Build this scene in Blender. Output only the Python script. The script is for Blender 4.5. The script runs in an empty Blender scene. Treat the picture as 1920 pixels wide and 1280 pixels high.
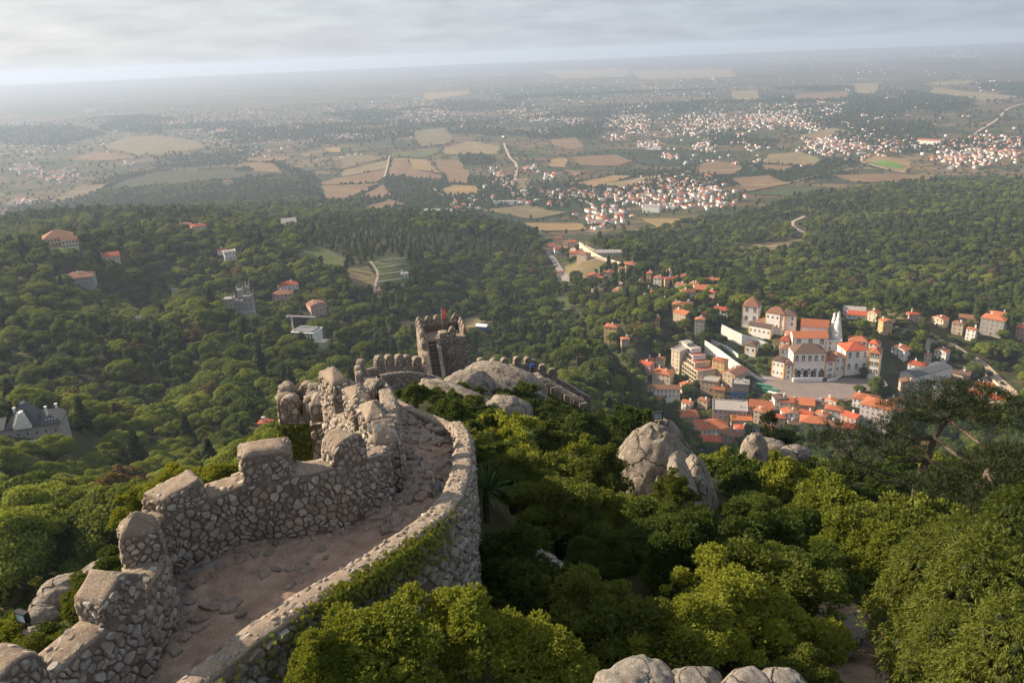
import bpy, math, random, time
import numpy as np
from mathutils import Vector, Matrix
T0 = time.time()
R = math.radians
random.seed(7); rng = np.random.default_rng(7)
SC = bpy.context.scene
COL = SC.collection

# ------------------------------------------------------------------ camera
CZ = 400.0
FPX = 1500.0; PITCH = 19.8; ROLL = 2.4          # in pixels of the 1920 px wide photograph, degrees
cam_d = bpy.data.cameras.new('camera'); cam = bpy.data.objects.new('camera', cam_d); COL.objects.link(cam)
cam_d.sensor_width = 36; cam_d.lens = 36*FPX/1920; cam_d.clip_start = 0.1; cam_d.clip_end = 90000
CM = (Matrix.Rotation(R(90-PITCH), 3, 'X') @ Matrix.Rotation(-R(ROLL), 3, 'Z'))
cam.matrix_world = Matrix.Translation((0, 0, CZ)) @ CM.to_4x4()
SC.camera = cam
CMn = np.array(CM)

# ------------------------------------------------------------------ sky, sun, exposure
SUN_AZ, SUN_EL = -72.0, 27.0
wd = bpy.data.worlds.new('World'); SC.world = wd; wd.use_nodes = True
nt = wd.node_tree; nt.nodes.clear()
def wn(t, **k):
    n = nt.nodes.new(t)
    for a, b in k.items(): setattr(n, a, b)
    return n
wl = nt.links.new
sky = wn('ShaderNodeTexSky', sky_type='NISHITA', sun_disc=False, sun_elevation=R(SUN_EL), sun_rotation=R(SUN_AZ))
sky.altitude = 400; sky.air_density = 1.0; sky.dust_density = 1.5
bg1 = wn('ShaderNodeBackground'); bg1.inputs[1].default_value = 0.075
wl(sky.outputs[0], bg1.inputs[0])
tc = wn('ShaderNodeTexCoord'); sep = wn('ShaderNodeSeparateXYZ'); wl(tc.outputs['Generated'], sep.inputs[0])
def wm(op, a, b=None, c=None, clamp=False):
    n = wn('ShaderNodeMath', operation=op, use_clamp=clamp)
    for i, v in enumerate((a, b, c)):
        if v is None: continue
        if isinstance(v, (int, float)): n.inputs[i].default_value = v
        else: wl(v, n.inputs[i])
    return n.outputs[0]
zz = wm('ADD', wm('ABSOLUTE', sep.outputs[2]), 0.16)
cx_ = wm('DIVIDE', sep.outputs[0], zz); cy_ = wm('DIVIDE', sep.outputs[1], zz)
cmb = wn('ShaderNodeCombineXYZ'); wl(cx_, cmb.inputs[0]); wl(cy_, cmb.inputs[1])
cn = wn('ShaderNodeTexNoise'); cn.inputs['Scale'].default_value = 2.3; cn.inputs['Detail'].default_value = 7; cn.inputs['Roughness'].default_value = 0.55
wl(cmb.outputs[0], cn.inputs[0])
ramp = wn('ShaderNodeValToRGB'); wl(cn.outputs[0], ramp.inputs[0])
# sunward glow through the cloud deck
sdir = Vector((math.sin(R(SUN_AZ))*math.cos(R(SUN_EL)), math.cos(R(SUN_AZ))*math.cos(R(SUN_EL)), math.sin(R(SUN_EL))))
vd = wn('ShaderNodeVectorMath', operation='DOT_PRODUCT'); wl(tc.outputs['Generated'], vd.inputs[0]); vd.inputs[1].default_value = sdir
glow = wm('POWER', wm('MULTIPLY_ADD', vd.outputs['Value'], 0.5, 0.5, clamp=True), 2.2)
ramp.color_ramp.elements[0].position = 0.26; ramp.color_ramp.elements[0].color = (0.48, 0.505, 0.55, 1)
ramp.color_ramp.elements[1].position = 0.70; ramp.color_ramp.elements[1].color = (0.74, 0.76, 0.78, 1)
gm = wn('ShaderNodeMixRGB', blend_type='MULTIPLY'); gm.inputs[0].default_value = 1.0
wl(ramp.outputs[0], gm.inputs[1])
gr = wn('ShaderNodeValToRGB'); wl(glow, gr.inputs[0])
gr.color_ramp.elements[0].position = 0.12; gr.color_ramp.elements[0].color = (0.66, 0.73, 0.84, 1)
gr.color_ramp.elements[1].position = 0.75; gr.color_ramp.elements[1].color = (1.16, 1.13, 1.09, 1)
wl(gr.outputs[0], gm.inputs[2])
hz = wm('POWER', 2.718, wm('MULTIPLY', wm('ABSOLUTE', sep.outputs[2]), -13.0))
hmx = wn('ShaderNodeMixRGB'); wl(wm('MULTIPLY', hz, 0.35), hmx.inputs[0]); wl(ramp.outputs[0], hmx.inputs[1]); hmx.inputs[2].default_value = (0.47, 0.49, 0.53, 1); wl(hmx.outputs[0], gm.inputs[1])
bg2 = wn('ShaderNodeBackground'); bg2.inputs[1].default_value = 0.53; wl(gm.outputs[0], bg2.inputs[0])
mx = wn('ShaderNodeMixShader'); mx.inputs[0].default_value = 0.90
wl(bg1.outputs[0], mx.inputs[1]); wl(bg2.outputs[0], mx.inputs[2])
wo = wn('ShaderNodeOutputWorld'); wl(mx.outputs[0], wo.inputs[0])

sun_d = bpy.data.lights.new('sun', 'SUN'); sun = bpy.data.objects.new('sun', sun_d); COL.objects.link(sun)
sun_d.energy = 4.9; sun_d.angle = R(0.6); sun_d.color = (1.0, 0.80, 0.58)
sun.rotation_euler = (-sdir).to_track_quat('-Z', 'Y').to_euler()

SC.view_settings.view_transform = 'Standard'; SC.view_settings.look = 'None'
SC.view_settings.exposure = 1.1; SC.view_settings.gamma = 1.0; SC.view_settings.use_curve_mapping = False
SC.render.engine = 'CYCLES'
SC.cycles.max_bounces = 5; SC.cycles.diffuse_bounces = 3; SC.cycles.glossy_bounces = 2
SC.cycles.transmission_bounces = 3; SC.cycles.volume_bounces = 0; SC.cycles.transparent_max_bounces = 6
SC.cycles.use_denoising = True
SC.cycles.caustics_reflective = False; SC.cycles.caustics_refractive = False

# ------------------------------------------------------------------ pixels <-> directions <-> ground
def rays(px, py):
    px = np.asarray(px, float); py = np.asarray(py, float)
    v = np.stack([(px-960)/FPX, -(py-640)/FPX, -np.ones_like(px)], -1)
    return v @ CMn.T
def tht(px, py):                         # azimuth (rad, + = right) and slope dz/dr of the line of sight
    v = rays(px, py)
    return np.arctan2(v[..., 0], v[..., 1]), v[..., 2]/np.hypot(v[..., 0], v[..., 1])
def W(px, py, r):                        # point on the line of sight at horizontal distance r
    th, t = tht(px, py)
    return Vector((float(r*math.sin(th)), float(r*math.cos(th)), float(CZ+t*r)))
def WD(px, py, drop):                    # point on the line of sight, `drop` metres below the camera
    th, t = tht(px, py)
    return W(px, py, drop/-t)
def project(p):
    q = (np.asarray(p, float)-np.array([0, 0, CZ])) @ CMn
    return 960+FPX*q[..., 0]/-q[..., 2], 640-FPX*q[..., 1]/-q[..., 2]

# ground control: photo column, row of the visible top, distance in metres, ground lies this far below it
CP = [(1000,1250,11,2.6),(1200,1230,12,3),(1400,1200,15,3),(1600,1235,22,.3),(1600,1180,26,.4),(1850,1200,19,4.5),(1900,1060,27,5),
 (1000,1080,16,3.2),(900,1180,13,3),(1200,1030,23,3),(1350,950,27,3),(1500,1050,26,4),(1700,950,38,4),(1880,920,50,5),(1150,900,32,3),
 (950,1000,20,3.6),(1000,850,38,2.5),(1100,800,52,3),(1250,850,37,2),(1450,850,44,3),(1600,850,52,4),(1880,800,70,5),
 (930,745,68,1),(860,715,80,1),(1000,735,92,1),(1080,760,100,1.5),(1200,760,85,7),
 (830,760,150,0),(700,770,150,4),(500,900,60,0),(500,860,110,2),(1000,800,170,0),(1300,980,150,0),(1600,1010,150,0),(1900,980,160,0),(1180,900,170,0),
 (1200,860,330,0),(1350,940,330,0),(1500,960,330,0),(1800,930,330,0),(850,740,300,3),(600,760,330,9),
 # path and castle ridge
 (290,1280,8.9,1.2),(400,1100,12,1.2),(600,1020,14.5,1.2),(780,960,15,1.2),(790,860,20,1.3),(780,790,27,1.4),(740,755,35,1.5),
 (690,720,60,2),(740,690,92,2.5),(830,700,106,3),(950,705,112,2),(1080,745,118,2),
 # left of the wall
 (60,1270,11.5,3.5),(100,1180,18,1.8),(150,1090,28,.8),(30,1150,30,2),(330,960,24,3),(420,930,30,3),(560,940,24,2.5),(200,1010,50,6),
 (30,1040,75,8),(40,900,125,9),(250,960,110,8),(380,900,150,9),(180,860,260,9),(440,850,190,9),(30,760,320,4),(100,790,290,0),
 (250,760,380,9),(420,760,330,9),(120,680,440,9),(330,680,460,9),(520,700,400,9),(200,600,560,9),(20,560,620,9),(350,560,620,9),(455,590,580,2),
 (560,640,520,1),(120,460,790,1),(0,470,800,9),(250,470,800,9),(400,470,820,8),(540,520,720,5),(600,600,600,6),
 (150,425,1050,8),(420,420,1000,6),(600,420,1080,12),(20,400,1500,8),(300,390,1500,8),(520,385,1600,8),
 (660,550,710,1),(700,520,760,0),(740,490,830,0),(700,460,900,10),(640,430,1010,12),(800,418,1090,12),(900,425,1100,12),(980,460,1040,12),
 (1040,515,930,9),(850,520,860,10),(950,540,800,10),(850,590,690,10),(960,610,640,9),(900,600,640,1),(740,620,590,1),(880,660,540,8),
 (700,660,500,8),(1010,640,590,9),(1000,690,440,9),(1050,570,760,4),
 (1100,690,400,9),(1110,640,500,9),(1200,600,600,9),(1250,560,700,6),(1150,545,770,4),(1080,500,900,1),(1200,490,900,1),(1130,470,980,1),
 (1060,450,1200,1),(900,410,1500,4),(1000,430,1450,0),
 
 (1450,560,740,9),
 (1600,580,760,2),(1880,600,760,2),
 (1900,540,920,9),(1700,560,850,8),(1500,530,880,9),(1700,500,1040,9),(1600,480,1100,3),(1400,490,1050,7),(1250,460,1150,7),(1380,440,1250,7),
 (1500,405,1480,7),(1700,375,1650,9),(1850,380,1600,5),(1850,460,1150,3),(1250,420,1450,2),(1900,350,1900,4)]
CP += [(a, b, -d, 0) for a, b, d in ((115,466,175),(448,588,191),(569,640,201),(62,822,150),(331,558,189),(266,612,194),(1117,481,232),(1165,493,231),(1485,716,232),(1545,716,232),(1600,712,232),(1650,712,232),(1520,735,232),(1470,738,232),(1600,730,232),(1430,722,232),
 (1583,701,230),(1630,700,230),(1545,690,227.5),(1465,680,228.5),(1400,668,228),(1420,645,222.5),(1400,630,219.5),(1440,637,219.5),(1395,608,213.5),(1450,620,214),(1490,614,211),(1500,652,221),(1550,652,221),(1525,638,217),(1560,645,219),
 (1605,652,221),(1640,656,221),(1360,630,219),(1330,640,221.5),(1325,660,226),(1370,690,229.5),(1307,722,237),(1264,684,234),(1285,700,236),(1345,705,234),(1365,725,236),(1385,746,239),(1345,748,241),(1240,715,240),(1220,690,237),(1245,744,245),
 (1225,762,249),(1140,742,247),(1340,795,247),(1400,775,239),(1450,768,234.5),(1500,772,234.5),(1560,770,234.5),(1620,764,233.5),(1650,800,238.5),(1530,812,241),(1470,808,241),(1345,850,252),(1380,830,248),(1290,798,249),(1690,725,238),(1715,727,238),(1665,685,231),
 (1250,640,222),(1300,636,214),(1250,600,210),(1300,568,206),(1750,690,238),(1850,700,240),(1800,640,228),(1860,628,222),(1700,600,214))]
_a = np.array(CP, float)
_th, _t = tht(_a[:, 0], _a[:, 1])
_a[:, 2] = np.where(_a[:, 2] < 0, _a[:, 2]/_t, _a[:, 2])
_drop = -_t*_a[:, 2]+_a[:, 3]
ck = [np.log(_a[:, 2]), _th*2.2]; cv = np.log(_drop/_a[:, 2])
# flat plain from about 1.9 km on, and side columns that carry the slope past the frame
ex = []
for thd in np.linspace(-46, 46, 15):
    for rr, dp in ((2300, 325), (3200, 328), (4500, 330)): ex.append((math.log(rr), R(thd)*2.2, math.log(dp/rr)))
for thd in (-58, 58):
    for rr, dp in ((6, 7.5), (15, 12), (40, 24), (150, 85), (400, 180), (800, 210), (1300, 270), (1900, 315)): ex.append((math.log(rr), R(thd)*2.2, math.log(dp/rr)))
for thd in (-58, -30, 0, 30, 58): ex.append((math.log(4), R(thd)*2.2, math.log(8.6/4)))
ex = np.array(ex)
KX = np.concatenate([ck[0], ex[:, 0]]); KY = np.concatenate([ck[1], ex[:, 1]]); KV = np.concatenate([cv, ex[:, 2]])
def _phi(d2): return np.where(d2 > 1e-12, 0.5*d2*np.log(np.maximum(d2, 1e-12)), 0)
n_ = len(KX)
A = np.zeros((n_+3, n_+3)); A[:n_, :n_] = _phi((KX[:, None]-KX)**2+(KY[:, None]-KY)**2)
A[:n_, :n_] += np.eye(n_)*0.0015
A[:n_, n_] = 1; A[:n_, n_+1] = KX; A[:n_, n_+2] = KY; A[n_:, :n_] = A[:n_, n_:].T
RW = np.linalg.solve(A, np.concatenate([KV, np.zeros(3)]))
def vnoise(x, y, seed=0):                # smooth value noise, vectorised
    xi = np.floor(x).astype(np.int64); yi = np.floor(y).astype(np.int64); fx = x-xi; fy = y-yi
    fx = fx*fx*(3-2*fx); fy = fy*fy*(3-2*fy)
    def hsh(a, b):
        v = (a*374761393+b*668265263+seed*982451653) & 0x7fffffff
        v = ((v ^ (v >> 13))*1274126177) & 0x7fffffff
        return ((v ^ (v >> 16)) & 0xffff)/65535.0
    return (hsh(xi, yi)*(1-fx)+hsh(xi+1, yi)*fx)*(1-fy)+(hsh(xi, yi+1)*(1-fx)+hsh(xi+1, yi+1)*fx)*fy
def fbm(x, y, seed=0, o=4):
    s = 0; a = .5
    for i in range(o): s = s+a*vnoise(x*2**i, y*2**i, seed+i*7); a *= .5
    return s
def H(x, y):
    x = np.asarray(x, float); y = np.asarray(y, float); sh = x.shape
    x = x.ravel(); y = y.ravel()
    r = np.maximum(np.hypot(x, y), 3.0); th = np.clip(np.arctan2(x, y), -1.02, 1.02)*2.2
    out = np.empty_like(r); lr = np.log(r)
    for s in range(0, len(r), 20000):
        sl = slice(s, s+20000)
        ph = _phi((lr[sl, None]-KX)**2+(th[sl, None]-KY)**2)
        out[sl] = ph @ RW[:n_] + RW[n_]+RW[n_+1]*lr[sl]+RW[n_+2]*th[sl]
    z = CZ-np.exp(out)*r
    k = np.clip((r-1700)/900, 0, 1); k = k*k*(3-2*k)
    far = 72+(fbm(x/2600+9, y/2600+4, 3)-.5)*70*np.clip((r-1800)/3000, 0, 1)+np.clip((r-4000)/16000, 0, 1)*60
    far += (fbm(x/9000+2, y/7000+1, 11)-.45)*110*np.clip((r-7000)/9000, 0, 1)
    far = np.minimum(far+np.clip((r-12000)/12000, 0, 1)*90, CZ-0.0105*r)
    z = z*(1-k)+far*k
    z += (fbm(x/9, y/9, 5, 3)-.44)*np.clip(r/150, .12, 1.0)*1.2*(1-k)
    return z.reshape(sh)
def h1(x, y): return float(H(np.array([x]), np.array([y]))[0])
_rr = np.exp(np.linspace(math.log(6), math.log(26000), 900))
def G(px, py, rmin=6, up=0.0):           # where the line of sight through a pixel meets the ground (vectorised)
    px = np.atleast_1d(np.asarray(px, float)); py = np.atleast_1d(np.asarray(py, float))
    th, t = tht(px, py)
    rr = _rr[_rr >= rmin]
    out = np.zeros((len(px), 3))
    for s in range(0, len(px), 200):
        T, TH = t[s:s+200], th[s:s+200]
        X = rr*np.sin(TH)[:, None]; Y = rr*np.cos(TH)[:, None]
        d = (CZ+T[:, None]*rr)-(H(X, Y)+up)
        hit = d < 0
        i = np.where(hit.any(1), hit.argmax(1), len(rr)-1); i = np.maximum(i, 1)
        d0 = np.take_along_axis(d, (i-1)[:, None], 1)[:, 0]; d1 = np.take_along_axis(d, i[:, None], 1)[:, 0]
        f = np.clip(d0/np.maximum(d0-d1, 1e-9), 0, 1)
        r = rr[i-1]+(rr[i]-rr[i-1])*f
        x = r*np.sin(TH); y = r*np.cos(TH)
        out[s:s+200] = np.stack([x, y, CZ+T*r-up], 1)
    return out
def g1(px, py, rmin=6): return Vector(G([px], [py], rmin)[0])

# ------------------------------------------------------------------ materials
MATS = {}
def mat(name, rough=0.85, spec=0.3):
    m = bpy.data.materials.new(name); m.use_nodes = True
    b = m.node_tree.nodes['Principled BSDF']; b.inputs['Roughness'].default_value = rough
    b.inputs['Specular IOR Level'].default_value = spec
    MATS[name] = m
    return m, m.node_tree, b
class N:                                  # tiny node helper
    def __init__(s, t): s.t = t
    def n(s, ty, **k):
        x = s.t.nodes.new(ty)
        for a, b in k.items(): setattr(x, a, b)
        return x
    def l(s, a, b): s.t.links.new(a, b)
    def setin(s, sock, v):
        if isinstance(v, bpy.types.NodeSocket): s.l(v, sock)
        else: sock.default_value = v
    def math(s, op, a, b=0.0, c=0.0, clamp=False):
        x = s.n('ShaderNodeMath', operation=op, use_clamp=clamp)
        for i, v in enumerate((a, b, c)): s.setin(x.inputs[i], v)
        return x.outputs[0]
    def mix(s, f, a, b, mode='MIX'):
        x = s.n('ShaderNodeMixRGB', blend_type=mode); s.setin(x.inputs[0], f)
        s.setin(x.inputs[1], a if not isinstance(a, tuple) else (*a, 1)); s.setin(x.inputs[2], b if not isinstance(b, tuple) else (*b, 1))
        return x.outputs[0]
    def noise(s, sc, det=4, vec=None, ro=0.55, dist=0.0):
        x = s.n('ShaderNodeTexNoise'); x.inputs['Scale'].default_value = sc; x.inputs['Detail'].default_value = det
        x.inputs['Roughness'].default_value = ro; x.inputs['Distortion'].default_value = dist
        if vec is not None: s.l(vec, x.inputs[0])
        return x.outputs[0]
    def ramp(s, f, stops):
        x = s.n('ShaderNodeValToRGB'); s.l(f, x.inputs[0]); e = x.color_ramp.elements
        while len(e) < len(stops): e.new(0.5)
        for q, (p, c) in zip(e, stops):
            q.position = p; q.color = (*c, 1) if len(c) == 3 else c
        return x.outputs[0]
    def obj(s): return s.n('ShaderNodeTexCoord').outputs['Object']
    def pos(s): return s.n('ShaderNodeNewGeometry').outputs['Position']
    def bump(s, hgt, dist, strength, b, normal=None):
        x = s.n('ShaderNodeBump'); x.inputs['Distance'].default_value = dist; x.inputs['Strength'].default_value = strength
        s.l(hgt, x.inputs['Height']); s.l(x.outputs[0], b.inputs['Normal'])
        return x
def simple(name, col, rough=0.8, var=0.15, sc=0.6, spec=0.3, metallic=0.0):
    m, t, b = mat(name, rough, spec); q = N(t)
    nz = q.noise(sc, 5, q.pos())
    c = q.mix(q.ramp(nz, [(0.3, (0, 0, 0)), (0.7, (1, 1, 1))]), tuple(x*(1-var) for x in col), tuple(min(1, x*(1+var)) for x in col))
    q.l(c, b.inputs['Base Color']); b.inputs['Metallic'].default_value = metallic
    return m
def leafmat(name, dark, light, trans=0.25, osc=0.35):
    m = bpy.data.materials.new(name); m.use_nodes = True; t = m.node_tree; t.nodes.clear(); q = N(t); MATS[name] = m
    g = q.n('ShaderNodeNewGeometry'); oi = q.n('ShaderNodeObjectInfo')
    f = q.math('MULTIPLY_ADD', g.outputs['Random Per Island'], 0.45, -0.08)
    f = q.math('ADD', f, q.math('MULTIPLY', oi.outputs['Random'], 0.62))
    f = q.math('ADD', f, q.math('MULTIPLY', q.math('SUBTRACT', q.noise(osc, 3, q.obj()), 0.5), 1.0), clamp=True)
    c = q.mix(f, dark, light)
    d = q.n('ShaderNodeBsdfDiffuse'); tr = q.n('ShaderNodeBsdfTranslucent'); q.l(c, d.inputs[0])
    c2 = q.mix(0.5, c, (light[0]*1.5, light[1]*1.3, light[2]*0.6)); q.l(c2, tr.inputs[0])
    mxs = q.n('ShaderNodeMixShader'); mxs.inputs[0].default_value = trans
    q.l(d.outputs[0], mxs.inputs[1]); q.l(tr.outputs[0], mxs.inputs[2])
    gl = q.n('ShaderNodeBsdfGlossy'); gl.inputs['Roughness'].default_value = 0.6; gl.inputs[0].default_value = (1, 1, 1, 1)
    m2 = q.n('ShaderNodeMixShader'); m2.inputs[0].default_value = 0.008
    q.l(mxs.outputs[0], m2.inputs[1]); q.l(gl.outputs[0], m2.inputs[2])
    o = q.n('ShaderNodeOutputMaterial'); q.l(m2.outputs[0], o.inputs[0])
    return m

# ------------------------------------------------------------------ objects
def tag(o, label=None, cat=None, group=None, kind=None):
    if label: o['label'] = label
    if cat: o['category'] = cat
    if group: o['group'] = group
    if kind: o['kind'] = kind
    return o
def link(name, me, parent=None, loc=None):
    o = bpy.data.objects.new(name, me); COL.objects.link(o)
    if parent is not None: o.parent = parent
    if loc is not None: o.location = loc
    return o
def empty(name, loc, rz=0.0, sc=1.0):
    o = bpy.data.objects.new(name, None); COL.objects.link(o); o.location = loc; o.rotation_euler = (0, 0, rz)
    o.scale = (sc, sc, sc) if not isinstance(sc, tuple) else sc; o.empty_display_size = .3
    return o
def npmesh(name, V, F, mats, mi=None, smooth=False):   # V (n,3), F list of arrays each (m,k)
    me = bpy.data.meshes.new(name)
    if not isinstance(F, list): F = [F]
    F = [np.asarray(f, np.int32) for f in F if len(f)]
    V = np.asarray(V, np.float32)
    me.vertices.add(len(V)); me.vertices.foreach_set('co', V.ravel())
    loops = np.concatenate([f.ravel() for f in F]); tot = np.concatenate([np.full(len(f), f.shape[1], np.int32) for f in F])
    me.loops.add(len(loops)); me.loops.foreach_set('vertex_index', loops)
    me.polygons.add(len(tot)); me.polygons.foreach_set('loop_start', np.concatenate([[0], np.cumsum(tot)[:-1]]).astype(np.int32))
    me.polygons.foreach_set('loop_total', tot)
    for m in (mats if isinstance(mats, (list, tuple)) else [mats]): me.materials.append(m)
    if mi is not None: me.polygons.foreach_set('material_index', np.asarray(mi, np.int32))
    if smooth: me.polygons.foreach_set('use_smooth', np.ones(len(tot), bool))
    me.update(calc_edges=True)
    return me
class MB:                                 # mesh collector for hard-edged things, several materials
    def __init__(s): s.v = []; s.f = []; s.m = []
    def quad(s, *p, m=0):
        i = len(s.v); s.v += [tuple(x) for x in p]; s.f.append(tuple(range(i, i+len(p)))); s.m.append(m)
    def box(s, x0, x1, y0, y1, z0, z1, m=0, top=True, bot=True):
        i = len(s.v); s.v += [(x0,y0,z0),(x1,y0,z0),(x1,y1,z0),(x0,y1,z0),(x0,y0,z1),(x1,y0,z1),(x1,y1,z1),(x0,y1,z1)]
        f = [(0,1,5,4),(1,2,6,5),(2,3,7,6),(3,0,4,7)]
        if top: f.append((4,5,6,7))
        if bot: f.append((3,2,1,0))
        for q in f: s.f.append(tuple(i+k for k in q)); s.m.append(m)
        return s
    def cone(s, x, y, z0, z1, r0, r1, n=12, m=0, ax=0, ay=0):
        i = len(s.v)
        for k in range(n):
            a = 2*math.pi*k/n; s.v.append((x+r0*math.cos(a), y+r0*math.sin(a), z0))
        for k in range(n):
            a = 2*math.pi*k/n; s.v.append((x+ax+r1*math.cos(a), y+ay+r1*math.sin(a), z1))
        for k in range(n):
            j = (k+1) % n; s.f.append((i+k, i+j, i+n+j, i+n+k)); s.m.append(m)
        s.f.append(tuple(i+n+k for k in range(n))); s.m.append(m)
        return s
    def tube(s, pts, rad, n=6, m=0):
        pts = [Vector(p) for p in pts]; i0 = len(s.v)
        for k, p in enumerate(pts):
            d = (pts[min(k+1, len(pts)-1)]-pts[max(k-1, 0)]).normalized()
            a = d.orthogonal().normalized(); b = d.cross(a)
            rr = rad[k] if isinstance(rad, (list, tuple)) else rad
            for j in range(n):
                w = 2*math.pi*j/n; s.v.append(tuple(p+a*rr*math.cos(w)+b*rr*math.sin(w)))
        for k in range(len(pts)-1):
            for j in range(n):
                j2 = (j+1) % n; s.f.append((i0+k*n+j, i0+k*n+j2, i0+(k+1)*n+j2, i0+(k+1)*n+j)); s.m.append(m)
        s.f.append(tuple(i0+j for j in range(n))[::-1]); s.m.append(m)
        s.f.append(tuple(i0+(len(pts)-1)*n+j for j in range(n))); s.m.append(m)
        return s
    def mesh(s, name, mats, smooth=False):
        me = bpy.data.meshes.new(name); me.from_pydata(s.v, [], s.f)
        for m in (mats if isinstance(mats, (list, tuple)) else [mats]): me.materials.append(m)
        me.polygons.foreach_set('material_index', s.m)
        if smooth: me.polygons.foreach_set('use_smooth', [True]*len(s.f))
        me.update(); return me
    def build(s, name, mats, parent=None, smooth=False, loc=None): return link(name, s.mesh(name, mats, smooth), parent, loc)
# ------------------------------------------------------------------ where woods stand
def inpoly(px, py, poly):
    px = np.asarray(px); py = np.asarray(py); ins = np.zeros(px.shape, bool); n = len(poly); j = n-1
    for i in range(n):
        xi, yi = poly[i]; xj, yj = poly[j]
        c = ((yi > py) != (yj > py)) & (px < (xj-xi)*(py-yi)/((yj-yi) or 1e-9)+xi)
        ins ^= c; j = i
    return ins
def world_poly(pts, rmin=60): return [(p[0], p[1]) for p in G([a for a, b in pts], [b for a, b in pts], rmin)]
EDGE = [(-400,440),(0,428),(150,395),(230,340),(300,322),(560,325),(610,375),(700,400),(880,402),(960,425),(1030,475),(1090,464),(1180,442),(1290,418),(1400,402),(1480,374),(1560,362),(1700,342),(1920,338),(2400,330)]
EDGE_W = G([a for a, b in EDGE], [b for a, b in EDGE], 400)
EDGE_TH = np.arctan2(EDGE_W[:, 0], EDGE_W[:, 1]); EDGE_R = np.hypot(EDGE_W[:, 0], EDGE_W[:, 1])
def hillmask(x, y):                       # > 0: on the wooded hills, < 0: out on the plain (in metres, roughly)
    th = np.arctan2(x, y); r = np.hypot(x, y)
    return np.interp(th, EDGE_TH, EDGE_R)-r
WOODS_PX = [[(0,395),(90,375),(160,350),(215,330),(300,318),(420,330),(500,325),(600,335),(610,400),(300,430),(0,440)],
 [(440,318),(520,300),(590,330),(600,370),(450,360)],[(230,215),(330,222),(300,250),(180,245)],[(860,292),(900,286),(930,300),(920,312),(865,308)],
 [(1700,172),(1830,185),(1810,210),(1690,205)],[(1500,222),(1740,228),(1760,262),(1700,275),(1590,268),(1540,250)],[(1600,175),(1700,195),(1690,222),(1580,215)],
 [(1830,152),(1920,156),(1920,174),(1850,170)],[(1320,250),(1460,262),(1440,276),(1330,272)],[(1150,215),(1080,235),(990,250),(1000,262),(1120,262)],
 [(1240,200),(1300,190),(1320,205),(1260,215)],[(640,395),(880,402),(960,425),(900,440),(640,430)],[(830,385),(950,372),(960,395),(850,402)],
 [(600,215),(700,205),(760,215),(690,232)],[(0,240),(120,235),(200,250),(120,275),(0,270)],[(880,170),(1000,160),(1080,175),(960,190)]]
WOODS_W = [world_poly(p, 900) for p in WOODS_PX]
def woodf(x, y):
    f = fbm(x/850+3.3, y/480+1.7, 21, 6)
    for p in WOODS_W: f = np.where(inpoly(x, y, p), 0.72, f)
    return f
CLEAR = []          # (x, y, radius)
CLEAR_POLY = []     # world polygons without trees
def clear(x, y, r): CLEAR.append((x, y, r))
def clearb(x, y, r):                      # a building and the open ground in front of it
    d = math.hypot(x, y)
    for f, k in ((0, 1), (r*.8+6, .85), (r*.8+20, .6)): CLEAR.append((x*(1-f/d), y*(1-f/d), r*k))
def resample(pts, ds, smooth=True):
    P = [np.array(p, float) for p in pts]
    if smooth and len(P) > 2:
        out = []; Q = [2*P[0]-P[1]]+P+[2*P[-1]-P[-2]]
        for i in range(1, len(Q)-2):
            for k in range(8):
                t = k/8; a, b, c, d = Q[i-1], Q[i], Q[i+1], Q[i+2]
                out.append(.5*((2*b)+(-a+c)*t+(2*a-5*b+4*c-d)*t*t+(-a+3*b-3*c+d)*t**3))
        out.append(P[-1]); P = out
    P = np.array(P); s = np.concatenate([[0], np.cumsum(np.linalg.norm(np.diff(P[:, :2], axis=0), axis=1))])
    n = max(2, int(s[-1]/ds)+1); u = np.linspace(0, s[-1], n)
    return u, np.stack([np.interp(u, s, P[:, k]) for k in range(3)], 1)
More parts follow.
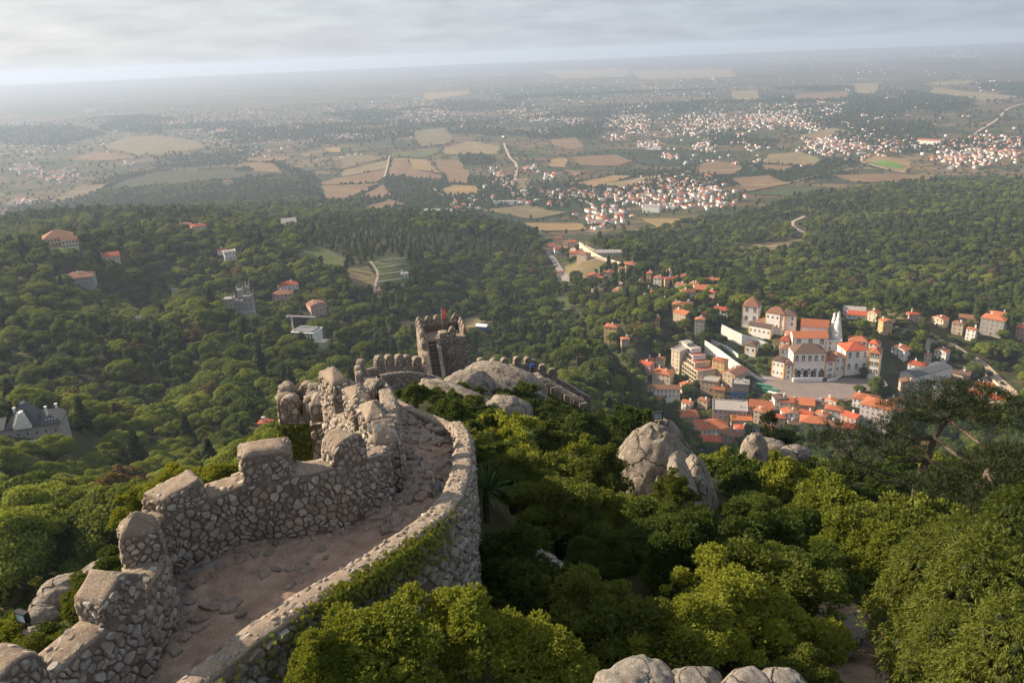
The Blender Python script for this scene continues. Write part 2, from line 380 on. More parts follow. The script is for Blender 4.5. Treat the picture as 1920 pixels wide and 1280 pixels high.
# ------------------------------------------------------------------ terrain sheet
def make_ground():
    m, t, b = mat('ground', 0.95, 0.1); q = N(t)
    geo = q.n('ShaderNodeNewGeometry'); P = geo.outputs['Position']
    sepn = q.n('ShaderNodeSeparateXYZ'); q.l(P, sepn.inputs[0])
    ln = q.n('ShaderNodeVectorMath', operation='LENGTH')
    cb = q.n('ShaderNodeCombineXYZ'); q.l(sepn.outputs[0], cb.inputs[0]); q.l(sepn.outputs[1], cb.inputs[1]); q.l(cb.outputs[0], ln.inputs[0])
    flat = cb.outputs[0]; dist = ln.outputs['Value']
    # hill soil under the woods
    hill = q.ramp(q.noise(0.12, 6, P), [(0.3, (0.022, 0.026, 0.012)), (0.55, (0.05, 0.052, 0.022)), (0.75, (0.11, 0.09, 0.05))])
    # patchwork of fields on the plain
    mp = q.n('ShaderNodeMapping'); q.l(flat, mp.inputs[0]); mp.inputs['Rotation'].default_value = (0, 0, 0.5); mp.inputs['Scale'].default_value = (1, 1.5, 1)
    dn = q.n('ShaderNodeTexNoise'); dn.inputs['Scale'].default_value = 0.004; dn.inputs['Detail'].default_value = 3; q.l(mp.outputs[0], dn.inputs[0])
    vm = q.n('ShaderNodeVectorMath', operation='MULTIPLY_ADD'); q.l(dn.outputs[1], vm.inputs[0]); vm.inputs[1].default_value = (120, 120, 0); q.l(mp.outputs[0], vm.inputs[2])
    v1 = q.n('ShaderNodeTexVoronoi', distance='CHEBYCHEV'); v1.inputs['Scale'].default_value = 0.0085; q.l(vm.outputs[0], v1.inputs[0])
    v2 = q.n('ShaderNodeTexVoronoi', distance='CHEBYCHEV'); v2.inputs['Scale'].default_value = 0.0022; q.l(vm.outputs[0], v2.inputs[0])
    s1 = q.n('ShaderNodeSeparateColor'); q.l(v1.outputs['Color'], s1.inputs[0])
    s2 = q.n('ShaderNodeSeparateColor'); q.l(v2.outputs['Color'], s2.inputs[0])
    pal = [(p_, tuple(v_*.58 for v_ in c_)) for p_, c_ in [(0.0, (0.040, 0.058, 0.026)), (0.22, (0.075, 0.088, 0.034)), (0.4, (0.15, 0.135, 0.06)), (0.55, (0.235, 0.165, 0.085)), (0.7, (0.19, 0.115, 0.062)), (0.84, (0.30, 0.21, 0.11)), (1.0, (0.10, 0.10, 0.045))]]
    sm = q.ramp(s1.outputs[0], pal); bgf = q.ramp(s2.outputs[1], pal)
    fields = q.mix(q.math('GREATER_THAN', s2.outputs[2], 0.60), sm, bgf)
    fields = q.mix(0.5, fields, q.mix(1.0, fields, q.ramp(q.noise(0.02, 6, flat, .65), [(0.3, (0.6, 0.6, 0.55)), (0.7, (1.35, 1.3, 1.25))]), 'MULTIPLY'))
    ve = q.n('ShaderNodeTexVoronoi', feature='F2', distance='CHEBYCHEV'); ve.inputs['Scale'].default_value = 0.0085; q.l(vm.outputs[0], ve.inputs[0])
    edge = q.math('LESS_THAN', q.math('SUBTRACT', ve.outputs['Distance'], v1.outputs['Distance']), q.math('MULTIPLY', q.noise(0.01, 2, flat), 0.16))
    fields = q.mix(q.math('MULTIPLY', edge, 0.85), fields, (0.028, 0.042, 0.018))
    woods = q.ramp(q.noise(0.03, 5, flat, .7), [(0.3, (0.014, 0.024, 0.010)), (0.7, (0.036, 0.050, 0.020))])
    at = q.n('ShaderNodeAttribute', attribute_name='wood'); at2 = q.n('ShaderNodeAttribute', attribute_name='hill')
    wv = q.math('ADD', at.outputs['Fac'], q.math('MULTIPLY', q.math('SUBTRACT', q.noise(0.009, 5, flat, .7), 0.5), 0.10))
    wmask = q.ramp(wv, [(0.60, (0, 0, 0)), (0.62, (1, 1, 1))])
    plain = q.mix(wmask, fields, woods)
    # meadows and scrub mixed in at finer grain
    scr = q.ramp(q.noise(0.012, 6, flat, 0.7), [(0.54, (0, 0, 0)), (0.60, (1, 1, 1))])
    plain = q.mix(q.math('MULTIPLY', scr, 0.8), plain, (0.034, 0.048, 0.02))
    k = q.math('ADD', q.math('DIVIDE', at2.outputs['Fac'], -60), 0.5, clamp=True)
    q.l(q.mix(k, hill, plain), b.inputs['Base Color'])
    q.bump(q.noise(2.5, 6, P), 0.2, 0.6, b)
    th = np.concatenate([np.linspace(-math.pi, R(-62), 24, endpoint=False), np.linspace(R(-62), R(62), 420), np.linspace(R(62), math.pi, 24)[1:]])
    rr = np.concatenate([[0.8, 2.2], np.exp(np.linspace(math.log(4), math.log(27000), 330))])
    TH, RR = np.meshgrid(th, rr); X = RR*np.sin(TH); Y = RR*np.cos(TH); Z = H(X, Y)
    V = np.stack([X, Y, Z], -1).reshape(-1, 3); nr, nth = RR.shape
    i = np.arange(nr-1)[:, None]*nth+np.arange(nth-1)[None]
    F = np.stack([i, i+nth, i+nth+1, i+1], -1).reshape(-1, 4)
    me = npmesh('ground', V, F, m, smooth=True)
    a = me.attributes.new('wood', 'FLOAT', 'POINT'); a.data.foreach_set('value', woodf(V[:, 0], V[:, 1]).astype(np.float32))
    a = me.attributes.new('hill', 'FLOAT', 'POINT'); a.data.foreach_set('value', np.clip(hillmask(V[:, 0], V[:, 1]), -200, 200).astype(np.float32))
    o = link('ground', me); tag(o, kind='structure')
make_ground()

# ------------------------------------------------------------------ haze
def make_haze():
    m = bpy.data.materials.new('haze'); m.use_nodes = True; t = m.node_tree; t.nodes.clear()
    v = t.nodes.new('ShaderNodeVolumePrincipled'); o = t.nodes.new('ShaderNodeOutputMaterial')
    v.inputs['Color'].default_value = (0.57, 0.71, 0.93, 1); v.inputs['Density'].default_value = 0.000108; v.inputs['Anisotropy'].default_value = 0.22
    t.links.new(v.outputs[0], o.inputs['Volume'])
    b = MB().box(-31000, 31000, -31000, 31000, -40, CZ+45)
    ob = b.build('haze', m); tag(ob, kind='stuff')
make_haze()
# ------------------------------------------------------------------ building materials
def wallmat(name, col, dirt=.25):
    m, t, b = mat(name, .9, .15); q = N(t); P = q.pos()
    s = q.ramp(q.noise(.5, 6, P, .7), [(.35, tuple(c*(1-dirt) for c in col)), (.65, col)])
    s = q.mix(1.0, s, q.ramp(q.noise(4, 4, P, .7), [(.3, (.88, .87, .85)), (.7, (1.05, 1.05, 1.05))]), 'MULTIPLY')
    q.l(s, b.inputs['Base Color']); return m
def tilemat(name, col, alt):
    m, t, b = mat(name, .85, .15); q = N(t); P = q.pos(); oi = q.n('ShaderNodeObjectInfo')
    c = q.mix(q.ramp(q.noise(1.2, 6, P, .75), [(.35, (0, 0, 0)), (.65, (1, 1, 1))]), col, alt)
    c = q.mix(1.0, c, q.ramp(oi.outputs['Random'], [(0, (.72, .72, .72)), (1, (1.15, 1.1, 1.05))]), 'MULTIPLY')
    w = q.n('ShaderNodeTexWave', wave_type='BANDS', bands_direction='X'); w.inputs['Scale'].default_value = 1.3; q.l(q.obj(), w.inputs[0])
    q.l(q.mix(1.0, c, q.ramp(w.outputs[1], [(0, (.8, .8, .8)), (1, (1.1, 1.1, 1.1))]), 'MULTIPLY'), b.inputs['Base Color'])
    q.bump(w.outputs[1], .1, .6, b); return m
WALLS = dict(white=wallmat('white_plaster', (.80, .79, .77), .15), cream=wallmat('cream_plaster', (.66, .58, .44)), ochre=wallmat('ochre_plaster', (.62, .43, .20)), pink=wallmat('pink_plaster', (.60, .40, .36)),
             grey=wallmat('grey_stone_wall', (.36, .34, .32)), lilac=wallmat('pale_lilac_plaster', (.56, .52, .54)), tan=wallmat('tan_plaster', (.52, .42, .32)), blue=wallmat('blue_tiled_wall', (.08, .17, .55)), green=wallmat('grey_green_plaster', (.48, .52, .46)))
ROOFS = dict(orange=tilemat('orange_tiles', (.50, .175, .08), (.36, .14, .075)), red=tilemat('red_tiles', (.48, .11, .05), (.36, .10, .06)), brown=tilemat('weathered_tiles', (.30, .14, .08), (.20, .12, .085)), dark=tilemat('old_brown_tiles', (.16, .10, .08), (.11, .08, .07)),
             slate=tilemat('slate', (.085, .10, .12), (.12, .13, .15)), greyflat=wallmat('grey_roof_slab', (.36, .34, .32)), redflat=wallmat('red_terrace_floor', (.42, .15, .11)))
M_trim = wallmat('yellow_corner_band', (.72, .40, .06)); M_frame = simple('window_frame', (.62, .58, .52), .6, .1); M_pane = simple('window_glass', (.03, .035, .045), .15, .3, spec=.6)
M_door = simple('painted_door', (.10, .06, .04), .6, .2); M_dark = simple('deep_shade_opening', (.02, .018, .016), .9, .1)
def window_mesh(arch=False, twin=False):
    mb = MB(); n = 2 if twin else 1
    for k in range(n):
        x0, x1 = (-.5+k/n+.02, -.5+(k+1)/n-.02)
        mb.box(x0, x1, -.06, .02, -.5, .5, 1); mb.box(x0+.07, x1-.07, -.075, -.055, -.44, .44, 2)
        mb.box((x0+x1)/2-.015, (x0+x1)/2+.015, -.09, -.07, -.44, .44, 1); mb.box(x0+.07, x1-.07, -.092, -.072, -.01, .02, 1)
    mb.box(-.56, .56, -.11, .0, -.58, -.5, 1)
    if arch:
        i = len(mb.v); pts = [(-.5, .5)]+[(-.5*math.cos(a), .5+.42*math.sin(a)) for a in np.linspace(.3, 2.84, 8)]+[(.5, .5)]
        mb.v += [(x, -.05, z) for x, z in pts]; mb.f.append(tuple(range(i, i+len(pts)))); mb.m.append(2)
    return mb.mesh('window', [WALLS['white'], M_frame, M_pane])
WIN = window_mesh(); WINT = window_mesh(twin=True); WINA = window_mesh(arch=True); WINTA = window_mesh(arch=True, twin=True)
DOORM = MB().box(-.5, .5, -.05, .02, 0, 1, 0).box(-.58, -.5, -.09, .0, 0, 1.06, 1).box(.5, .58, -.09, 0, 0, 1.06, 1).box(-.5, .5, -.09, 0, 1, 1.06, 1).mesh('door', [M_door, M_frame])
CHIM = MB().box(-.5, .5, -.35, .35, -1, 1.0, 0).box(-.62, .62, -.47, .47, 1.0, 1.12, 0).box(-.3, .3, -.2, .2, 1.12, 1.3, 0)
CHIMM = CHIM.mesh('chimney', WALLS['white'])
def roof_mesh(w, d, rh, kind, mt, o=.45, flat=None):
    mb = MB(); x0, x1, y0, y1 = -w/2-o, w/2+o, -o, d+o
    mb.box(x0, x1, y0, y1, -.12, .12, 0)
    if kind == 'hip':
        if w >= d: a, b = (x0+(y1-y0)/2, d/2, rh), (x1-(y1-y0)/2, d/2, rh)
        else: a, b = (0, y0+(x1-x0)/2, rh), (0, y1-(x1-x0)/2, rh)
        z = .13
        if w >= d: mb.quad((x0,y0,z),(x1,y0,z),b,a); mb.quad((x1,y1,z),(x0,y1,z),a,b); mb.quad((x0,y1,z),(x0,y0,z),a); mb.quad((x1,y0,z),(x1,y1,z),b)
        else: mb.quad((x0,y0,z),(x1,y0,z),a); mb.quad((x1,y0,z),(x1,y1,z),b,a); mb.quad((x1,y1,z),(x0,y1,z),b); mb.quad((x0,y1,z),(x0,y0,z),a,b)
    elif kind == 'gable':      # ridge along x
        z = .13; a, b = (x0, d/2, rh), (x1, d/2, rh)
        mb.quad((x0,y0,z),(x1,y0,z),b,a); mb.quad((x1,y1,z),(x0,y1,z),a,b); mb.quad((x0,y1,z),(x0,y0,z),a, m=1); mb.quad((x1,y0,z),(x1,y1,z),b, m=1)
    elif kind == 'gabley':
        z = .13; a, b = (0, y0, rh), (0, y1, rh)
        mb.quad((x0,y1,z),(x0,y0,z),a,b); mb.quad((x1,y0,z),(x1,y1,z),b,a); mb.quad((x0,y0,z),(x1,y0,z),a, m=1); mb.quad((x1,y1,z),(x0,y1,z),b, m=1)
    elif kind == 'pyr':
        z = .13; a = (0, d/2, rh)
        for p, q in (((x0,y0,z),(x1,y0,z)),((x1,y0,z),(x1,y1,z)),((x1,y1,z),(x0,y1,z)),((x0,y1,z),(x0,y0,z))): mb.quad(p, q, a)
    elif kind == 'flat':
        for q in ((x0, x1, y0, y0+.3), (x0, x1, y1-.3, y1), (x0, x0+.3, y0+.3, y1-.3), (x1-.3, x1, y0+.3, y1-.3)): mb.box(q[0], q[1], q[2], q[3], .12, .8, 1, bot=False)
    return mb
BUILT = []
def house(label, p, w, d, h, rz, roof='hip', rh=2.2, wall='white', rcol='orange', floors=2, nw=3, ns=2, chim=1, group=None, name='house', cat='house', trim=False, win=None, found=4.0, wsize=(1.05, 1.5), doors=True, child_of=None):
    """p: middle of the front foot; the front looks along local -y"""
    e = empty(name, p, rz); tag(e, label, cat, group); BUILT.append((p[0], p[1], max(w, d)))
    mb = MB().box(-w/2, w/2, 0, d, -found, h, 0)
    if roof == 'flat': pass
    mb.build('wall', WALLS[wall], e)
    if trim:
        for k, (x, y) in enumerate(((-w/2, 0), (w/2, 0))): MB().box(x-.35, x+.35, y-.06, y+.35, -found, h-.02, 0).build('corner_band', M_trim, e)
        MB().box(-w/2-.06, -w/2-.0, .35, d, h-.7, h-.02, 0).build('cornice', M_trim, e)
    r = roof_mesh(w, d, rh, roof, None).build('roof', [ROOFS[rcol], WALLS[wall]], e, loc=(0, 0, h+.12))
    g_ = random.Random(int(abs(p[0]*13+p[1]*7)))
    for k in range(chim):
        c = link('chimney', CHIMM, r, (g_.uniform(-.35, .35)*w, d*g_.uniform(.3, .7), rh*.45+.8)); c.scale = (1.1, 1.1, g_.uniform(.9, 1.5))
    wm_ = win or WIN; fh = h/floors
    for f in range(floors):
        for k in range(nw):
            x = (k+.5)/nw*w-w/2; z = fh*(f+.55)
            if doors and f == 0 and k == nw//2 and nw > 1:
                o = link('door', DOORM, e, (x, 0, 0)); o.scale = (1.2, 1, min(2.4, fh*.75)); continue
            o = link('window', wm_, e, (x, 0, z)); o.scale = (wsize[0], 1, min(wsize[1], fh*.6))
        for sx in (-1, 1):
            if sx == 1 and p[0] > 40 and ns: continue
            for k in range(ns):
                o = link('window', wm_, e, (sx*w/2, (k+.5)/ns*d, fh*(f+.55))); o.rotation_euler = (0, 0, sx*math.pi/2); o.scale = (wsize[0], 1, min(wsize[1], fh*.6))
    return e
def hb(x0, x1, y0, y1, label, roof='hip', wall='white', rcol='orange', rot=0.0, floors=None, nw=None, ns=2, drop=None, fw=.9, dr=.75, group=None, name='house', cat='house', rhf=.22, **kw):
    """a house that fills a box of the photograph; stands on the ground where its foot shows"""
    xm = (x0+x1)/2; p = g1(xm, y1, 100) if drop is None else WD(xm, y1, drop)
    sl = (p-Vector((0, 0, CZ))).length/1500; w = (x1-x0)*sl*fw; d = w*dr; el = math.asin((CZ-p.z)/(sl*1500))
    tot = (y1-y0)*sl; rh = min(w, d)*rhf
    if roof == 'pyr': rh = w*.5
    if roof == 'flat': rh = 0
    h = (tot-d*math.sin(el)*.5-rh*math.cos(el))/math.cos(el); h = min(max(h, 3.6), 16)
    az = math.atan2(p.x, p.y); floors = floors or max(1, int(round(h/3.3))); nw = nw or max(2, int(w/2.9))
    (clearb if (xm < 800 or xm > 1560) else clear)(p.x, p.y+d/2, max(w, d)*.5+1)
    return house(label, p, w, d, h, -az+R(rot), roof, rh, wall, rcol, floors, nw, ns, group=group, name=name, cat=cat, **kw)

# ------------------------------------------------------------------ draped sheets: fields, roads, squares
def drape_poly(name, pts_w, mt, up=.5, rings=7, flatz=None, kind='structure', label=None):
    P = np.array([(p[0], p[1]) for p in pts_w]); B = []
    for i in range(len(P)):
        for k in range(8): B.append(P[i]+(P[(i+1) % len(P)]-P[i])*k/8)
    B = np.array(B)
    if name == 'field': B = B+np.stack([fbm(B[:, 0]/40, B[:, 1]/40, 5, 2)-.38, fbm(B[:, 0]/40, B[:, 1]/40, 9, 2)-.38], 1)*26
    c = B.mean(0); V = [c[None]]+[c+(B-c)*(k/rings) for k in range(1, rings+1)]; V = np.concatenate(V)
    z = H(V[:, 0], V[:, 1])+up if flatz is None else np.full(len(V), flatz); n = len(B)
    Q = [(1+(k-1)*n+j, 1+k*n+j, 1+k*n+(j+1) % n, 1+(k-1)*n+(j+1) % n) for k in range(1, rings) for j in range(n)]; T = [(0, 1+j, 1+(j+1) % n) for j in range(n)]
    o = link(name, npmesh(name, np.concatenate([V, z[:, None]], 1), [np.array(Q), np.array(T)], mt)); tag(o, label, kind=kind); return o
def strip(name, px_pts, width, mt, up=.25, rmin=100, kind='structure', tree_gap=3, step=12):
    W_ = G([a for a, b in px_pts], [b for a, b in px_pts], rmin); u, P = resample([tuple(p) for p in W_], step)
    t = np.gradient(P[:, :2], axis=0); t /= np.linalg.norm(t, axis=1)[:, None]; nn = np.stack([-t[:, 1], t[:, 0]], 1); rows = []
    for s in (-1, -.33, .33, 1):
        q = P[:, :2]+nn*s*width/2; rows.append(np.stack([q[:, 0], q[:, 1], H(q[:, 0], q[:, 1])+up], 1))
    V = np.stack(rows, 1).reshape(-1, 3); n = len(P); F = [(i*4+k, i*4+k+1, i*4+5+k, i*4+4+k) for i in range(n-1) for k in range(3)]
    o = link(name, npmesh(name, V, np.array(F), mt)); tag(o, kind=kind)
    for p in P[::2]: clear(p[0], p[1], width/2+tree_gap)
    return P
M_road = simple('pale_track', (.36, .29, .22), .95, .2, .3); M_dirt = simple('reddish_dirt', (.24, .165, .12), .95, .35, 1.5); M_asph = simple('asphalt', (.16, .155, .15), .9, .2, .3); M_plaza = simple('square_paving', (.20, .165, .15), .9, .12, .15)
def fieldmat(name, c, rows=0.0):
    m, t, b = mat(name, .95, .1); q = N(t); P = q.pos()
    s = q.ramp(q.noise(.012, 7, P, .65), [(.3, tuple(x*.72 for x in c)), (.55, c), (.75, tuple(min(1, x*1.25) for x in c))])
    s = q.mix(1.0, s, q.ramp(q.noise(.12, 5, P, .7), [(.3, (.85, .85, .82)), (.7, (1.1, 1.1, 1.08))]), 'MULTIPLY')
    w = q.n('ShaderNodeTexWave', wave_type='BANDS', bands_direction='DIAGONAL'); w.inputs['Scale'].default_value = .05; w.inputs['Distortion'].default_value = 2; q.l(P, w.inputs[0])
    s = q.mix(.3 if rows else .1, s, q.mix(1.0, s, q.ramp(w.outputs[1], [(.2, (.75, .78, .7)), (.8, (1.15, 1.12, 1.1))]), 'MULTIPLY'))
    q.l(s, b.inputs['Base Color']); return m
FM = dict(b=fieldmat('ploughed_field', (0.180, 0.120, 0.068)), t=fieldmat('stubble_field', (0.208, 0.168, 0.088), 1), o=fieldmat('dry_field', (0.248, 0.172, 0.080)), g=fieldmat('green_field', (0.096, 0.116, 0.040), 1), m=fieldmat('mixed_field', (0.160, 0.132, 0.068)), G=fieldmat('sports_turf', (0.104, 0.208, 0.032)), d=fieldmat('dark_meadow', (0.060, 0.076, 0.032)))
FIELDS = [('t',[(640,322),(727,301),(728,317),(640,332)]),('b',[(598,345),(630,335),(725,319),(722,333),(700,344),(610,348)]),('b',[(601,350),(712,345),(660,370),(625,385),(608,370)]),('b',[(667,372),(718,346),(735,370),(700,373)]),
 ('b',[(735,297),(763,298),(770,318),(830,330),(828,338),(732,330)]),('o',[(765,298),(800,300),(826,325),(772,316)]),('b',[(815,302),(860,301),(878,325),(876,345),(842,343),(832,328)]),('o',[(827,357),(850,348),(895,350),(898,362),(840,368)]),
 ('g',[(728,287),(800,283),(830,277),(815,290),(790,297),(740,293)]),('t',[(833,278),(880,266),(940,275),(930,290),(830,290)]),('m',[(776,247),(830,240),(850,255),(840,270),(790,275)]),('b',[(1030,263),(1080,258),(1095,275),(1075,282),(1040,275)]),
 ('o',[(1022,313),(1040,298),(1065,297),(1060,315)]),('b',[(1072,295),(1150,291),(1185,303),(1160,312),(1085,311)]),('b',[(1060,320),(1100,320),(1080,332)]),('m',[(970,335),(990,334),(985,355),(968,357)]),('o',[(1080,345),(1150,330),(1190,330),(1110,352)]),
 ('t',[(1120,347),(1200,334),(1240,331),(1170,354)]),('m',[(190,275),(235,258),(300,255),(370,265),(385,277),(330,288),(260,292)]),('b',[(460,297),(545,293),(540,302),(465,304)]),('b',[(462,306),(510,307),(530,325),(475,322)]),('m',[(560,290),(602,280),(610,287),(570,294)]),
 ('o',[(605,278),(642,277),(637,287),(612,285)]),('o',[(793,176),(875,171),(880,177),(800,188)]),('t',[(1440,290),(1500,285),(1540,300),(1530,312),(1430,307)]),('b',[(1430,309),(1490,312),(1470,322),(1430,318)]),('b',[(1490,178),(1590,172),(1590,186),(1490,188)]),
 ('t',[(1597,158),(1650,157),(1640,176),(1605,175)]),('t',[(1740,155),(1830,150),(1815,158),(1750,162)]),('t',[(1750,164),(1920,182),(1850,190),(1740,176)]),('o',[(1615,303),(1640,292),(1700,300),(1712,312),(1693,324),(1660,315)]),('b',[(1310,310),(1345,302),(1395,315),(1370,330),(1305,327)]),
 ('b',[(1370,335),(1440,330),(1480,345),(1400,360)]),('b',[(1560,330),(1640,326),(1755,330),(1740,343),(1600,343)]),('t',[(1185,133),(1370,130),(1380,145),(1200,150)]),('t',[(1370,172),(1420,170),(1425,190),(1375,186)]),('t',[(1020,133),(1180,130),(1175,145),(1050,148)]),
 ('g',[(940,430),(1000,438),(1030,450),(1000,455),(950,448)]),('o',[(985,418),(1090,420),(1100,432),(1010,434)]),('o',[(1200,412),(1290,412),(1300,425),(1230,428)]),('b',[(1010,457),(1080,452),(1065,468),(1025,470)]),('b',[(660,395),(730,375),(760,385),(720,392)]),
 ('m',[(900,395),(980,385),(1060,400),(1000,412)]),('d',[(1400,365),(1470,350),(1550,352),(1480,370)]),('t',[(1500,255),(1560,240),(1590,246),(1530,262)]),('m',[(640,300),(660,290),(725,296),(640,318)]),('m',[(80,385),(150,350),(210,345),(160,368)]),('b',[(130,300),(180,285),(260,296),(200,302)])]
FIELDS_W = []
for c, pl in FIELDS:
    w_ = world_poly(pl, 900); FIELDS_W.append(w_); drape_poly('field', w_, FM[c], 1.6)
pl = world_poly([(1626,306),(1660,303),(1700,311),(1688,318)], 900); drape_poly('field', pl, FM['G'], 2.2)
for pl, c in (([(560,470),(600,462),(655,488),(650,505),(600,500),(560,500)], 'g'), ([(694,491),(746,480),(768,497),(764,520),(770,540),(745,552),(705,550),(708,526)], 'g'), ([(652,505),(690,498),(705,520),(700,545),(660,540)], 'm'),
    ([(712,612),(760,602),(800,604),(800,630),(740,632)], 't'), ([(845,605),(905,588),(930,605),(880,622)], 'm'), ([(80,470),(150,466),(148,474),(90,478)], 'g'), ([(1380,462),(1500,448),(1530,462),(1400,476)], 'm'),([(1540,475),(1640,465),(1660,472),(1560,482)],'g'),
    ([(1600,588),(1760,600),(1760,608),(1660,604)], 'm'), ([(1060,500),(1110,480),(1150,505),(1090,530),(1060,530)], 'm'), ([(1040,560),(1065,555),(1075,600),(1050,615)], 'd'), ([(1330,625),(1420,618),(1425,640),(1350,655)], 'g'), ([(1345,640),(1430,650),(1440,700),(1390,690)], 'd')):
    w_ = world_poly(pl, 150); CLEAR_POLY.append(w_); drape_poly('meadow', w_, FM[c], .35)
for i in range(5):                        # garden terraces behind the castle tower
    y_ = 488+i*13; strip('terrace_wall', [(706-i*1, y_+4), (735, y_-1), (764-i, y_-4)], 1.3, WALLS['grey'], .9, 300, 'structure', 0, 6)
strip('garden_path', [(694,491),(708,512),(704,535),(703,552),(715,560)], 2.5, M_road, .6, 300, 'structure', 1, 5)
# roads
strip('road', [(1510,405),(1485,418),(1496,431),(1539,447),(1600,452)], 7, M_road, .6, 500, tree_gap=8)
strip('road', [(1364,476),(1408,467),(1452,462),(1513,456)], 4, M_road, .6, 500, tree_gap=7); strip('road', [(1330,490),(1360,495),(1395,492)], 4, M_road, .6, 500, tree_gap=6)
strip('road', [(1070,480),(1084,456),(1110,470),(1117,482),(1163,497),(1213,503)], 8, M_road, .6, 500, tree_gap=6)
strip('road', [(1026,470),(1040,490),(1055,515),(1062,530)], 7, M_asph, .6, 500, tree_gap=6); strip('road', [(1140,520),(1165,515),(1165,530),(1160,545)], 4, M_road, .6, 400, tree_gap=3)
strip('road', [(945,270),(955,295),(968,310),(965,340),(957,355),(985,370),(1040,372),(1100,380),(1120,400),(1135,425)], 8, M_road, 2.2, 900)
strip('road', [(1180,345),(1230,330),(1330,322),(1390,318),(1440,300)], 6, M_road, 2.2, 900); strip('road', [(1380,350),(1470,345),(1550,325),(1600,318)], 6, M_road, 2.2, 900)
strip('road', [(1830,250),(1870,225),(1890,205),(1920,195)], 10, M_road, 2.5, 900); strip('road', [(1600,300),(1660,318),(1700,326)], 8, M_road, 2.5, 900)
strip('road', [(720,335),(727,310),(730,292)], 5, M_road, 2.2, 900); strip('road', [(612,380),(668,366),(720,345)], 5, FM['d'], 2.4, 900); strip('road', [(810,352),(830,368),(815,365)], 6, M_road, 2.2, 900)
RP_ = strip('road', [(1640,578),(1673,608),(1719,625),(1773,643),(1806,665),(1841,682),(1885,726),(1905,745)], 6.5, M_road, .5, 300, tree_gap=4)
strip('road', [(1805,690),(1835,700),(1855,722)], 4, M_road, .5, 300, tree_gap=3); strip('road', [(1738,660),(1742,640),(1750,628)], 3.5, M_road, .5, 300, tree_gap=2)
strip('road', [(1325,665),(1360,690),(1400,712),(1430,735),(1460,752),(1500,762)], 9, M_asph, .6, 300, tree_gap=3)
def lowwall(name, label, px_pts, drops, h, th=.6, mt=None, cat='wall', found=5):
    P = [WD(a, b, d) for (a, b), d in zip(px_pts, drops)]; c = P[len(P)//2]; e = MB()
    hs = h if isinstance(h, (list, tuple)) else [h]*len(P)
    for i in range(len(P)-1):
        a, b = P[i]-c, P[i+1]-c; t = (b-a); n = Vector((-t.y, t.x, 0)).normalized()*th; ha, hb_ = Vector((0, 0, hs[i])), Vector((0, 0, hs[i+1])); f = Vector((0, 0, -found))
        e.quad(a+f, b+f, b+hb_, a+ha); e.quad(b+n+f, a+n+f, a+n+ha, b+n+hb_); e.quad(a+ha, b+hb_, b+n+hb_, a+n+ha)
        if i == 0: e.quad(a+n+f, a+f, a+ha, a+n+ha)
        if i == len(P)-2: e.quad(b+f, b+n+f, b+n+hb_, b+hb_)
    o = e.build(name, mt or WALLS['white'], None, loc=c); tag(o, label, cat)
    for i in range(len(P)-1):
        for k in range(5): q = P[i].lerp(P[i+1], k/5); clear(q.x, q.y, 2.5)
    return o
for i in range(0, len(RP_)-1, 1): pass
_w = [tuple(p) for p in RP_]; mbw = MB(); c0 = Vector(_w[len(_w)//2])
for i in range(len(_w)-1):
    a, b = Vector(_w[i])-c0, Vector(_w[i+1])-c0; t = (b-a); n = Vector((-t.y, t.x, 0)).normalized(); a = a-n*3.6; b = b-n*3.6
    for q in (a, b): q.z = h1(q.x+c0.x, q.y+c0.y)-c0.z
    hh = Vector((0, 0, 2.0)); f = Vector((0, 0, -4)); n = n*.5
    mbw.quad(a+f, b+f, b+hh, a+hh); mbw.quad(a+hh, b+hh, b+n+hh, a+n+hh); mbw.quad(b+n+f, a+n+f, a+n+hh, b+n+hh)
tag(mbw.build('roadside_wall', WALLS['cream'], None, loc=c0), 'long pale wall following the road down the slope right of the palace', 'wall')

# ------------------------------------------------------------------ the white palace
PD = 231.0
zpl = CZ-PD
plz = [WD(a, b, PD)[:2] for a, b in ((1412,704),(1440,700),(1480,705),(1560,700),(1655,708),(1665,722),(1610,742),(1545,752),(1490,756),(1455,744),(1430,726))]
CLEAR_POLY.append(plz)
for a, b in ((1450,715),(1500,725),(1550,725),(1600,720),(1640,720),(1520,745),(1470,735)): q = WD(a, b, PD); clear(q.x, q.y, 14)
sq = drape_poly('square', plz, M_plaza, flatz=zpl); sq['kind'] = 'structure'
mb = MB(); _b = [Vector((p[0], p[1], zpl-.06)) for p in plz]
for i in range(len(_b)): mb.quad(_b[i]-Vector((0, 0, 14)), _b[(i+1) % len(_b)]-Vector((0, 0, 14)), _b[(i+1) % len(_b)], _b[i])
tag(mb.build('square_retaining_wall', WALLS['tan']), kind='structure')
def pb(label, x0, yb0, x1, yb1, ytop, depth, roof, rh, rcol='brown', drop=PD, wall='white', floors=2, nw=3, ns=2, win=None, chim=0, trim=True, found=8, name='palace_wing', dr2=None, grp='wings of the white palace', wsize=(1.5, 2.4), doors=False, cat='palace'):
    a = WD(x0, yb0, drop) if drop else g1(x0, yb0, 150); b = WD(x1, yb1, dr2 or drop) if drop else W(x1, yb1, math.hypot(a.x, a.y)); b.z = a.z; m = (a+b)/2; w = (b-a).length; rz = math.atan2(b.y-a.y, b.x-a.x)
    _, t = tht((x0+x1)/2, ytop); h = CZ+float(t)*math.hypot(m.x, m.y)-a.z
    n = Vector((-(b.y-a.y), b.x-a.x, 0)).normalized(); c = m+n*depth/2; clearb(c.x, c.y, max(w, depth)*.6)
    return house(label, m, w, depth, max(3, h), rz, roof, rh, wall, rcol, floors, nw, ns, chim, grp, name, cat, trim, win, found, wsize, doors)
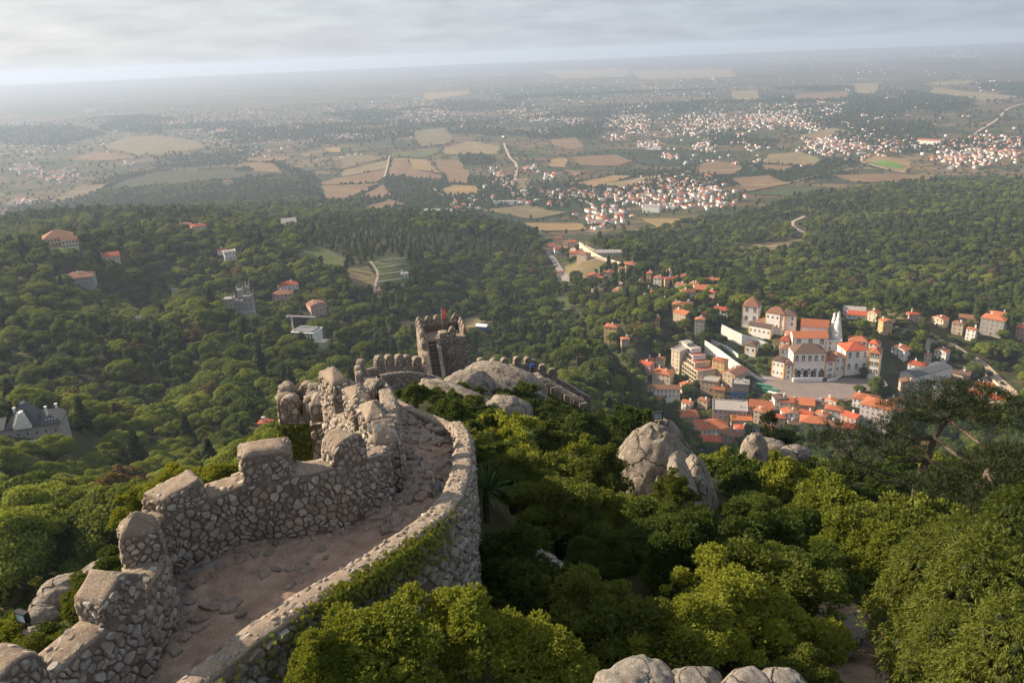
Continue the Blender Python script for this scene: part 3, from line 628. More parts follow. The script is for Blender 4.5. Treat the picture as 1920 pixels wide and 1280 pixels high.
pb('arcaded main wing of the white palace with a dark hipped roof', 1485, 711.5, 1544.6, 711, 662, 15, 'hip', 5.0, 'dark', floors=2, nw=5, win=WINTA, wsize=(2.6, 3.2), ns=1)
MW = BUILT[-1]; mwo = [o for o in bpy.data.objects if o.name.startswith('palace_wing')][-1]
for o in [c for c in mwo.children if c.name.startswith('window') and c.location.z < 5.5 and abs(c.location.y) < .1]: bpy.data.objects.remove(o)
arch = MB(); w0 = (WD(1544.6, 711, PD)-WD(1485, 711.5, PD)).length
def arch_mesh(w, h):
    mb = MB(); pts = [(-w/2, 0), (w/2, 0), (w/2, h*.55)]+[(w/2*math.cos(a), h*.55+h*.42*math.sin(a)**.8) for a in np.linspace(.25, math.pi-.25, 9)]+[(-w/2, h*.55)]
    i = len(mb.v); mb.v += [(x, -.05, z) for x, z in pts]; mb.f.append(tuple(range(i, i+len(pts)))); mb.m.append(0)
    for k in range(2, len(pts)-1):
        a, b = pts[k], pts[k+1]; s = 1.12; mb.quad((a[0], -.16, a[1]), (b[0], -.16, b[1]), (b[0]*s, -.16, b[1]*1.04+.05), (a[0]*s, -.16, a[1]*1.04+.05), m=1)
    return mb.mesh('arch', [M_dark, WALLS['white']])
AM = arch_mesh(w0*.17, 5.6)
for k in range(4): link('arch', AM, mwo, ((-.36+k*.265)*w0*.92, -.02, 2.2))
MB().box(-w0*.52, w0*.40, -4.5, -.05, -3, 2.0, 0).box(-w0*.52, w0*.40, -4.8, -4.5, -3, 2.9, 0).build('terrace', WALLS['white'], mwo)
pb('low left wing of the palace with a sunlit blank gable end', 1446, 704, 1468, 709, 677, 9, 'hip', 2.2, 'dark', nw=3, ns=0, wsize=(1.2, 1.7))
pb('narrow corner tower of the palace left of the arcade', 1470, 711.5, 1484, 712, 684, 7, 'hip', 2.5, 'dark', floors=3, nw=1, ns=1, wsize=(1.4, 1.7))
pb('small loggia tower of the palace right of the arcade', 1545.5, 710, 1564, 708, 677, 9, 'hip', 3.0, 'red', floors=3, nw=1, ns=0, win=WINT, wsize=(3.2, 2.2))
pb('recessed link of the palace between loggia tower and right wing', 1565, 700, 1582, 697, 668, 8, 'hip', 2.5, 'brown', drop=228, nw=2, ns=0)
pb('right two-storey wing of the palace with six large framed windows', 1583, 701, 1625, 699, 657, 16, 'hip', 4.2, 'red', drop=229, nw=3, ns=1, win=WINTA, wsize=(2.3, 3.2))
pb('far right end block of the palace with dark arched galleries', 1626, 704, 1645, 707, 662, 12, 'hip', 2.6, 'orange', drop=229, floors=3, nw=2, ns=1, win=WINTA, wsize=(3.2, 2.4))
pb('hall of the palace behind the arcade with a long orange roof', 1486, 652, 1551, 652, 634, 10, 'gable', 4.0, 'orange', drop=219, floors=1, nw=3, ns=0, win=WINTA, wsize=(3.4, 3.2))
pb('upper chapel wing of the palace beside the cone chimneys', 1500, 634, 1551, 638, 613, 12, 'gable', 4.5, 'orange', drop=215, floors=1, nw=3, ns=1)
pb('great square tower of the palace with a pyramid roof', 1391, 605, 1421, 608, 575, 13, 'pyr', 7.0, 'brown', drop=212, nw=2, ns=1, win=WINTA, wsize=(2.6, 2.6))
pb('high white wing of the palace right of the square tower', 1434, 616, 1469, 622, 588, 12, 'hip', 4.0, 'brown', drop=213, floors=2, nw=4, ns=1, wsize=(1.5, 1.9))
pb('rear white block of the palace behind the high wing', 1462, 612, 1492, 614, 592, 10, 'hip', 3.5, 'dark', drop=209, nw=2, ns=1)
pb('low link of the palace at the foot of the square tower', 1418, 614, 1436, 618, 603, 8, 'hip', 2.4, 'brown', drop=214, floors=1, nw=1, ns=0)
pb('long low annex of the palace below the square tower', 1403, 626, 1444, 634, 613, 7, 'gable', 2.6, 'dark', drop=218, floors=1, nw=5, ns=1, wsize=(1.5, 1.7))
pb('small house of the palace with yellow corner left of the dark tree', 1396, 664, 1416, 667, 648, 9, 'hip', 2.4, 'dark', drop=226, floors=1, nw=2, ns=1)
pb('narrow roofed block of the palace above the low left wing', 1461, 676, 1483, 677, 655, 8, 'hip', 2.8, 'brown', drop=227, nw=2, ns=1, win=WINT)
pb('small orange-roofed block in the middle of the palace', 1474, 646, 1490, 646, 628, 7, 'hip', 2.5, 'orange', drop=220, nw=1, ns=1)
pb('cluster block of the palace with steep red hips', 1462, 652, 1478, 654, 639, 8, 'pyr', 3.0, 'red', drop=221, nw=1, ns=1)
pb('kitchen block of the palace under the cone chimneys', 1548, 657, 1576, 657, 640, 12, 'flat', 0, 'greyflat', drop=221, nw=2, ns=1)
pb('orange-roofed rear block of the palace right of the cones', 1590, 652, 1625, 655, 640, 10, 'hip', 3.4, 'orange', drop=219, nw=3, ns=1)
pb('low red-roofed outbuilding behind the palace right wing', 1628, 656, 1645, 659, 645, 8, 'hip', 2.2, 'red', drop=219, nw=2, ns=1)
pb('brown-roofed link of the palace between arcade and loggia', 1546, 690, 1575, 688, 668, 8, 'hip', 3.2, 'brown', drop=226, nw=2, ns=0)
M_cone = wallmat('white_cone_plaster', (.72, .71, .69), .35)
for (a, b, dr_, lab, k) in ((1560, 641, 219.5, 'tall white conical kitchen chimney of the palace, left one', 0), (1568, 640, 216.5, 'tall white conical kitchen chimney of the palace, partly behind the left one', 1)):
    p = WD(a, b, dr_); e = empty('cone_chimney', p); tag(e, lab, 'chimney', 'conical kitchen chimneys'); mb = MB(); n = 24
    for z0, z1, r0, r1 in ((0, 3, 4.5, 4.1), (3, 10, 4.1, 2.95), (10, 17, 2.95, 1.75), (17, 21.5, 1.75, 1.0), (21.5, 22.4, 1.2, 1.2)): mb.cone(0, 0, z0, z1, r0, r1, n)
    mb.build('cone', M_cone, e, True); MB().cone(0, 0, -6, 0, 4.6, 4.6, n).build('drum', M_cone, e); MB().cone(0, 0, 22.4, 23.6, .8, .7, 12).build('flue_cap', M_cone, e)
lowwall('palace_garden_wall', 'long white garden wall sloping down along the street to the palace square', [(1320.6,655),(1345,668),(1368.8,686),(1395,700),(1421,711),(1450,714)], [222,224.5,227,229,230.5,231], [7.5,6.5,6.5,4.5,1.6,1.4])
lowwall('palace_garden_wall', 'upper white garden wall below the long palace annex', [(1352,618),(1372,628),(1390.6,637),(1421,645),(1452,655)], [214,216,218,221,223], [4.5,4.5,4.5,4,3])
lowwall('garden_wall', 'low pale garden wall between the terraces left of the palace', [(1333,640),(1362,652),(1384,668)], [220,223,226], 1.5)
lowwall('stair_wall', 'curved white ramp wall beside the loggia tower', [(1551,716),(1566,713),(1580,706),(1586,699)], [231,231,231,230.4], 2.2, found=2)
pt = WD(1515, 705, PD-1); 
# street below the palace: long hotel with terraces
def hotel():
    a = WD(1307, 720, 236); b = WD(1264, 682, 233); b.z = a.z; d = (b-a); L = d.length; rz = math.atan2(d.y, d.x); c = (a+b)/2
    e = empty('hotel', a, 0); tag(e, 'large cream terraced hotel with rows of balconies stepping up the street', 'hotel'); clear(c.x+6, c.y, 26); clear(c.x, c.y, 20)
    u = d.normalized(); n = Vector((u.y, -u.x, 0)); W_ = 15
    if n.x < 0: n = -n
    def boxuv(mb, u0, u1, n0, n1, z0, z1, m=0):
        P = [u*u0+n*n0, u*u1+n*n0, u*u1+n*n1, u*u0+n*n1]; lo = [p+Vector((0, 0, z0)) for p in P]; hi = [p+Vector((0, 0, z1)) for p in P]
        for i in range(4): mb.quad(lo[i], lo[(i+1) % 4], hi[(i+1) % 4], hi[i], m=m)
        mb.quad(*hi, m=m)
    fl = [(0, 1.0, 0, 3.2), (0, 1, 3.2, 6.4), (0.0, 1, 6.4, 9.6), (.22, 1, 9.6, 12.8), (.42, 1, 12.8, 15.6), (.62, 1, 15.6, 18.6)]
    for i, (f0, f1, z0, z1) in enumerate(fl):
        mb = MB(); ins = 0 if i < 3 else 2.2*(i-2); boxuv(mb, L*f0, L*f1+(6 if i > 2 else 0), ins, W_, z0-(10 if i == 0 else 0), z1-.3); mb.build('storey', WALLS['cream'] if i < 4 else WALLS['white'], e)
        mb = MB(); boxuv(mb, L*f0-.3, L*f1+.4+(6 if i > 2 else 0), ins-.3, W_+.3, z1-.298, z1, 0); mb.build('terrace_slab', ROOFS['redflat'] if i in (2, 3, 4) else WALLS['cream'], e)
        nb = max(2, int(L*(f1-f0)/3.4))
        for k in range(nb):
            uu = L*(f0+(f1-f0)*(k+.5)/nb); p = u*uu+n*(ins-.02)+Vector((0, 0, z0+1.5)); o = link('window', WIN, e, p); o.rotation_euler = (0, 0, math.atan2(-n.y, -n.x)+math.pi/2); o.scale = (2.1, 1, 1.9)
            if i < 4:
                mb = MB(); boxuv(mb, uu-1.25, uu+1.25, ins-1.25, ins-.02, z0+.1, z0+.25); boxuv(mb, uu-1.25, uu+1.25, ins-1.25, ins-1.15, z0+.25, z0+1.0); boxuv(mb, uu+1.2, uu+1.5, ins-1.2, ins-.02, z0, z1-.3); mb.build('balcony', WALLS['cream'], e)
        if i > 1:
            mb = MB(); boxuv(mb, L*f0-.3, L*f1, ins-.28, ins-.12, z1+.002, z1+.9); boxuv(mb, L*f0-.3, L*f0-.1, ins-.12, W_, z1+.002, z1+.9); mb.build('parapet', WALLS['cream'] if i < 4 else WALLS['white'], e)
    mb = MB(); boxuv(mb, L*.8, L*1.0, W_*.45, W_*.8, 18.6, 21.5); mb.build('stair_head', WALLS['grey'], e)
    for k in range(3):
        o = link('window', WIN, e, -u*.02+n*(3+k*4.2)+Vector((0, 0, 1.6))); o.rotation_euler = (0, 0, math.atan2(-u.y, -u.x)+math.pi/2); o.scale = (1.3, 1, 1.8)
hotel()
TH = 'red and orange roofed houses of the hillside town'
def T(x0, x1, y0, y1, lab, *a, **k): return hb(x0, x1, y0, y1, lab, *a, **k)
T(1255,1276,642,694,'curved cream annex of the hotel with rounded balconies','flat','cream','greyflat',-38,drop=234,dr=1.6,chim=0)
T(1332,1358,671,706,'ochre house with an orange roof between the hotel and the palace wall','hip','ochre','orange',-25,drop=232)
T(1351,1380,690,726,'long house with a weathered brown roof below the ochre one','gabley','tan','brown',-32,drop=234,dr=1.6)
T(1371,1403,718,747,'building with a bright blue tiled facade beside the square road','flat','grey','greyflat',0,drop=237,chim=4,nw=5)
bl = [o for o in bpy.data.objects if o.get('label', '').startswith('building with a bright blue')][0]
mb = MB(); mb.box(-6.0, 6.0, -.03, -.012, .6, 5.2, 0); mb.build('blue_tiles', WALLS['blue'], bl)
T(1336,1357,726,749,'small ochre house with orange roof left of the blue-tiled building','gable','ochre','orange',-8,drop=239)
T(1312,1345,711,733,'flat terraced stone building at the foot of the hotel','flat','tan','greyflat',-12,drop=237,chim=0)
T(1220,1258,691,716,'cream guest house with a bright orange mansard roof left of the hotel','hip','cream','orange',-20,drop=238,chim=2)
T(1229,1245,668,690,'narrow orange-roofed house behind the cream guest house','hip','cream','orange',-15,drop=235); T(1211,1228,670,690,'small orange-roofed house leftmost behind the guest house','hip','tan','orange',-15,drop=236)
T(1212,1277,722,746,'church with a long weathered brown roof','gable','white','brown',3,drop=243,dr=.35,chim=0,name='church',cat='church')
cp = WD(1212, 732, 240); e = empty('bell_turret', cp); tag(e, 'grey domed bell turret at the left end of the long brown roof', 'turret'); MB().box(-1.9, 1.9, -1.9, 1.9, -6, 5, 0).build('drum', WALLS['grey'], e)
MB().cone(0, 0, 5, 6.2, 2.2, 2.0, 12).cone(0, 0, 6.2, 7.6, 2.0, 1.1, 12).cone(0, 0, 7.6, 9.2, .5, .4, 8).build('dome', ROOFS['slate'], e, True); [link('window', WINA, e, (x, -1.9, 2.5)) for x in (0,)]
T(1210,1240,742,764,'dark red roofed house below the long brown roof','hip','tan','red',5,drop=249); T(1108,1174,706,742,'large pink mansion with gabled dusky roofs','hip','pink','brown',-5,drop=246,chim=4); T(1112,1136,708,724,'side wing of the pink mansion','gabley','pink','red',0,drop=243)
for q in (('1269','1309',770,799,'brown-orange hipped house right behind the granite dome','hip','tan','orange',12), (1310,1366,788,822,'big white villa with an orange hipped roof and low gable','hip','white','orange',18), (1314,1350,818,853,'lilac-white two-storey villa front with arched windows','hip','lilac','red',4),
    (1346,1383,806,845,'house with a large weathered brown roof right of the lilac villa','hip','tan','brown',-28), (1380,1405,798,823,'red-roofed house with a skylight behind the upright rock','hip','white','red',15), (1405,1448,752,773,'long orange-roofed house with chimneys by the square','gable','tan','orange',-4),
    (1452,1474,742,768,'white gabled house with an old grey roof at the square edge','gabley','white','dark',20), (1462,1486,748,772,'low orange lean-to beside the white gabled house','gable','cream','orange',8), (1480,1523,747,773,'beige house with a wide orange roof and ochre gable','gable','ochre','orange',3),
    (1525,1546,753,772,'grey house with an old brown roof in the row by the square','gable','grey','dark',0), (1545,1563,748,771,'narrow white gabled house with an orange roof','gabley','white','orange',-18), (1546,1574,762,790,'green-grey house under a square orange roof','hip','green','orange',-6),
    (1470,1496,768,790,'orange-roofed house in the middle row, left','gabley','white','orange',22), (1501,1543,782,815,'cream house with many shutters in the front row','hip','cream','orange',2), (1498,1520,770,790,'red-roofed house squeezed into the middle row','gable','cream','red',-14),
    (1524,1546,772,795,'orange-roofed house right in the middle row','gabley','tan','orange',-25), (1575,1602,774,798,'low red-roofed house left of the big orange one','gable','pink','red',-28), (1600,1638,740,766,'tall white house with an orange hipped roof under the round trees','hip','white','orange',-8),
    (1612,1662,752,806,'largest orange-roofed house with shaded lilac walls','hip','lilac','orange',-14), (1650,1668,768,790,'small pinkish house right of the largest orange roof','gable','pink','red',-20), (1372,1408,779,797,'orange-roofed row behind the dark fir','gable','tan','orange',8),
    (1412,1436,766,794,'pale stone house with a broken orange roof','gabley','tan','orange',-20), (1338,1397,762,796,'long lilac building with a plain flat front','flat','lilac','greyflat',2), (1448,1470,778,800,'stone house half hidden by the fir','hip','tan','red',10), (1540,1570,790,812,'front house with a brown roof near the pine','hip','pink','brown',-10),
    (1480,1504,790,812,'low house with grey old roof in the front row','gable','tan','dark',14), (1580,1606,796,814,'small red-roofed house above the pine','hip','tan','red',6)):
    hb(int(q[0]), int(q[1]), *q[2:4], q[4], q[5], q[6], q[7], q[8], group=None, fw=1.0)
for q in ((1131,1157,607,643,'sunlit ochre villa with an orange roof among trees left of the hotel','hip','ochre','orange',-20), (1165,1181,632,654,'small ochre house just right of the sunlit villa','hip','tan','orange',10), (1258,1288,580,607,'orange-roofed ruin-like house above the hotel','gable','tan','orange',-40), (1301,1318,589,636,'tall narrow house with a steep red roof above the hotel','gabley','grey','orange',-10),
    (1337,1364,575,593,'pink-red roofed house behind the palace garden','gable','white','red',-15), (1280,1304,542,568,'cream villa with a red hip roof near the white row','hip','cream','orange',20), (1302,1344,534,556,'long white building with an orange roof behind the cream villa','gable','white','orange',4),
    (1146,1170,540,563,'orange-roofed house with gable turned to the camera','gabley','tan','orange',-25), (1111,1132,540,558,'brown stone house at the upper slope','hip','tan','brown',10), (1174,1190,536,552,'narrow orange house in the upper row','gabley','ochre','orange',10), (1191,1205,520,536,'ochre house left of the twin-gabled ones','hip','ochre','orange',0),
    (1211,1226,510,532,'tall terraced house with red gables, left','gabley','ochre','red',-15), (1224,1240,518,546,'tall terraced house with red gables, right','gabley','white','red',-15), (1246,1262,520,548,'ochre block with a red mansard','hip','ochre','red',10), (1258,1280,518,536,'red-roofed wing right of the ochre block','gable','white','red',0),
    (1124,1140,518,533,'red-roofed house below the retaining wall','hip','white','red',10), (1136,1150,508,522,'second red-roofed house below the retaining wall','gabley','pink','red',-10), (1319,1348,521,536,'white house with orange roof at the wood edge','gable','white','orange',0), (1166,1190,491,508,'bright orange-roofed house beside the pale arcade building','hip','cream','orange',-10),
    (1284,1300,566,580,'pale stone house below the cream villa','hip','tan','brown',15), (1583,1620,579,592,'long white shed with dark openings right of the palace','gable','white','greyflat',2), (1590,1622,588,599,'low red-roofed shed in front of the white one','gable','white','red',2), (1625,1643,583,602,'cream house with red roof at the head of the road','gabley','cream','red',-30),
    (1653,1672,600,628,'narrow orange-roofed house beside the road','gabley','ochre','orange',35), (1839,1874,594,628,'large villa with an orange roof and grey stone walls at the right','hip','grey','orange',-12), (1857,1881,586,603,'second orange-roofed house behind the large villa','hip','cream','orange',0), (1903,1925,614,640,'pink-red house at the right edge','gable','pink','red',-30),
    (1751,1771,655,674,'small house with an orange roof below the road','gabley','white','orange',-25), (1732,1743,664,684,'narrow white house left of the small orange one','hip','cream','orange',0), (1701,1727,680,709,'white house with a red roof right of the long grey building','hip','white','red',-10), (1732,1752,716,740,'dark-roofed house in the shade','hip','lilac','dark',15),
    (1686,1707,715,756,'brown-roofed house below the long grey building','gabley','tan','brown',15), (1747,1762,728,752,'white shaded house with round window','flat','white','greyflat',0), (1800,1830,594,606,'brown shed among trees right','gable','tan','brown',0), (1855,1885,742,758,'pale low house with a red roof near the right edge','gable','cream','red',-10),
    (1026,1042,458,474,'pale red-roofed house at the valley road','hip','pink','red',0), (1040,1054,464,478,'second red-roofed house at the valley road','gable','white','red',10), (1045,1058,508,520,'small red house where the valley road bends','gable','white','red',0), (1780,1812,694,712,'low stone house hidden under the road','gable','tan','dark',-15),
    # left hill
    (189,223,476,489,'long low house with a pinkish roof on the left hill','gable','cream','red',4), (237,253,456,464,'small white shed on the left hill','gable','white','greyflat',0), (124,172,512,536,'grey villa with a low brown roof among trees','hip','grey','brown',-10), (584,615,564,594,'brown-roofed villa with a white gable near the white mansion','gabley','pink','brown',20),
    (526,560,527,543,'red-roofed villa above the white mansion','hip','white','red',8), (512,548,544,564,'reddish house behind trees above the white mansion','hip','pink','brown',-10), (516,557,410,426,'white marquee hall on the far hilltop','gable','white','greyflat',5), (337,360,418,432,'pale house in the row on the far hilltop, left','hip','cream','brown',0),
    (362,388,420,436,'pale house in the row on the far hilltop, right','hip','cream','red',10), (409,425,466,478,'red-roofed cottage in the middle of the left woods','hip','white','red',0), (423,443,472,488,'white shed beside the red-roofed cottage','flat','white','greyflat',5), (485,510,790,818,'house with a bright red roof left of the ivy turret','gabley','tan','red',-25),
    (708,716,543,554,'tiny orange-roofed hut by the garden terraces','hip','tan','orange',0), (752,766,510,520,'small white hut on the garden terraces','gable','white','greyflat',0), (420,438,338,350,'pale farm on the hazy plain edge','hip','cream','brown',0)):
    hb(*q[:4], q[4], q[5], q[6], q[7], q[8], fw=.95, chim=0 if 'shed' in q[4] or 'marquee' in q[4] else 1)
# long grey warehouse right of the palace
pb('long building with a dark grey roof running down right of the palace', 1686, 716, 1714, 727, 702, 38, 'gabley', 1.6, 'slate', drop=236, wall='white', floors=1, nw=2, ns=9, trim=False, grp=None, name='long_building', cat='building')
# pale arcade building along the upper road
pb('long pale arcaded building above the retaining wall of the upper road', 1117, 481, 1165, 493, 474, 12, 'gable', 2.5, 'greyflat', drop=None, wall='cream', floors=1, nw=9, ns=1, trim=False, grp=None, name='arcade_building', cat='building', found=5)
lowwall('retaining_wall', 'tall pale retaining wall curving under the upper road', [(1086,462),(1105,478),(1130,492),(1165,502),(1200,506)], [239,236,235,232,229], 6, mt=WALLS['cream'])

# ------------------------------------------------------------------ mansions in the left forest
pb('long pale neoclassical palace with a low brown roof on the left hill', 84, 466, 142, 462, 446, 20, 'hip', 6, 'brown', drop=None, wall='tan', nw=9, ns=3, trim=False, grp=None, name='hill_palace', cat='palace')
pb('projecting wing of the palace on the left hill', 118, 466, 148, 462, 451, 10, 'gable', 3, 'brown', drop=None, wall='cream', nw=5, ns=1, trim=False, grp=None, name='hill_palace', cat='palace')
def regaleira():
    a = g1(423, 588, 150); e = empty('gothic_palace', a); tag(e, 'ornate grey neo-gothic palace bristling with pinnacles in the left forest', 'palace'); e.rotation_euler = (0, 0, R(6)); e.scale = (.82, .82, .8); clearb(a.x+10, a.y+4, 13)
    k = .5
    def tower(x, y, w, d, h, nm='tower', n=2):
        t_ = MB().box(x, x+w, y, y+d, -8, h, 0).box(x-.3, x+w+.3, y-.3, y+d+.3, h, h+.5, 0).build(nm, WALLS['grey'], e)
        mb = MB()
        for ix in range(int(w/1.4)+1):
            for yy in (y-.2, y+d-.2): mb.box(x+ix*1.4-.25, x+ix*1.4+.25, yy, yy+.4, h+.5, h+1.2, 0)
        mb.build('battlement', WALLS['grey'], t_)
        for (cx, cy) in ((x, y), (x+w, y), (x, y+d), (x+w, y+d)): MB().cone(cx, cy, h+.5, h+2.2, .5, .45, 6).cone(cx, cy, h+2.2, h+6.0, .45, .04, 6).build('pinnacle', WALLS['grey'], e)
        for f in range(max(1, int(h/4))):
            for q in range(max(1, int(w/3))): o = link('window', WINTA, e, (x+(q+.5)*w/max(1, int(w/3)), y-.02, 2+f*4)); o.scale = (1.5, 1, 2.3)
    tower(0, 0, 8, 9, 13); tower(8, 2.5, 9, 8, 10); tower(17, 0, 7.5, 9, 14.5); tower(11, 7, 5, 5, 19); tower(19.5, 5, 3, 3, 22)
    MB().box(-3, 27, -4, -1, -8, 1.0, 0).build('terrace', WALLS['grey'], e)
regaleira()
def mansion():
    a = g1(569, 645, 150); e = empty('white_mansion', a, R(-18), .8); tag(e, 'white square mansion with arcaded upper floor and a flat glazed roof', 'mansion'); clearb(a.x+2, a.y+5, 17); clear(a.x+12, a.y+2, 9)
    w, d, h = 20, 15, 9.5
    MB().box(-w/2, w/2, 0, d, -8, h, 0).box(-w/2-.5, w/2+.5, -.5, d+.5, h, h+.7, 0).box(-w/2-.3, w/2+.3, -.3, -.02, 4.6, 5.0, 0).build('wall', WALLS['white'], e)
    r = MB(); r.box(-w/2+1, w/2-1, 1, d-1, h+.7, h+1.5, 0); [r.box(-w/2+1+i*3, -w/2+1.25+i*3, 1, d-1, h+1.5, h+1.8, 1) for i in range(6)]; [r.box(-w/2+1, w/2-1, 1+i*3, 1.25+i*3, h+1.5, h+1.8, 1) for i in range(5)]; r.build('roof', [ROOFS['slate'], WALLS['white']], e)
    for f, n in ((2.2, 5), (6.8, 7)):
        for i in range(n): o = link('window', WINA, e, (-w/2+(i+.5)*w/n, -.02, f)); o.scale = (1.5, 1, 2.4)
        for i in range(5): o = link('window', WINA, e, (-w/2-.02, (i+.5)*d/5, f)); o.rotation_euler = (0, 0, -math.pi/2); o.scale = (1.5, 1, 2.4)
    MB().box(w/2, w/2+9, 1, 10, -4, 2.2, 0).build('terrace', WALLS['cream'], e)
    c = a+Vector((-9, 12, 0)); k = empty('tower_crane', c+Vector((0, 0, 1))); tag(k, 'small white construction crane beside the white mansion', 'crane')
    def lattice(mb, a, b, s, n):
        a, b = Vector(a), Vector(b); dd = (b-a).normalized(); o1 = dd.orthogonal().normalized()*s; o2 = dd.cross(o1)
        cs = [o1, o2, -o1, -o2]
        for q in cs: mb.tube([a+q, b+q], .16, 4)
        for i in range(n): p0, p1 = a.lerp(b, i/n), a.lerp(b, (i+1)/n); [mb.tube([p0+cs[j], p1+cs[(j+1) % 4]], .1, 3) for j in range(4)]
    mb = MB(); lattice(mb, (0, 0, 0), (0, 0, 15), .5, 9); mb.build('mast', M_frame, k); mb = MB(); lattice(mb, (-3, 0, 15.3), (17, -3, 14.6), .4, 10); mb.build('jib', M_frame, k); MB().box(-3.6, -2, -.8, .8, 13.6, 15, 0).build('counterweight', WALLS['grey'], k)
mansion()
def slate_mansion():
    a = g1(58, 822, 150); e = empty('slate_mansion', a, R(14), .6); tag(e, 'dark slate-roofed mansion with steep gables and an ornate stepped dormer at the left edge', 'mansion'); clear(a.x, a.y+5, 13); clear(a.x-12, a.y+6, 14)
    MB().box(-16, 15, 0, 14, -8, 6.5, 0).build('wall', WALLS['grey'], e)
    r = MB(); r.box(-16.6, 15.6, -.6, 14.6, 6.5, 7, 0); z0 = 7.01
    r.quad((-11,-.6,z0),(6,-.6,z0),(-1,5,18),(-3,5,18)); r.quad((6,-.6,z0),(6,14.6,z0),(-1,9,18),(-1,5,18)); r.quad((6,14.6,z0),(-11,14.6,z0),(-3,9,18),(-1,9,18)); r.quad((-11,14.6,z0),(-11,-.6,z0),(-3,5,18),(-3,9,18)); r.quad((-3,5,18),(-1,5,18),(-1,9,18),(-3,9,18))
    r.quad((6.02,-.6,z0),(15.6,-.6,z0),(15.6,7,12.5),(6.02,7,12.5)); r.quad((15.6,14.6,z0),(6.02,14.6,z0),(6.02,7,12.5),(15.6,7,12.5)); r.quad((15.6,-.6,z0),(15.6,14.6,z0),(15.6,7,12.5), m=1)
    r.quad((-16.6,-.6,z0),(-11.02,-.6,z0),(-11.02,7,11),(-16.6,7,11)); r.quad((-11.02,14.6,z0),(-16.6,14.6,z0),(-16.6,7,11),(-11.02,7,11)); r.quad((-16.6,14.6,z0),(-16.6,-.6,z0),(-16.6,7,11), m=1); ro = r.build('roof', [ROOFS['slate'], WALLS['grey']], e)
    g_ = MB()
    for i in range(7): w = 4.2-i*.55; g_.box(-2-w, -2+w, -1.2, -.2+i*.5, 6.5+i*1.25, 7.75+i*1.25-.02, 0).box(-2-w-.3, -2-w+.3, -1.35, -.9, 7.75+i*1.25, 8.4+i*1.25, 0).box(-2+w-.3, -2+w+.3, -1.35, -.9, 7.75+i*1.25, 8.4+i*1.25, 0)
    g_.build('stepped_gable', WALLS['white'], e)
    for (x, y, z, h) in ((9, 4, 10, 5), (12.5, 9, 9, 5), (-7, 8, 11, 4)): MB().box(x-.5, x+.5, y-.5, y+.5, z, z+h, 0).box(x-.7, x+.7, y-.7, y+.7, z+h, z+h+.3, 0).build('chimney', WALLS['white'], ro)
    for k in range(2): MB().cone(-3+k*2, 7, 17.9, 20.2, .18, .05, 6).build('finial', WALLS['grey'], ro)
    for i in range(7): o = link('window', WIN, e, (-14+i*4.4, -.02, 3)); o.scale = (1.4, 1, 2.2)
    for i in range(4): MB().box(8.5+i*1.4, 9.0+i*1.4, 1.5, 1.9, 8.0, 9.2).build('dormer', WALLS['white'], ro)
    MB().box(-22, 14, -7, -6.6, -3, -.6, 0).box(-22, 12, -3.4, -3, -2, .4, 0).build('balustrade', WALLS['white'], e)
slate_mansion()
for (a, b, dr_, h, lab) in ((331, 558, 189, 9, 'slim crenellated stone tower left of the pinnacled palace'), (266, 612, 194, 8, 'small stone belvedere turret in the dark middle of the left forest')):
    p = g1(a, b+4, 150); e = empty('stone_tower', p); tag(e, lab, 'tower'); MB().box(-2.2, 2.2, -2.2, 2.2, -8, h, 0).build('shaft', WALLS['grey'], e); mb = MB()
    [mb.box(x-.4, x+.4, y-.4, y+.4, h, h+1.2, 0) for x in (-1.9, 0, 1.9) for y in (-1.9, 0, 1.9) if x or y]; mb.build('battlement', WALLS['grey'], e); clearb(p.x, p.y, 4); o = link('window', WINA, e, (0, -2.2, h*.6))
# event tents beyond the castle tower
for (a, b, w, lab, c) in ((902, 618, 9, 'white and turquoise tent roof beyond the castle tower', 'white'), (884, 628, 9, 'red tent roof right of the castle tower', 'red'), (925, 597, 5, 'small white garden pavilion beyond the tower', 'white')):
    p = g1(a, b, 200); e = empty('tent', p, R(-20)); tag(e, lab, 'tent'); MB().box(-w/2, w/2, 0, w*.6, 0, 2.6, 0).build('tent_wall', WALLS['blue' if 'turq' in lab else ('pink' if c == 'red' else 'white')], e); roof_mesh(w, w*.6, 1.6, 'gable', None).build('canopy', [WALLS['white'] if c == 'white' else ROOFS['red'], WALLS['white']], e, loc=(0, 0, 2.7)); clear(p.x, p.y+3, w)

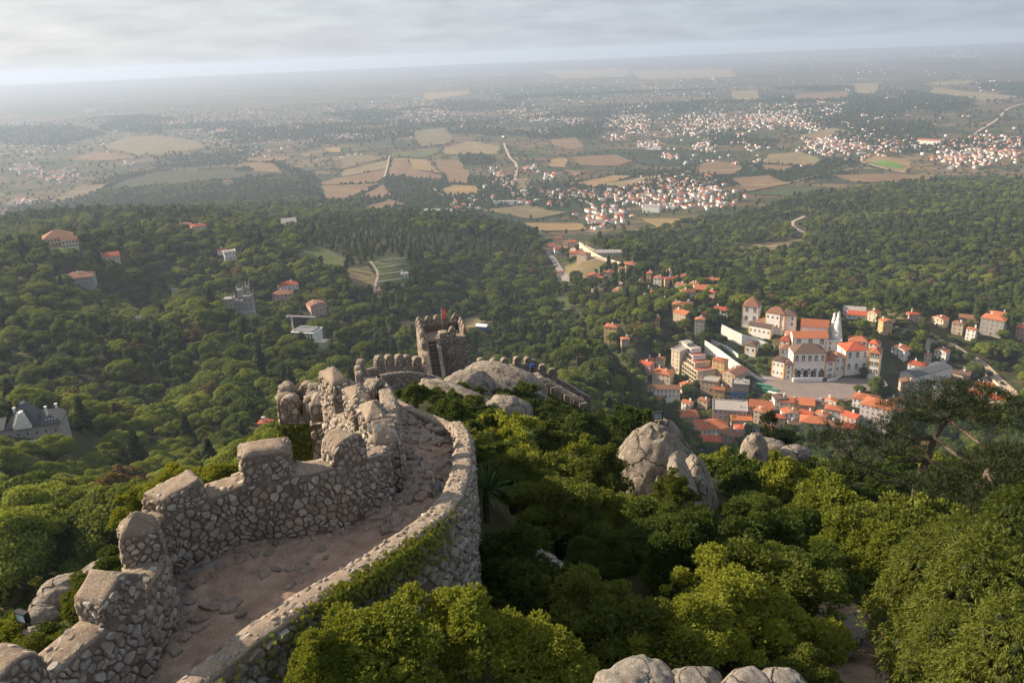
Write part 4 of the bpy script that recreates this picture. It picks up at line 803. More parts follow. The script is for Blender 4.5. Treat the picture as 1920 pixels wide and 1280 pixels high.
# ------------------------------------------------------------------ vehicles along the street and the square
CARC = [simple('car_paint_%d' % i, c, .35, .05, 1, spec=.6) for i, c in enumerate([(.6, .6, .6), (.05, .05, .06), (.35, .03, .03), (.03, .18, .10), (.12, .14, .2), (.7, .7, .68)])]
M_tyre = simple('tyre', (.02, .02, .02), .8, .1)
def car_meshes(L=4.3, bus=False):
    b = MB(); 
    if bus: b.box(-L/2, L/2, -1.25, 1.25, .5, 1.6, 0).box(-L/2, L/2, -1.25, 1.25, 2.5, 3.1, 0); gl = MB().box(-L/2+.05, L/2-.05, -1.2, 1.2, 1.6, 2.5, 0)
    else: b.box(-L/2, L/2, -.85, .85, .35, .85, 0).box(-.9, 1.25, -.72, .72, 1.32, 1.42, 0); gl = MB(); gl.cone(.15, 0, .85, 1.32, 1, 1, 4) if False else gl.quad((-1.4,-.78,.85),(1.7,-.78,.85),(1.25,-.7,1.32),(-.9,-.7,1.32)).__class__; gl = MB()
    if not bus:
        lo = [(-1.4,-.8,.85),(1.75,-.8,.85),(1.75,.8,.85),(-1.4,.8,.85)]; hi = [(-.9,-.7,1.32),(1.25,-.7,1.32),(1.25,.7,1.32),(-.9,.7,1.32)]
        for i in range(4): gl.quad(lo[i], lo[(i+1) % 4], hi[(i+1) % 4], hi[i])
    wh = MB()
    i0 = 0
    for s in (-1, 1):
        n = 10; pts = [(.33*math.cos(2*math.pi*k/n), .33*math.sin(2*math.pi*k/n)) for k in range(n)]
        i = len(wh.v); wh.v += [(x, s*.12, z) for x, z in pts]; wh.f.append(tuple(range(i, i+n))); wh.m.append(0)
    for k in range(10): wh.f.append((k, (k+1) % 10, 10+(k+1) % 10, 10+k)); wh.m.append(0)
    return b, gl.mesh('glazing', M_pane), wh.mesh('wheel', M_tyre)
cb_, cg_, cw_ = car_meshes(); CBM = [cb_.mesh('body', c) for c in CARC]; bb_, bg_, _ = car_meshes(11, True); BBM = [bb_.mesh('body', c) for c in (CARC[3], CARC[5])]
CN = ['silver', 'black', 'dark red', 'green', 'blue-grey', 'white']
def car(p, rz, c, lab, grp=None, bus=False, name='parked_car'):
    e = empty(name, p, rz); tag(e, lab, 'coach' if bus else 'car', grp); link('body', (BBM if bus else CBM)[c], e); link('glazing', bg_ if bus else cg_, e); L = 3.6 if bus else 1.35
    for x in (-L, L):
        for y in (-.78, .78): link('wheel', cw_, e, (x, y, .33))
gr = random.Random(3)
for k in range(16):
    f = k/15; a, b = 1338+f*85, 672+f*46; p = g1(a, b, 300); p.z += .7; c = gr.randrange(6); car(p, R(-52), c, f'{CN[c]} car parked along the white palace garden wall', f'{CN[c]} cars parked along the garden wall')
for k, (a, b, c) in enumerate(((1432,728,0), (1443,736,0), (1454,744,1))): p = WD(a, b, PD+.0); p.z = zpl+.05; car(p, R(-38), c, ('green coach parked nearest the blue-tiled building', 'green coach in the middle of the row by the square', 'white coach at the lower end of the row by the square')[k], None, True, 'coach')
for k, (a, b) in enumerate(((1880,440),)): pass

# ------------------------------------------------------------------ villages on the plain
CLU = [(0,180,308,340,80),(0,80,360,385,34),(0,30,396,410,10),(220,290,300,312,16),(390,455,326,350,16),(260,400,222,238,110),(440,510,205,216,50),(0,140,222,238,70),(0,60,208,220,25),(140,200,198,210,22),(390,430,242,258,14),(510,580,235,252,26),
 (780,870,195,220,70),(890,980,190,212,90),(970,1110,215,235,120),(850,880,232,245,18),(1010,1060,240,255,28),(940,960,250,262,8),(650,735,290,300,34),(900,950,318,360,34),(980,1050,315,335,46),(990,1200,355,380,130),(1090,1180,375,435,70),(1145,1200,195,235,90),(1130,1210,225,262,90),
 (1180,1225,200,250,70),(1270,1400,205,250,150),(1400,1480,208,245,120),(1390,1600,190,240,190),(1480,1560,225,262,100),(1500,1720,256,296,290),(1735,1920,250,315,340),(1180,1380,335,392,300),(1190,1260,245,280,60),(1300,1360,260,285,44),(1240,1300,280,300,22),(1590,1650,288,308,24),(1780,1900,360,378,40),(1845,1895,385,408,16),
 (1400,1540,105,120,80),(1600,1850,90,110,210),(1350,1700,80,132,200),(1220,1320,95,132,60),(600,760,235,262,30),(820,1000,300,420,40),(1000,1500,290,400,80),(200,600,180,300,80),(700,1300,110,190,160),(1500,1920,120,250,160),(0,300,240,300,30),(1440,1500,400,415,8),(1000,1500,110,190,170),(100,600,180,300,170),(600,1100,160,260,190),(1000,1500,150,240,120),(1200,1500,230,300,90),(560,900,170,260,90),(830,880,388,400,14),(925,1000,372,395,26)]
VL = [(1660,312,'around the green sports field'), (1880,285,'in the village at the right edge'), (1780,275,'in the village right of the sports field'), (1560,275,'in the village left of the sports field'), (1280,365,'in the near village above the wooded hill'), (1120,400,'beside the winding road above the valley'), (1180,225,'around the pale hilltop estate'), (960,340,'along the winding pale road'), (960,385,'near the white greenhouses'), (1350,230,'in the middle of the far central village'), (690,295,'in the row above the tan fields'), (60,330,'in the hazy village at the left edge'), (330,230,'in the hazy far left village'), (250,306,'below the broad olive field'), (420,338,'at the edge of the dark left wood'), (1860,395,'just behind the right wooded hill'), (1840,370,'at the upper edge of the right woods'), (820,205,'in the pale far village near centre')]
def villages():
    g = np.random.default_rng(23); PX, PY = [], []
    for (x0, x1, y0, y1, n) in CLU:
        cx, cy, rx, ry = (x0+x1)/2, (y0+y1)/2, (x1-x0)/2, (y1-y0)/2
        k = max(1, n//14); sub = [(g.uniform(-.75, .75), g.uniform(-.75, .75)) for _ in range(k)]
        for i in range(int(n*(1.6 if cx < 700 else 1.1))):
            s = sub[g.integers(0, k)]; PX.append(cx+rx*(s[0]+g.normal()*.22)); PY.append(cy+ry*(s[1]+g.normal()*.26))
    P = G(PX, PY, 900); hm = hillmask(P[:, 0], P[:, 1]); ok = (hm < 30); P = P[ok]
    for pl in FIELDS_W: P = P[~inpoly(P[:, 0], P[:, 1], pl)]
    # keep them apart
    cell = {}; keep = []
    for i, p in enumerate(P):
        c = (int(p[0]/17), int(p[1]/17))
        if c in cell: continue
        cell[c] = 1; keep.append(i)
    P = P[keep]; n = len(P); P[:, 2] = H(P[:, 0], P[:, 1]); r = np.hypot(P[:, 0], P[:, 1])
    w = g.uniform(7, 12.5, n); d = w*g.uniform(.65, .95, n); h = g.uniform(3.2, 6.8, n); big = g.uniform(0, 1, n) < .05; w[big] *= 2.2; d[big] *= 1.3; w = np.where(r > 4500, w*1.4, w); rz = np.radians(g.choice([12, 12, 40, -25], n)+g.normal(0, 8, n)+g.choice([0, 90], n)); rh = np.minimum(w, d)*.2
    kinds = [('white', 'orange'), ('white', 'red'), ('cream', 'orange'), ('white', 'brown'), ('white', 'greyflat'), ('pink', 'red')]; kd = g.choice(6, n, p=[.17, .12, .13, .26, .26, .06])
    boxm = MB().box(-.5, .5, -.5, .5, -.6, 1, 0, top=False, bot=False); rf = MB(); rf.quad((-.55,-.55,0),(.55,-.55,0),(.2,0,1),(-.2,0,1)); rf.quad((.55,.55,0),(-.55,.55,0),(-.2,0,1),(.2,0,1)); rf.quad((-.55,.55,0),(-.55,-.55,0),(-.2,0,1)); rf.quad((.55,-.55,0),(.55,.55,0),(.2,0,1))
    WM = {k: boxm.mesh('wall', WALLS[k]) for k in ('white', 'cream', 'pink')}; RM = {k: rf.mesh('roof', ROOFS[k]) for k in ('orange', 'red', 'brown', 'greyflat')}
    order = np.argsort(-w/r); near = set(order[:290].tolist()); RN = {'orange': 'orange', 'red': 'red', 'brown': 'weathered brown', 'greyflat': 'grey'}
    acc = {}
    for i in range(n):
        wl, rc = kinds[kd[i]]
        if i in near:
            px, py = project(P[i]); reg = min(VL, key=lambda q: (q[0]-px)**2+((q[1]-py)*2)**2)[2]; sz_ = 'large' if w[i] > 15 else ('squat' if h[i] < 4.6 else 'tall'); e = empty('village_house', P[i], rz[i]); tag(e, f'{sz_} {wl} house, {RN[rc]} roof, {reg}', 'house', 'village houses on the plain')
            o = link('wall', WM[wl], e); o.scale = (w[i], d[i], h[i]); o = link('roof', RM[rc], e, (0, 0, h[i]+.02)); o.scale = (w[i], d[i], rh[i]); continue
        c, s = math.cos(rz[i]), math.sin(rz[i])
        for mesh_, m, z0, sc in ((boxm, wl, 0, h[i]), (rf, rc, h[i]+.02, rh[i])):
            V, Q, T_, = acc.setdefault((m, mesh_ is rf), ([], [], [])); off = sum(len(v) for v in V) if False else (V and V[-1][1] or 0)
            v = np.array(mesh_.v)*(w[i], d[i], sc); v = np.stack([v[:, 0]*c-v[:, 1]*s+P[i, 0], v[:, 0]*s+v[:, 1]*c+P[i, 1], v[:, 2]+P[i, 2]+z0], 1); V.append((v, off+len(v)))
            for f in mesh_.f: (Q if len(f) == 4 else T_).append([a+off for a in f])
    VV, QQ, TT, mq, mt_, ms, off = [], [], [], [], [], [], 0
    for (m, isr), (V, Q, T_) in acc.items():
        mi = len(ms); ms.append(ROOFS[m] if isr else WALLS[m]); v = np.concatenate([a[0] for a in V]); VV.append(v); QQ.append(np.array(Q)+off); mq += [mi]*len(Q)
        if T_: TT.append(np.array(T_)+off); mt_ += [mi]*len(T_)
        off += len(v)
    o = link('distant_villages', npmesh('distant_villages', np.concatenate(VV), [np.concatenate(QQ), np.concatenate(TT)], ms, mq+mt_)); tag(o, 'hundreds of tiny pale houses of the far villages', kind='stuff'); print('village', n)
villages()
def infill():
    g = random.Random(41); n = 0
    for poly, k in (([(1195,690),(1260,700),(1300,740),(1320,770),(1210,775)], 9), ([(1105,515),(1210,505),(1340,522),(1345,590),(1255,640),(1130,570)], 16), ([(1660,655),(1760,690),(1880,735),(1880,755),(1700,770)], 9), ([(1290,775),(1440,770),(1690,765),(1690,800),(1300,835)], 26), ([(1700,600),(1890,600),(1890,650),(1790,640)], 4), ([(1030,450),(1110,480),(1080,500),(1040,480)], 5), ([(1480,620),(1560,650),(1550,660),(1480,655)], 4)):
        xs = [a for a, b in poly]; ys = [b for a, b in poly]; m = 0
        for t in range(400):
            if m >= k: break
            x, y = g.uniform(min(xs), max(xs)), g.uniform(min(ys), max(ys))
            if not inpoly(np.array([x]), np.array([y]), poly)[0]: continue
            p = g1(x, y, 150)
            if any((p.x-q[0])**2+(p.y-q[1])**2 < (q[2]*.5+7.5)**2 for q in BUILT): continue
            if inpoly(np.array([p.x]), np.array([p.y]), plz)[0]: continue
            wc, rc = g.choice([('white', 'orange'), ('cream', 'orange'), ('tan', 'brown'), ('white', 'red'), ('ochre', 'orange'), ('pink', 'red')]); kd = g.choice(['hip', 'gable', 'gabley']); w = g.uniform(15, 25)*(.85 if y < 640 else 1.1); m += 1
            KN = {'hip': 'hipped', 'gable': 'long gabled', 'gabley': 'front-gabled'}[kd]; RN = {'orange': 'orange', 'red': 'red', 'brown': 'weathered brown'}[rc]
            where = 'in the row above the hotel' if (y < 640 and x < 1400) else ('in the streets below the palace square' if x < 1690 and y > 680 else 'among the trees right of the palace'); where = 'squeezed between the palace roofs' if 1400 < x < 1600 and y < 680 else where
            hb(x-w/2, x+w/2, y-g.uniform(15, 22), y, f'{wc} house, {RN} {KN} roof, {where}', kd, wc, rc, g.uniform(-35, 25), group=f'{wc} houses with {RN} {KN} roofs {where}', fw=1.0, chim=g.choice([1, 1, 2]))
infill()
for (x0, x1, y0, y1, lab, wl, rc) in ((923,948,376,384,'row of white greenhouses near the lower village, left','white','greyflat'), (945,972,376,385,'row of white greenhouses near the lower village, right','white','greyflat'), (1202,1238,384,399,'large white block with a row of poplars in front','white','greyflat'), (790,850,392,402,'low pale sheds with tanks on the valley floor','white','greyflat'), (1720,1760,262,272,'long white block at the right village','white','orange'), (1205,1240,275,281,'long pale hall in the fields','white','greyflat')):
    hb(x0, x1, y0, y1, lab, 'gable', wl, rc, -20, floors=2, nw=6, chim=0, fw=.9, dr=.3, name='hall', cat='hall')
print('T town', time.time()-T0)

strip('dirt_path', [(1665,1420),(1650,1330),(1625,1275),(1600,1225),(1590,1180),(1575,1150),(1545,1130)], 2.4, M_dirt, .12, 9, step=.4, tree_gap=-1)
# ------------------------------------------------------------------ stone materials
def granite(name, cols, sc=1.0, lichen=0.35, bump=0.5, weather=False):
    m, t, b = mat(name, 0.92, 0.2); q = N(t); P = q.pos()
    g = q.n('ShaderNodeNewGeometry'); oi = q.n('ShaderNodeObjectInfo')
    rnd = q.math('FRACT', q.math('ADD', g.outputs['Random Per Island'], oi.outputs['Random']))
    base = q.ramp(rnd, [(i/(len(cols)-1), c) for i, c in enumerate(cols)])
    fine = q.noise(22*sc, 6, P, .7); mid = q.noise(3.2*sc, 5, P, .6)
    base = q.mix(1.0, base, q.ramp(fine, [(0.25, (0.55, 0.54, 0.53)), (0.5, (1, 1, 1)), (0.78, (1.4, 1.38, 1.32))]), 'MULTIPLY')
    base = q.mix(1.0, base, q.ramp(mid, [(0.3, (0.72, 0.70, 0.68)), (0.7, (1.2, 1.18, 1.14))]), 'MULTIPLY')
    li = q.ramp(q.noise(7*sc, 6, P, .75), [(0.56, (0, 0, 0)), (0.62, (1, 1, 1))])
    base = q.mix(q.math('MULTIPLY', li, lichen), base, (0.40, 0.39, 0.34))
    dk = q.ramp(q.noise(1.6*sc, 7, P, .75), [(0.57, (0, 0, 0)), (0.68, (1, 1, 1))])
    base = q.mix(q.math('MULTIPLY', dk, 0.55), base, (0.075, 0.068, 0.06))
    if weather:                           # dark water streaks and thin joints
        mp = q.n('ShaderNodeMapping'); q.l(P, mp.inputs[0]); mp.inputs['Scale'].default_value = (1, 1, .16)
        stk = q.ramp(q.noise(2.4, 6, mp.outputs[0], .7), [(0.50, (0, 0, 0)), (0.64, (1, 1, 1))]); base = q.mix(q.math('MULTIPLY', stk, .6), base, (0.085, 0.078, 0.07))
        vm = q.n('ShaderNodeVectorMath', operation='MULTIPLY_ADD'); tn = q.n('ShaderNodeTexNoise'); tn.inputs['Scale'].default_value = .9; tn.inputs['Detail'].default_value = 4; q.l(P, tn.inputs[0]); q.l(tn.outputs[1], vm.inputs[0]); vm.inputs[1].default_value = (1.6, 1.6, 1.6); q.l(P, vm.inputs[2])
        vo = q.n('ShaderNodeTexVoronoi', feature='DISTANCE_TO_EDGE'); vo.inputs['Scale'].default_value = weather; q.l(vm.outputs[0], vo.inputs[0])
        cr = q.ramp(vo.outputs['Distance'], [(0.0, (1, 1, 1)), (0.022, (0, 0, 0))]); base = q.mix(q.math('MULTIPLY', cr, .8), base, (0.04, 0.036, 0.03))
        wsp = q.ramp(q.noise(28, 4, P, .8), [(0.60, (0, 0, 0)), (0.66, (1, 1, 1))]); base = q.mix(q.math('MULTIPLY', wsp, .5), base, (0.50, 0.48, 0.42))
        mid = q.math('SUBTRACT', mid, q.math('MULTIPLY', cr, 1.2))
    q.l(base, b.inputs['Base Color'])
    q.bump(q.math('ADD', fine, q.math('MULTIPLY', mid, 1.5)), 0.045/sc, bump, b)
    return m
M_stone = granite('granite_stone', [(0.16, 0.14, 0.12), (0.31, 0.265, 0.215), (0.22, 0.19, 0.16), (0.40, 0.365, 0.32), (0.25, 0.20, 0.16), (0.36, 0.345, 0.33), (0.20, 0.18, 0.165)])
M_mortar = granite('lime_mortar', [(0.15, 0.12, 0.098), (0.18, 0.148, 0.12)], 1.6, .3, .9)
M_cap = granite('cap_mortar', [(0.23, 0.185, 0.145), (0.28, 0.23, 0.185)], 1.8, .45, 1.0)
M_rock = granite('boulder_granite', [(0.235, 0.21, 0.18), (0.245, 0.215, 0.185)], 0.8, .8, 1.0, .42)
M_rock2 = granite('pale_boulder', [(0.24, 0.22, 0.20), (0.25, 0.23, 0.205)], 2.2, .8, 1.0, 1.3)
M_step = granite('step_stone', [(0.19, 0.155, 0.135), (0.25, 0.21, 0.18), (0.22, 0.175, 0.15)], 1, .2, .5)

# ------------------------------------------------------------------ Voronoi rubble
def vor_cells(U, V, s, asp, g, split=.4):
    nu = max(2, int(U/(s*asp))); nv = max(1, int(round(V/s))); du = U/nu; dv = V/nv
    pts = {}
    for i in range(-1, nu+1):
        for j in range(-1, nv+1):
            pts[i, j] = ((i+.5+(.5 if j % 2 else 0)*.8+g.uniform(-.47, .47))*du, (j+.5+g.uniform(-.45, .45))*dv)
    cells = []
    for i in range(-1, nu):
        for j in range(nv):
            cx, cy = pts[i, j]
            if not (0 <= cx <= U): continue
            poly = [(cx-du*1.4, cy-dv*1.4), (cx+du*1.4, cy-dv*1.4), (cx+du*1.4, cy+dv*1.4), (cx-du*1.4, cy+dv*1.4)]
            for a in (-2, -1, 0, 1, 2):
                for b in (-2, -1, 0, 1, 2):
                    if (a == 0 and b == 0) or (i+a, j+b) not in pts: continue
                    qx, qy = pts[i+a, j+b]; mx_, my_ = (cx+qx)/2, (cy+qy)/2; nx, ny = qx-cx, qy-cy
                    if nx*nx+ny*ny > 9*(du*du+dv*dv): continue
                    ds = [(p[0]-mx_)*nx+(p[1]-my_)*ny for p in poly]
                    if max(ds) <= 0: continue
                    new = []
                    for k in range(len(poly)):
                        p, q_ = poly[k], poly[(k+1) % len(poly)]; d0, d1 = ds[k], ds[(k+1) % len(poly)]
                        if d0 <= 0: new.append(p)
                        if (d0 < 0 < d1) or (d1 < 0 < d0):
                            f = d0/(d0-d1); new.append((p[0]+(q_[0]-p[0])*f, p[1]+(q_[1]-p[1])*f))
                    poly = new
                    if len(poly) < 3: break
                if len(poly) < 3: break
            poly = [(min(max(p[0], 0.0), U), min(max(p[1], 0), V)) for p in poly]
            if len(poly) < 3: continue
            if g.uniform(0, 1) < split:        # some gaps are packed with two or three small stones instead
                a_ = g.uniform(0, 3.14); c_ = np.mean(poly, 0)+g.uniform(-.12, .12, 2)*s; nx, ny = math.cos(a_), math.sin(a_)
                for sg in (1, -1):
                    new = []
                    ds = [sg*((p[0]-c_[0])*nx+(p[1]-c_[1])*ny) for p in poly]
                    for k in range(len(poly)):
                        p, q_ = poly[k], poly[(k+1) % len(poly)]; d0, d1 = ds[k], ds[(k+1) % len(poly)]
                        if d0 <= 0: new.append(p)
                        if (d0 < 0 < d1) or (d1 < 0 < d0): f = d0/(d0-d1); new.append((p[0]+(q_[0]-p[0])*f, p[1]+(q_[1]-p[1])*f))
                    if len(new) >= 3: cells.append(new)
            else: cells.append(poly)
    return cells
def stone_geo(poly, S, h, gap, g):
    """S(u, v, d) -> world; returns verts, quads, tris of one stone"""
    p = np.array(poly); c = p.mean(0); ext = np.abs(p-c).max()
    if ext < .03: return None
    # merge near-duplicate corners
    q = [p[0]]
    for a in p[1:]:
        if np.linalg.norm(a-q[-1]) > ext*.18: q.append(a)
    if len(q) > 3 and np.linalg.norm(q[0]-q[-1]) < ext*.18: q.pop()
    p = np.array(q)
    if len(p) < 3: return None
    if len(p) <= 6: p = np.concatenate([[p[k]+(p[k-1]-p[k])*.24, p[k]+(p[(k+1) % len(p)]-p[k])*.24] for k in range(len(p))])
    n = len(p); sc = max(.5, 1-gap*g.uniform(.2, 1.7)/ext); h = h*g.uniform(.3, 1.5); tx, ty = g.uniform(-.6, .6, 2)*h/ext
    V = []; s2 = g.uniform(.68, .9)
    for s_, d in ((sc, -.04), (sc*s2, h)):
        for a in p: w = a-c; jj = g.uniform(.93, 1.05); V.append(S(c[0]+w[0]*s_*jj, c[1]+w[1]*s_*jj, d+(0 if d < 0 else w[0]*tx+w[1]*ty)+(0 if d < 0 else g.uniform(-.3, .3)*h)))
    V.append(S(c[0], c[1], h*g.uniform(.95, 1.25)))
    Q = [(k, (k+1) % n, n+(k+1) % n, n+k) for k in range(n)]
    T = [(n+k, n+(k+1) % n, 2*n) for k in range(n)]
    return V, Q, T
def emit_stones(stones, root, rootloc, mt, limit=280, stuffname='small_stones'):
    """stones: (parent object, V, Q, T). The largest as seen become parts, the rest one joined part."""
    rl = np.array(rootloc); sc = []
    for i, (par, V, Q, T) in enumerate(stones):
        v = np.array(V); c = v.mean(0); n = v[-1]-c; n = n/(np.linalg.norm(n)+1e-9); d = np.array([0, 0, CZ])-c; r = np.linalg.norm(d)
        face = float(n @ d)/r; px, py = project(c); inn = (-20 < px < 1940) and (-20 < py < 1300)
        e = v.max(0)-v.min(0); area = float(np.linalg.norm(e))**2
        sc.append((area*max(face, 0.02)/r**2) if inn else 1e-9*area)
    order = np.argsort(-np.array(sc)); lim = set(order[:limit].tolist())
    SV, SQ, ST, off = [], [], [], 0
    for i, (par, V, Q, T) in enumerate(stones):
        v = np.array(V)-rl
        if i in lim:
            me = bpy.data.meshes.new('stone'); me.from_pydata(v.tolist(), [], Q+T); me.materials.append(mt); link('stone', me, par)
        else:
            SV.append(v); SQ.append(np.array(Q)+off); ST.append(np.array(T)+off); off += len(v)
    if SV:
        o = link(stuffname, npmesh(stuffname, np.concatenate(SV), [np.concatenate(SQ), np.concatenate(ST)], mt), root); tag(o, kind='stuff')
# ------------------------------------------------------------------ curved rubble walls with merlons
def rough(V, amp, sc=3.0):
    V = np.asarray(V, float); o = np.stack([fbm(V[:, 0]*sc+V[:, 2]*1.7*sc, V[:, 1]*sc-V[:, 2]*sc+i*31, 51+i, 3)-.46 for i in range(3)], 1)
    o2 = np.stack([fbm(V[:, 0]*sc*4+V[:, 2]*5*sc, V[:, 1]*sc*4-V[:, 2]*4*sc+i*17, 81+i, 2)-.375 for i in range(3)], 1)
    return V+o*amp*2+o2*amp*1.2
class Wall:
    def __init__(s, name, label, cat, pts, sill, thick, side, foot=3.0, ds=.09, group=None, rough_=.028, topbulge=.05, smooth=True, infoot=.6):
        s.u, s.P = resample(pts, ds, smooth); s.L = s.u[-1]; s.th = thick; s.foot = foot; s.sill = sill if callable(sill) else (lambda u, v=sill: v+0*np.asarray(u, float))
        t = np.gradient(s.P[:, :2], axis=0); t /= np.linalg.norm(t, axis=1)[:, None]
        s.Nn = np.stack([-t[:, 1], t[:, 0]], 1)*side; s.infoot = infoot
        mid = s.P[len(s.P)//2]; s.loc = (float(mid[0]), float(mid[1]), float(mid[2])); s.root = empty(name, s.loc); tag(s.root, label, cat, group)
        s.st = []; s.rough = rough_; s.ds = ds
        s.core(topbulge)
    def at(s, u, w, z):                    # w: 0 inner face .. th outer face
        x = np.interp(u, s.u, s.P[:, 0])+np.interp(u, s.u, s.Nn[:, 0])*w; y = np.interp(u, s.u, s.P[:, 1])+np.interp(u, s.u, s.Nn[:, 1])*w
        return np.stack(np.broadcast_arrays(x, y, z), -1)
    def zb(s, u): return np.interp(u, s.u, s.P[:, 2])
    def core(s, tb):
        u = s.u; zb = s.zb(u); zt = zb+s.sill(u); rows = []
        for f in np.linspace(0, 1, max(3, int((s.sill(0)+s.infoot)/.16))): rows.append(s.at(u, 0, (zb-s.infoot)*(1-f)+zt*f))
        for f in (.12, .35, .65, .88): rows.append(s.at(u, s.th*f, zt+tb*(1-(2*f-1)**2)))
        zo = zt-s.foot
        for f in np.linspace(1, 0, max(4, int(s.foot/.22))): rows.append(s.at(u, s.th*(1+(1-f)*.012*s.foot), zo*(1-f)+zt*f))
        V = np.stack(rows, 0); nr, nu = V.shape[:2]; V = rough(V.reshape(-1, 3), s.rough)
        i = np.arange(nr-1)[:, None]*nu+np.arange(nu-1)[None]
        F = np.stack([i, i+nu, i+nu+1, i+1], -1).reshape(-1, 4)
        nin = max(3, int((s.sill(0)+s.infoot)/.16)); mi = np.zeros((nr-1, nu-1), int); mi[nin-1:nin+4] = 1
        caps = [[k*nu for k in range(nr)], [k*nu+nu-1 for k in range(nr)]]
        me = npmesh('wall_core', V-np.array(s.loc), [F]+[np.array([c]) for c in caps], [M_mortar, M_cap], list(mi.ravel())+[0, 0], smooth=False)
        s.corep = link('wall_core', me, s.root)
    def add(s, cells, Sf, h, gap, par=None, drop=.0):
        gg = np.random.default_rng(len(s.st)+5)
        for c in cells:
            if gg.uniform(0, 1) < drop: continue
            r = stone_geo(c, Sf, h, gap, gg)
            if r: s.st.append((par or s.root, *r))
    def inner(s, size=.2, h=.045, gap=.012, u0=0, u1=None, v1=None, drop=.04):
        u1 = u1 or s.L; Vh = float(max(s.sill(np.linspace(u0, u1, 20)))) if v1 is None else v1
        gg = np.random.default_rng(int(u1*100)); cells = vor_cells(u1-u0, Vh, size, 1.3, gg)
        cc = [[(a+u0, b) for a, b in c] for c in cells if np.mean([b for a, b in c]) < float(s.sill(u0+np.mean([a for a, b in c])))-.06]
        s.add(cc, lambda u, v, d: tuple(s.at(u, -d, s.zb(u)+min(v, float(s.sill(u))-.03))), h, gap, drop=drop)
    def outer(s, size=.22, h=.05, gap=.014, depth=None, u0=0, u1=None, drop=.04):
        u1 = u1 or s.L; depth = depth or s.foot; gg = np.random.default_rng(int(u1*77)+3)
        cc = [[(a+u0, b) for a, b in c] for c in vor_cells(u1-u0, depth, size, 1.25, gg)]
        s.add(cc, lambda u, v, d: tuple(s.at(u, s.th+d+.006*v, s.zb(u)+s.sill(u)-.05-v)), h, gap, drop=drop)
    def end(s, last=False, size=.2, h=.05, gap=.014, down=2.0):
        ue = s.L if last else 0.0; sg = 1 if last else -1; sl = float(s.sill(ue)); cells = vor_cells(s.th, sl+down, size, 1.2, np.random.default_rng(77+int(last)))
        s.add(cells, lambda u, v, d: tuple(s.at(ue, u, s.zb(ue)-down+v)+np.array([*(s.P[-1 if last else 0][:2]-s.P[-3 if last else 2][:2])/np.linalg.norm(s.P[-1][:2]-s.P[-3][:2]), 0])*d), h, gap, drop=.04)
    def topstones(s, size=.16, h=.025, gap=.02, drop=.35, u0=0, u1=None):
        u1 = u1 or s.L; gg = np.random.default_rng(int(u1*57)+9); cells = vor_cells(u1-u0, s.th*.92, size, 1.2, gg)
        s.add([[(a+u0, b+s.th*.04) for a, b in c] for c in cells], lambda u, v, d: tuple(s.at(u, v, s.zb(u)+s.sill(u)+d+.02)), h, gap, drop=drop)
    def merlon(s, u0, u1, hs, hr, style='round', size=.115, h=.022, gap=.006, stones=True, label=None, drop=.12, w0=0.0, w1=None):
        """hs, hr: shoulder and crest above the sill"""
        w1 = w1 or s.th; um = (u0+u1)/2; z0 = float(s.zb(um)+s.sill(um))-.12; W_ = u1-u0
        def top(a, b):
            a, b = 2*a-1, 2*b-1
            if style == 'round': return hs+(hr-hs)*np.sqrt(np.maximum(0, 1-(a*.98)**2))
            if style == 'pyramid': return hs+(hr-hs)*(1-np.maximum(np.abs(a), np.abs(b)))
            if style == 'gable': return hs+(hr-hs)*(1-np.abs(a))
            if style == 'slope': return hs+(hr-hs)*(a+1)/2*np.minimum(1, (1-a)*4)
            return hs+(hr-hs)*(1-np.maximum(np.abs(a), np.abs(b))**4)
        nu, nw = max(4, int(W_/(s.ds*.9))), max(3, int((w1-w0)/(s.ds*.9)))
        per = [(i/nu, 0) for i in range(nu)]+[(1, j/nw) for j in range(nw)]+[(1-i/nu, 1) for i in range(nu)]+[(0, 1-j/nw) for j in range(nw)]
        per = np.array(per); K = max(4, int((hr+.12)/.13)); rows = []
        for k in range(K+1):
            tz = top(per[:, 0], per[:, 1]); rnd = .0 if k < K else .02
            a = (per[:, 0]-.5)*(1-rnd*2)+.5; b = (per[:, 1]-.5)*(1-rnd*2)+.5
            rows.append(s.at(u0+a*W_, w0+b*(w1-w0), z0+(tz+.12)*k/K-rnd))
        for sc_ in (.8, .55, .3, .08):
            a = (per[:, 0]-.5)*sc_+.5; b = (per[:, 1]-.5)*sc_+.5; rows.append(s.at(u0+a*W_, w0+b*(w1-w0), z0+.12+top(a, b)))
        V = np.stack(rows, 0); nr, npn = V.shape[:2]; V = rough(V.reshape(-1, 3), s.rough*.55)
        F = [(r*npn+k, r*npn+(k+1) % npn, (r+1)*npn+(k+1) % npn, (r+1)*npn+k) for r in range(nr-1) for k in range(npn)]
        mi = [0 if r < K else 1 for r in range(nr-1) for k in range(npn)]+[1]
        m_ = link('merlon', npmesh('merlon', V-np.array(s.loc), [np.array(F), np.array([[(nr-1)*npn+k for k in range(npn)]])], [M_mortar, M_cap], mi), s.root)
        if label: m_['label'] = label
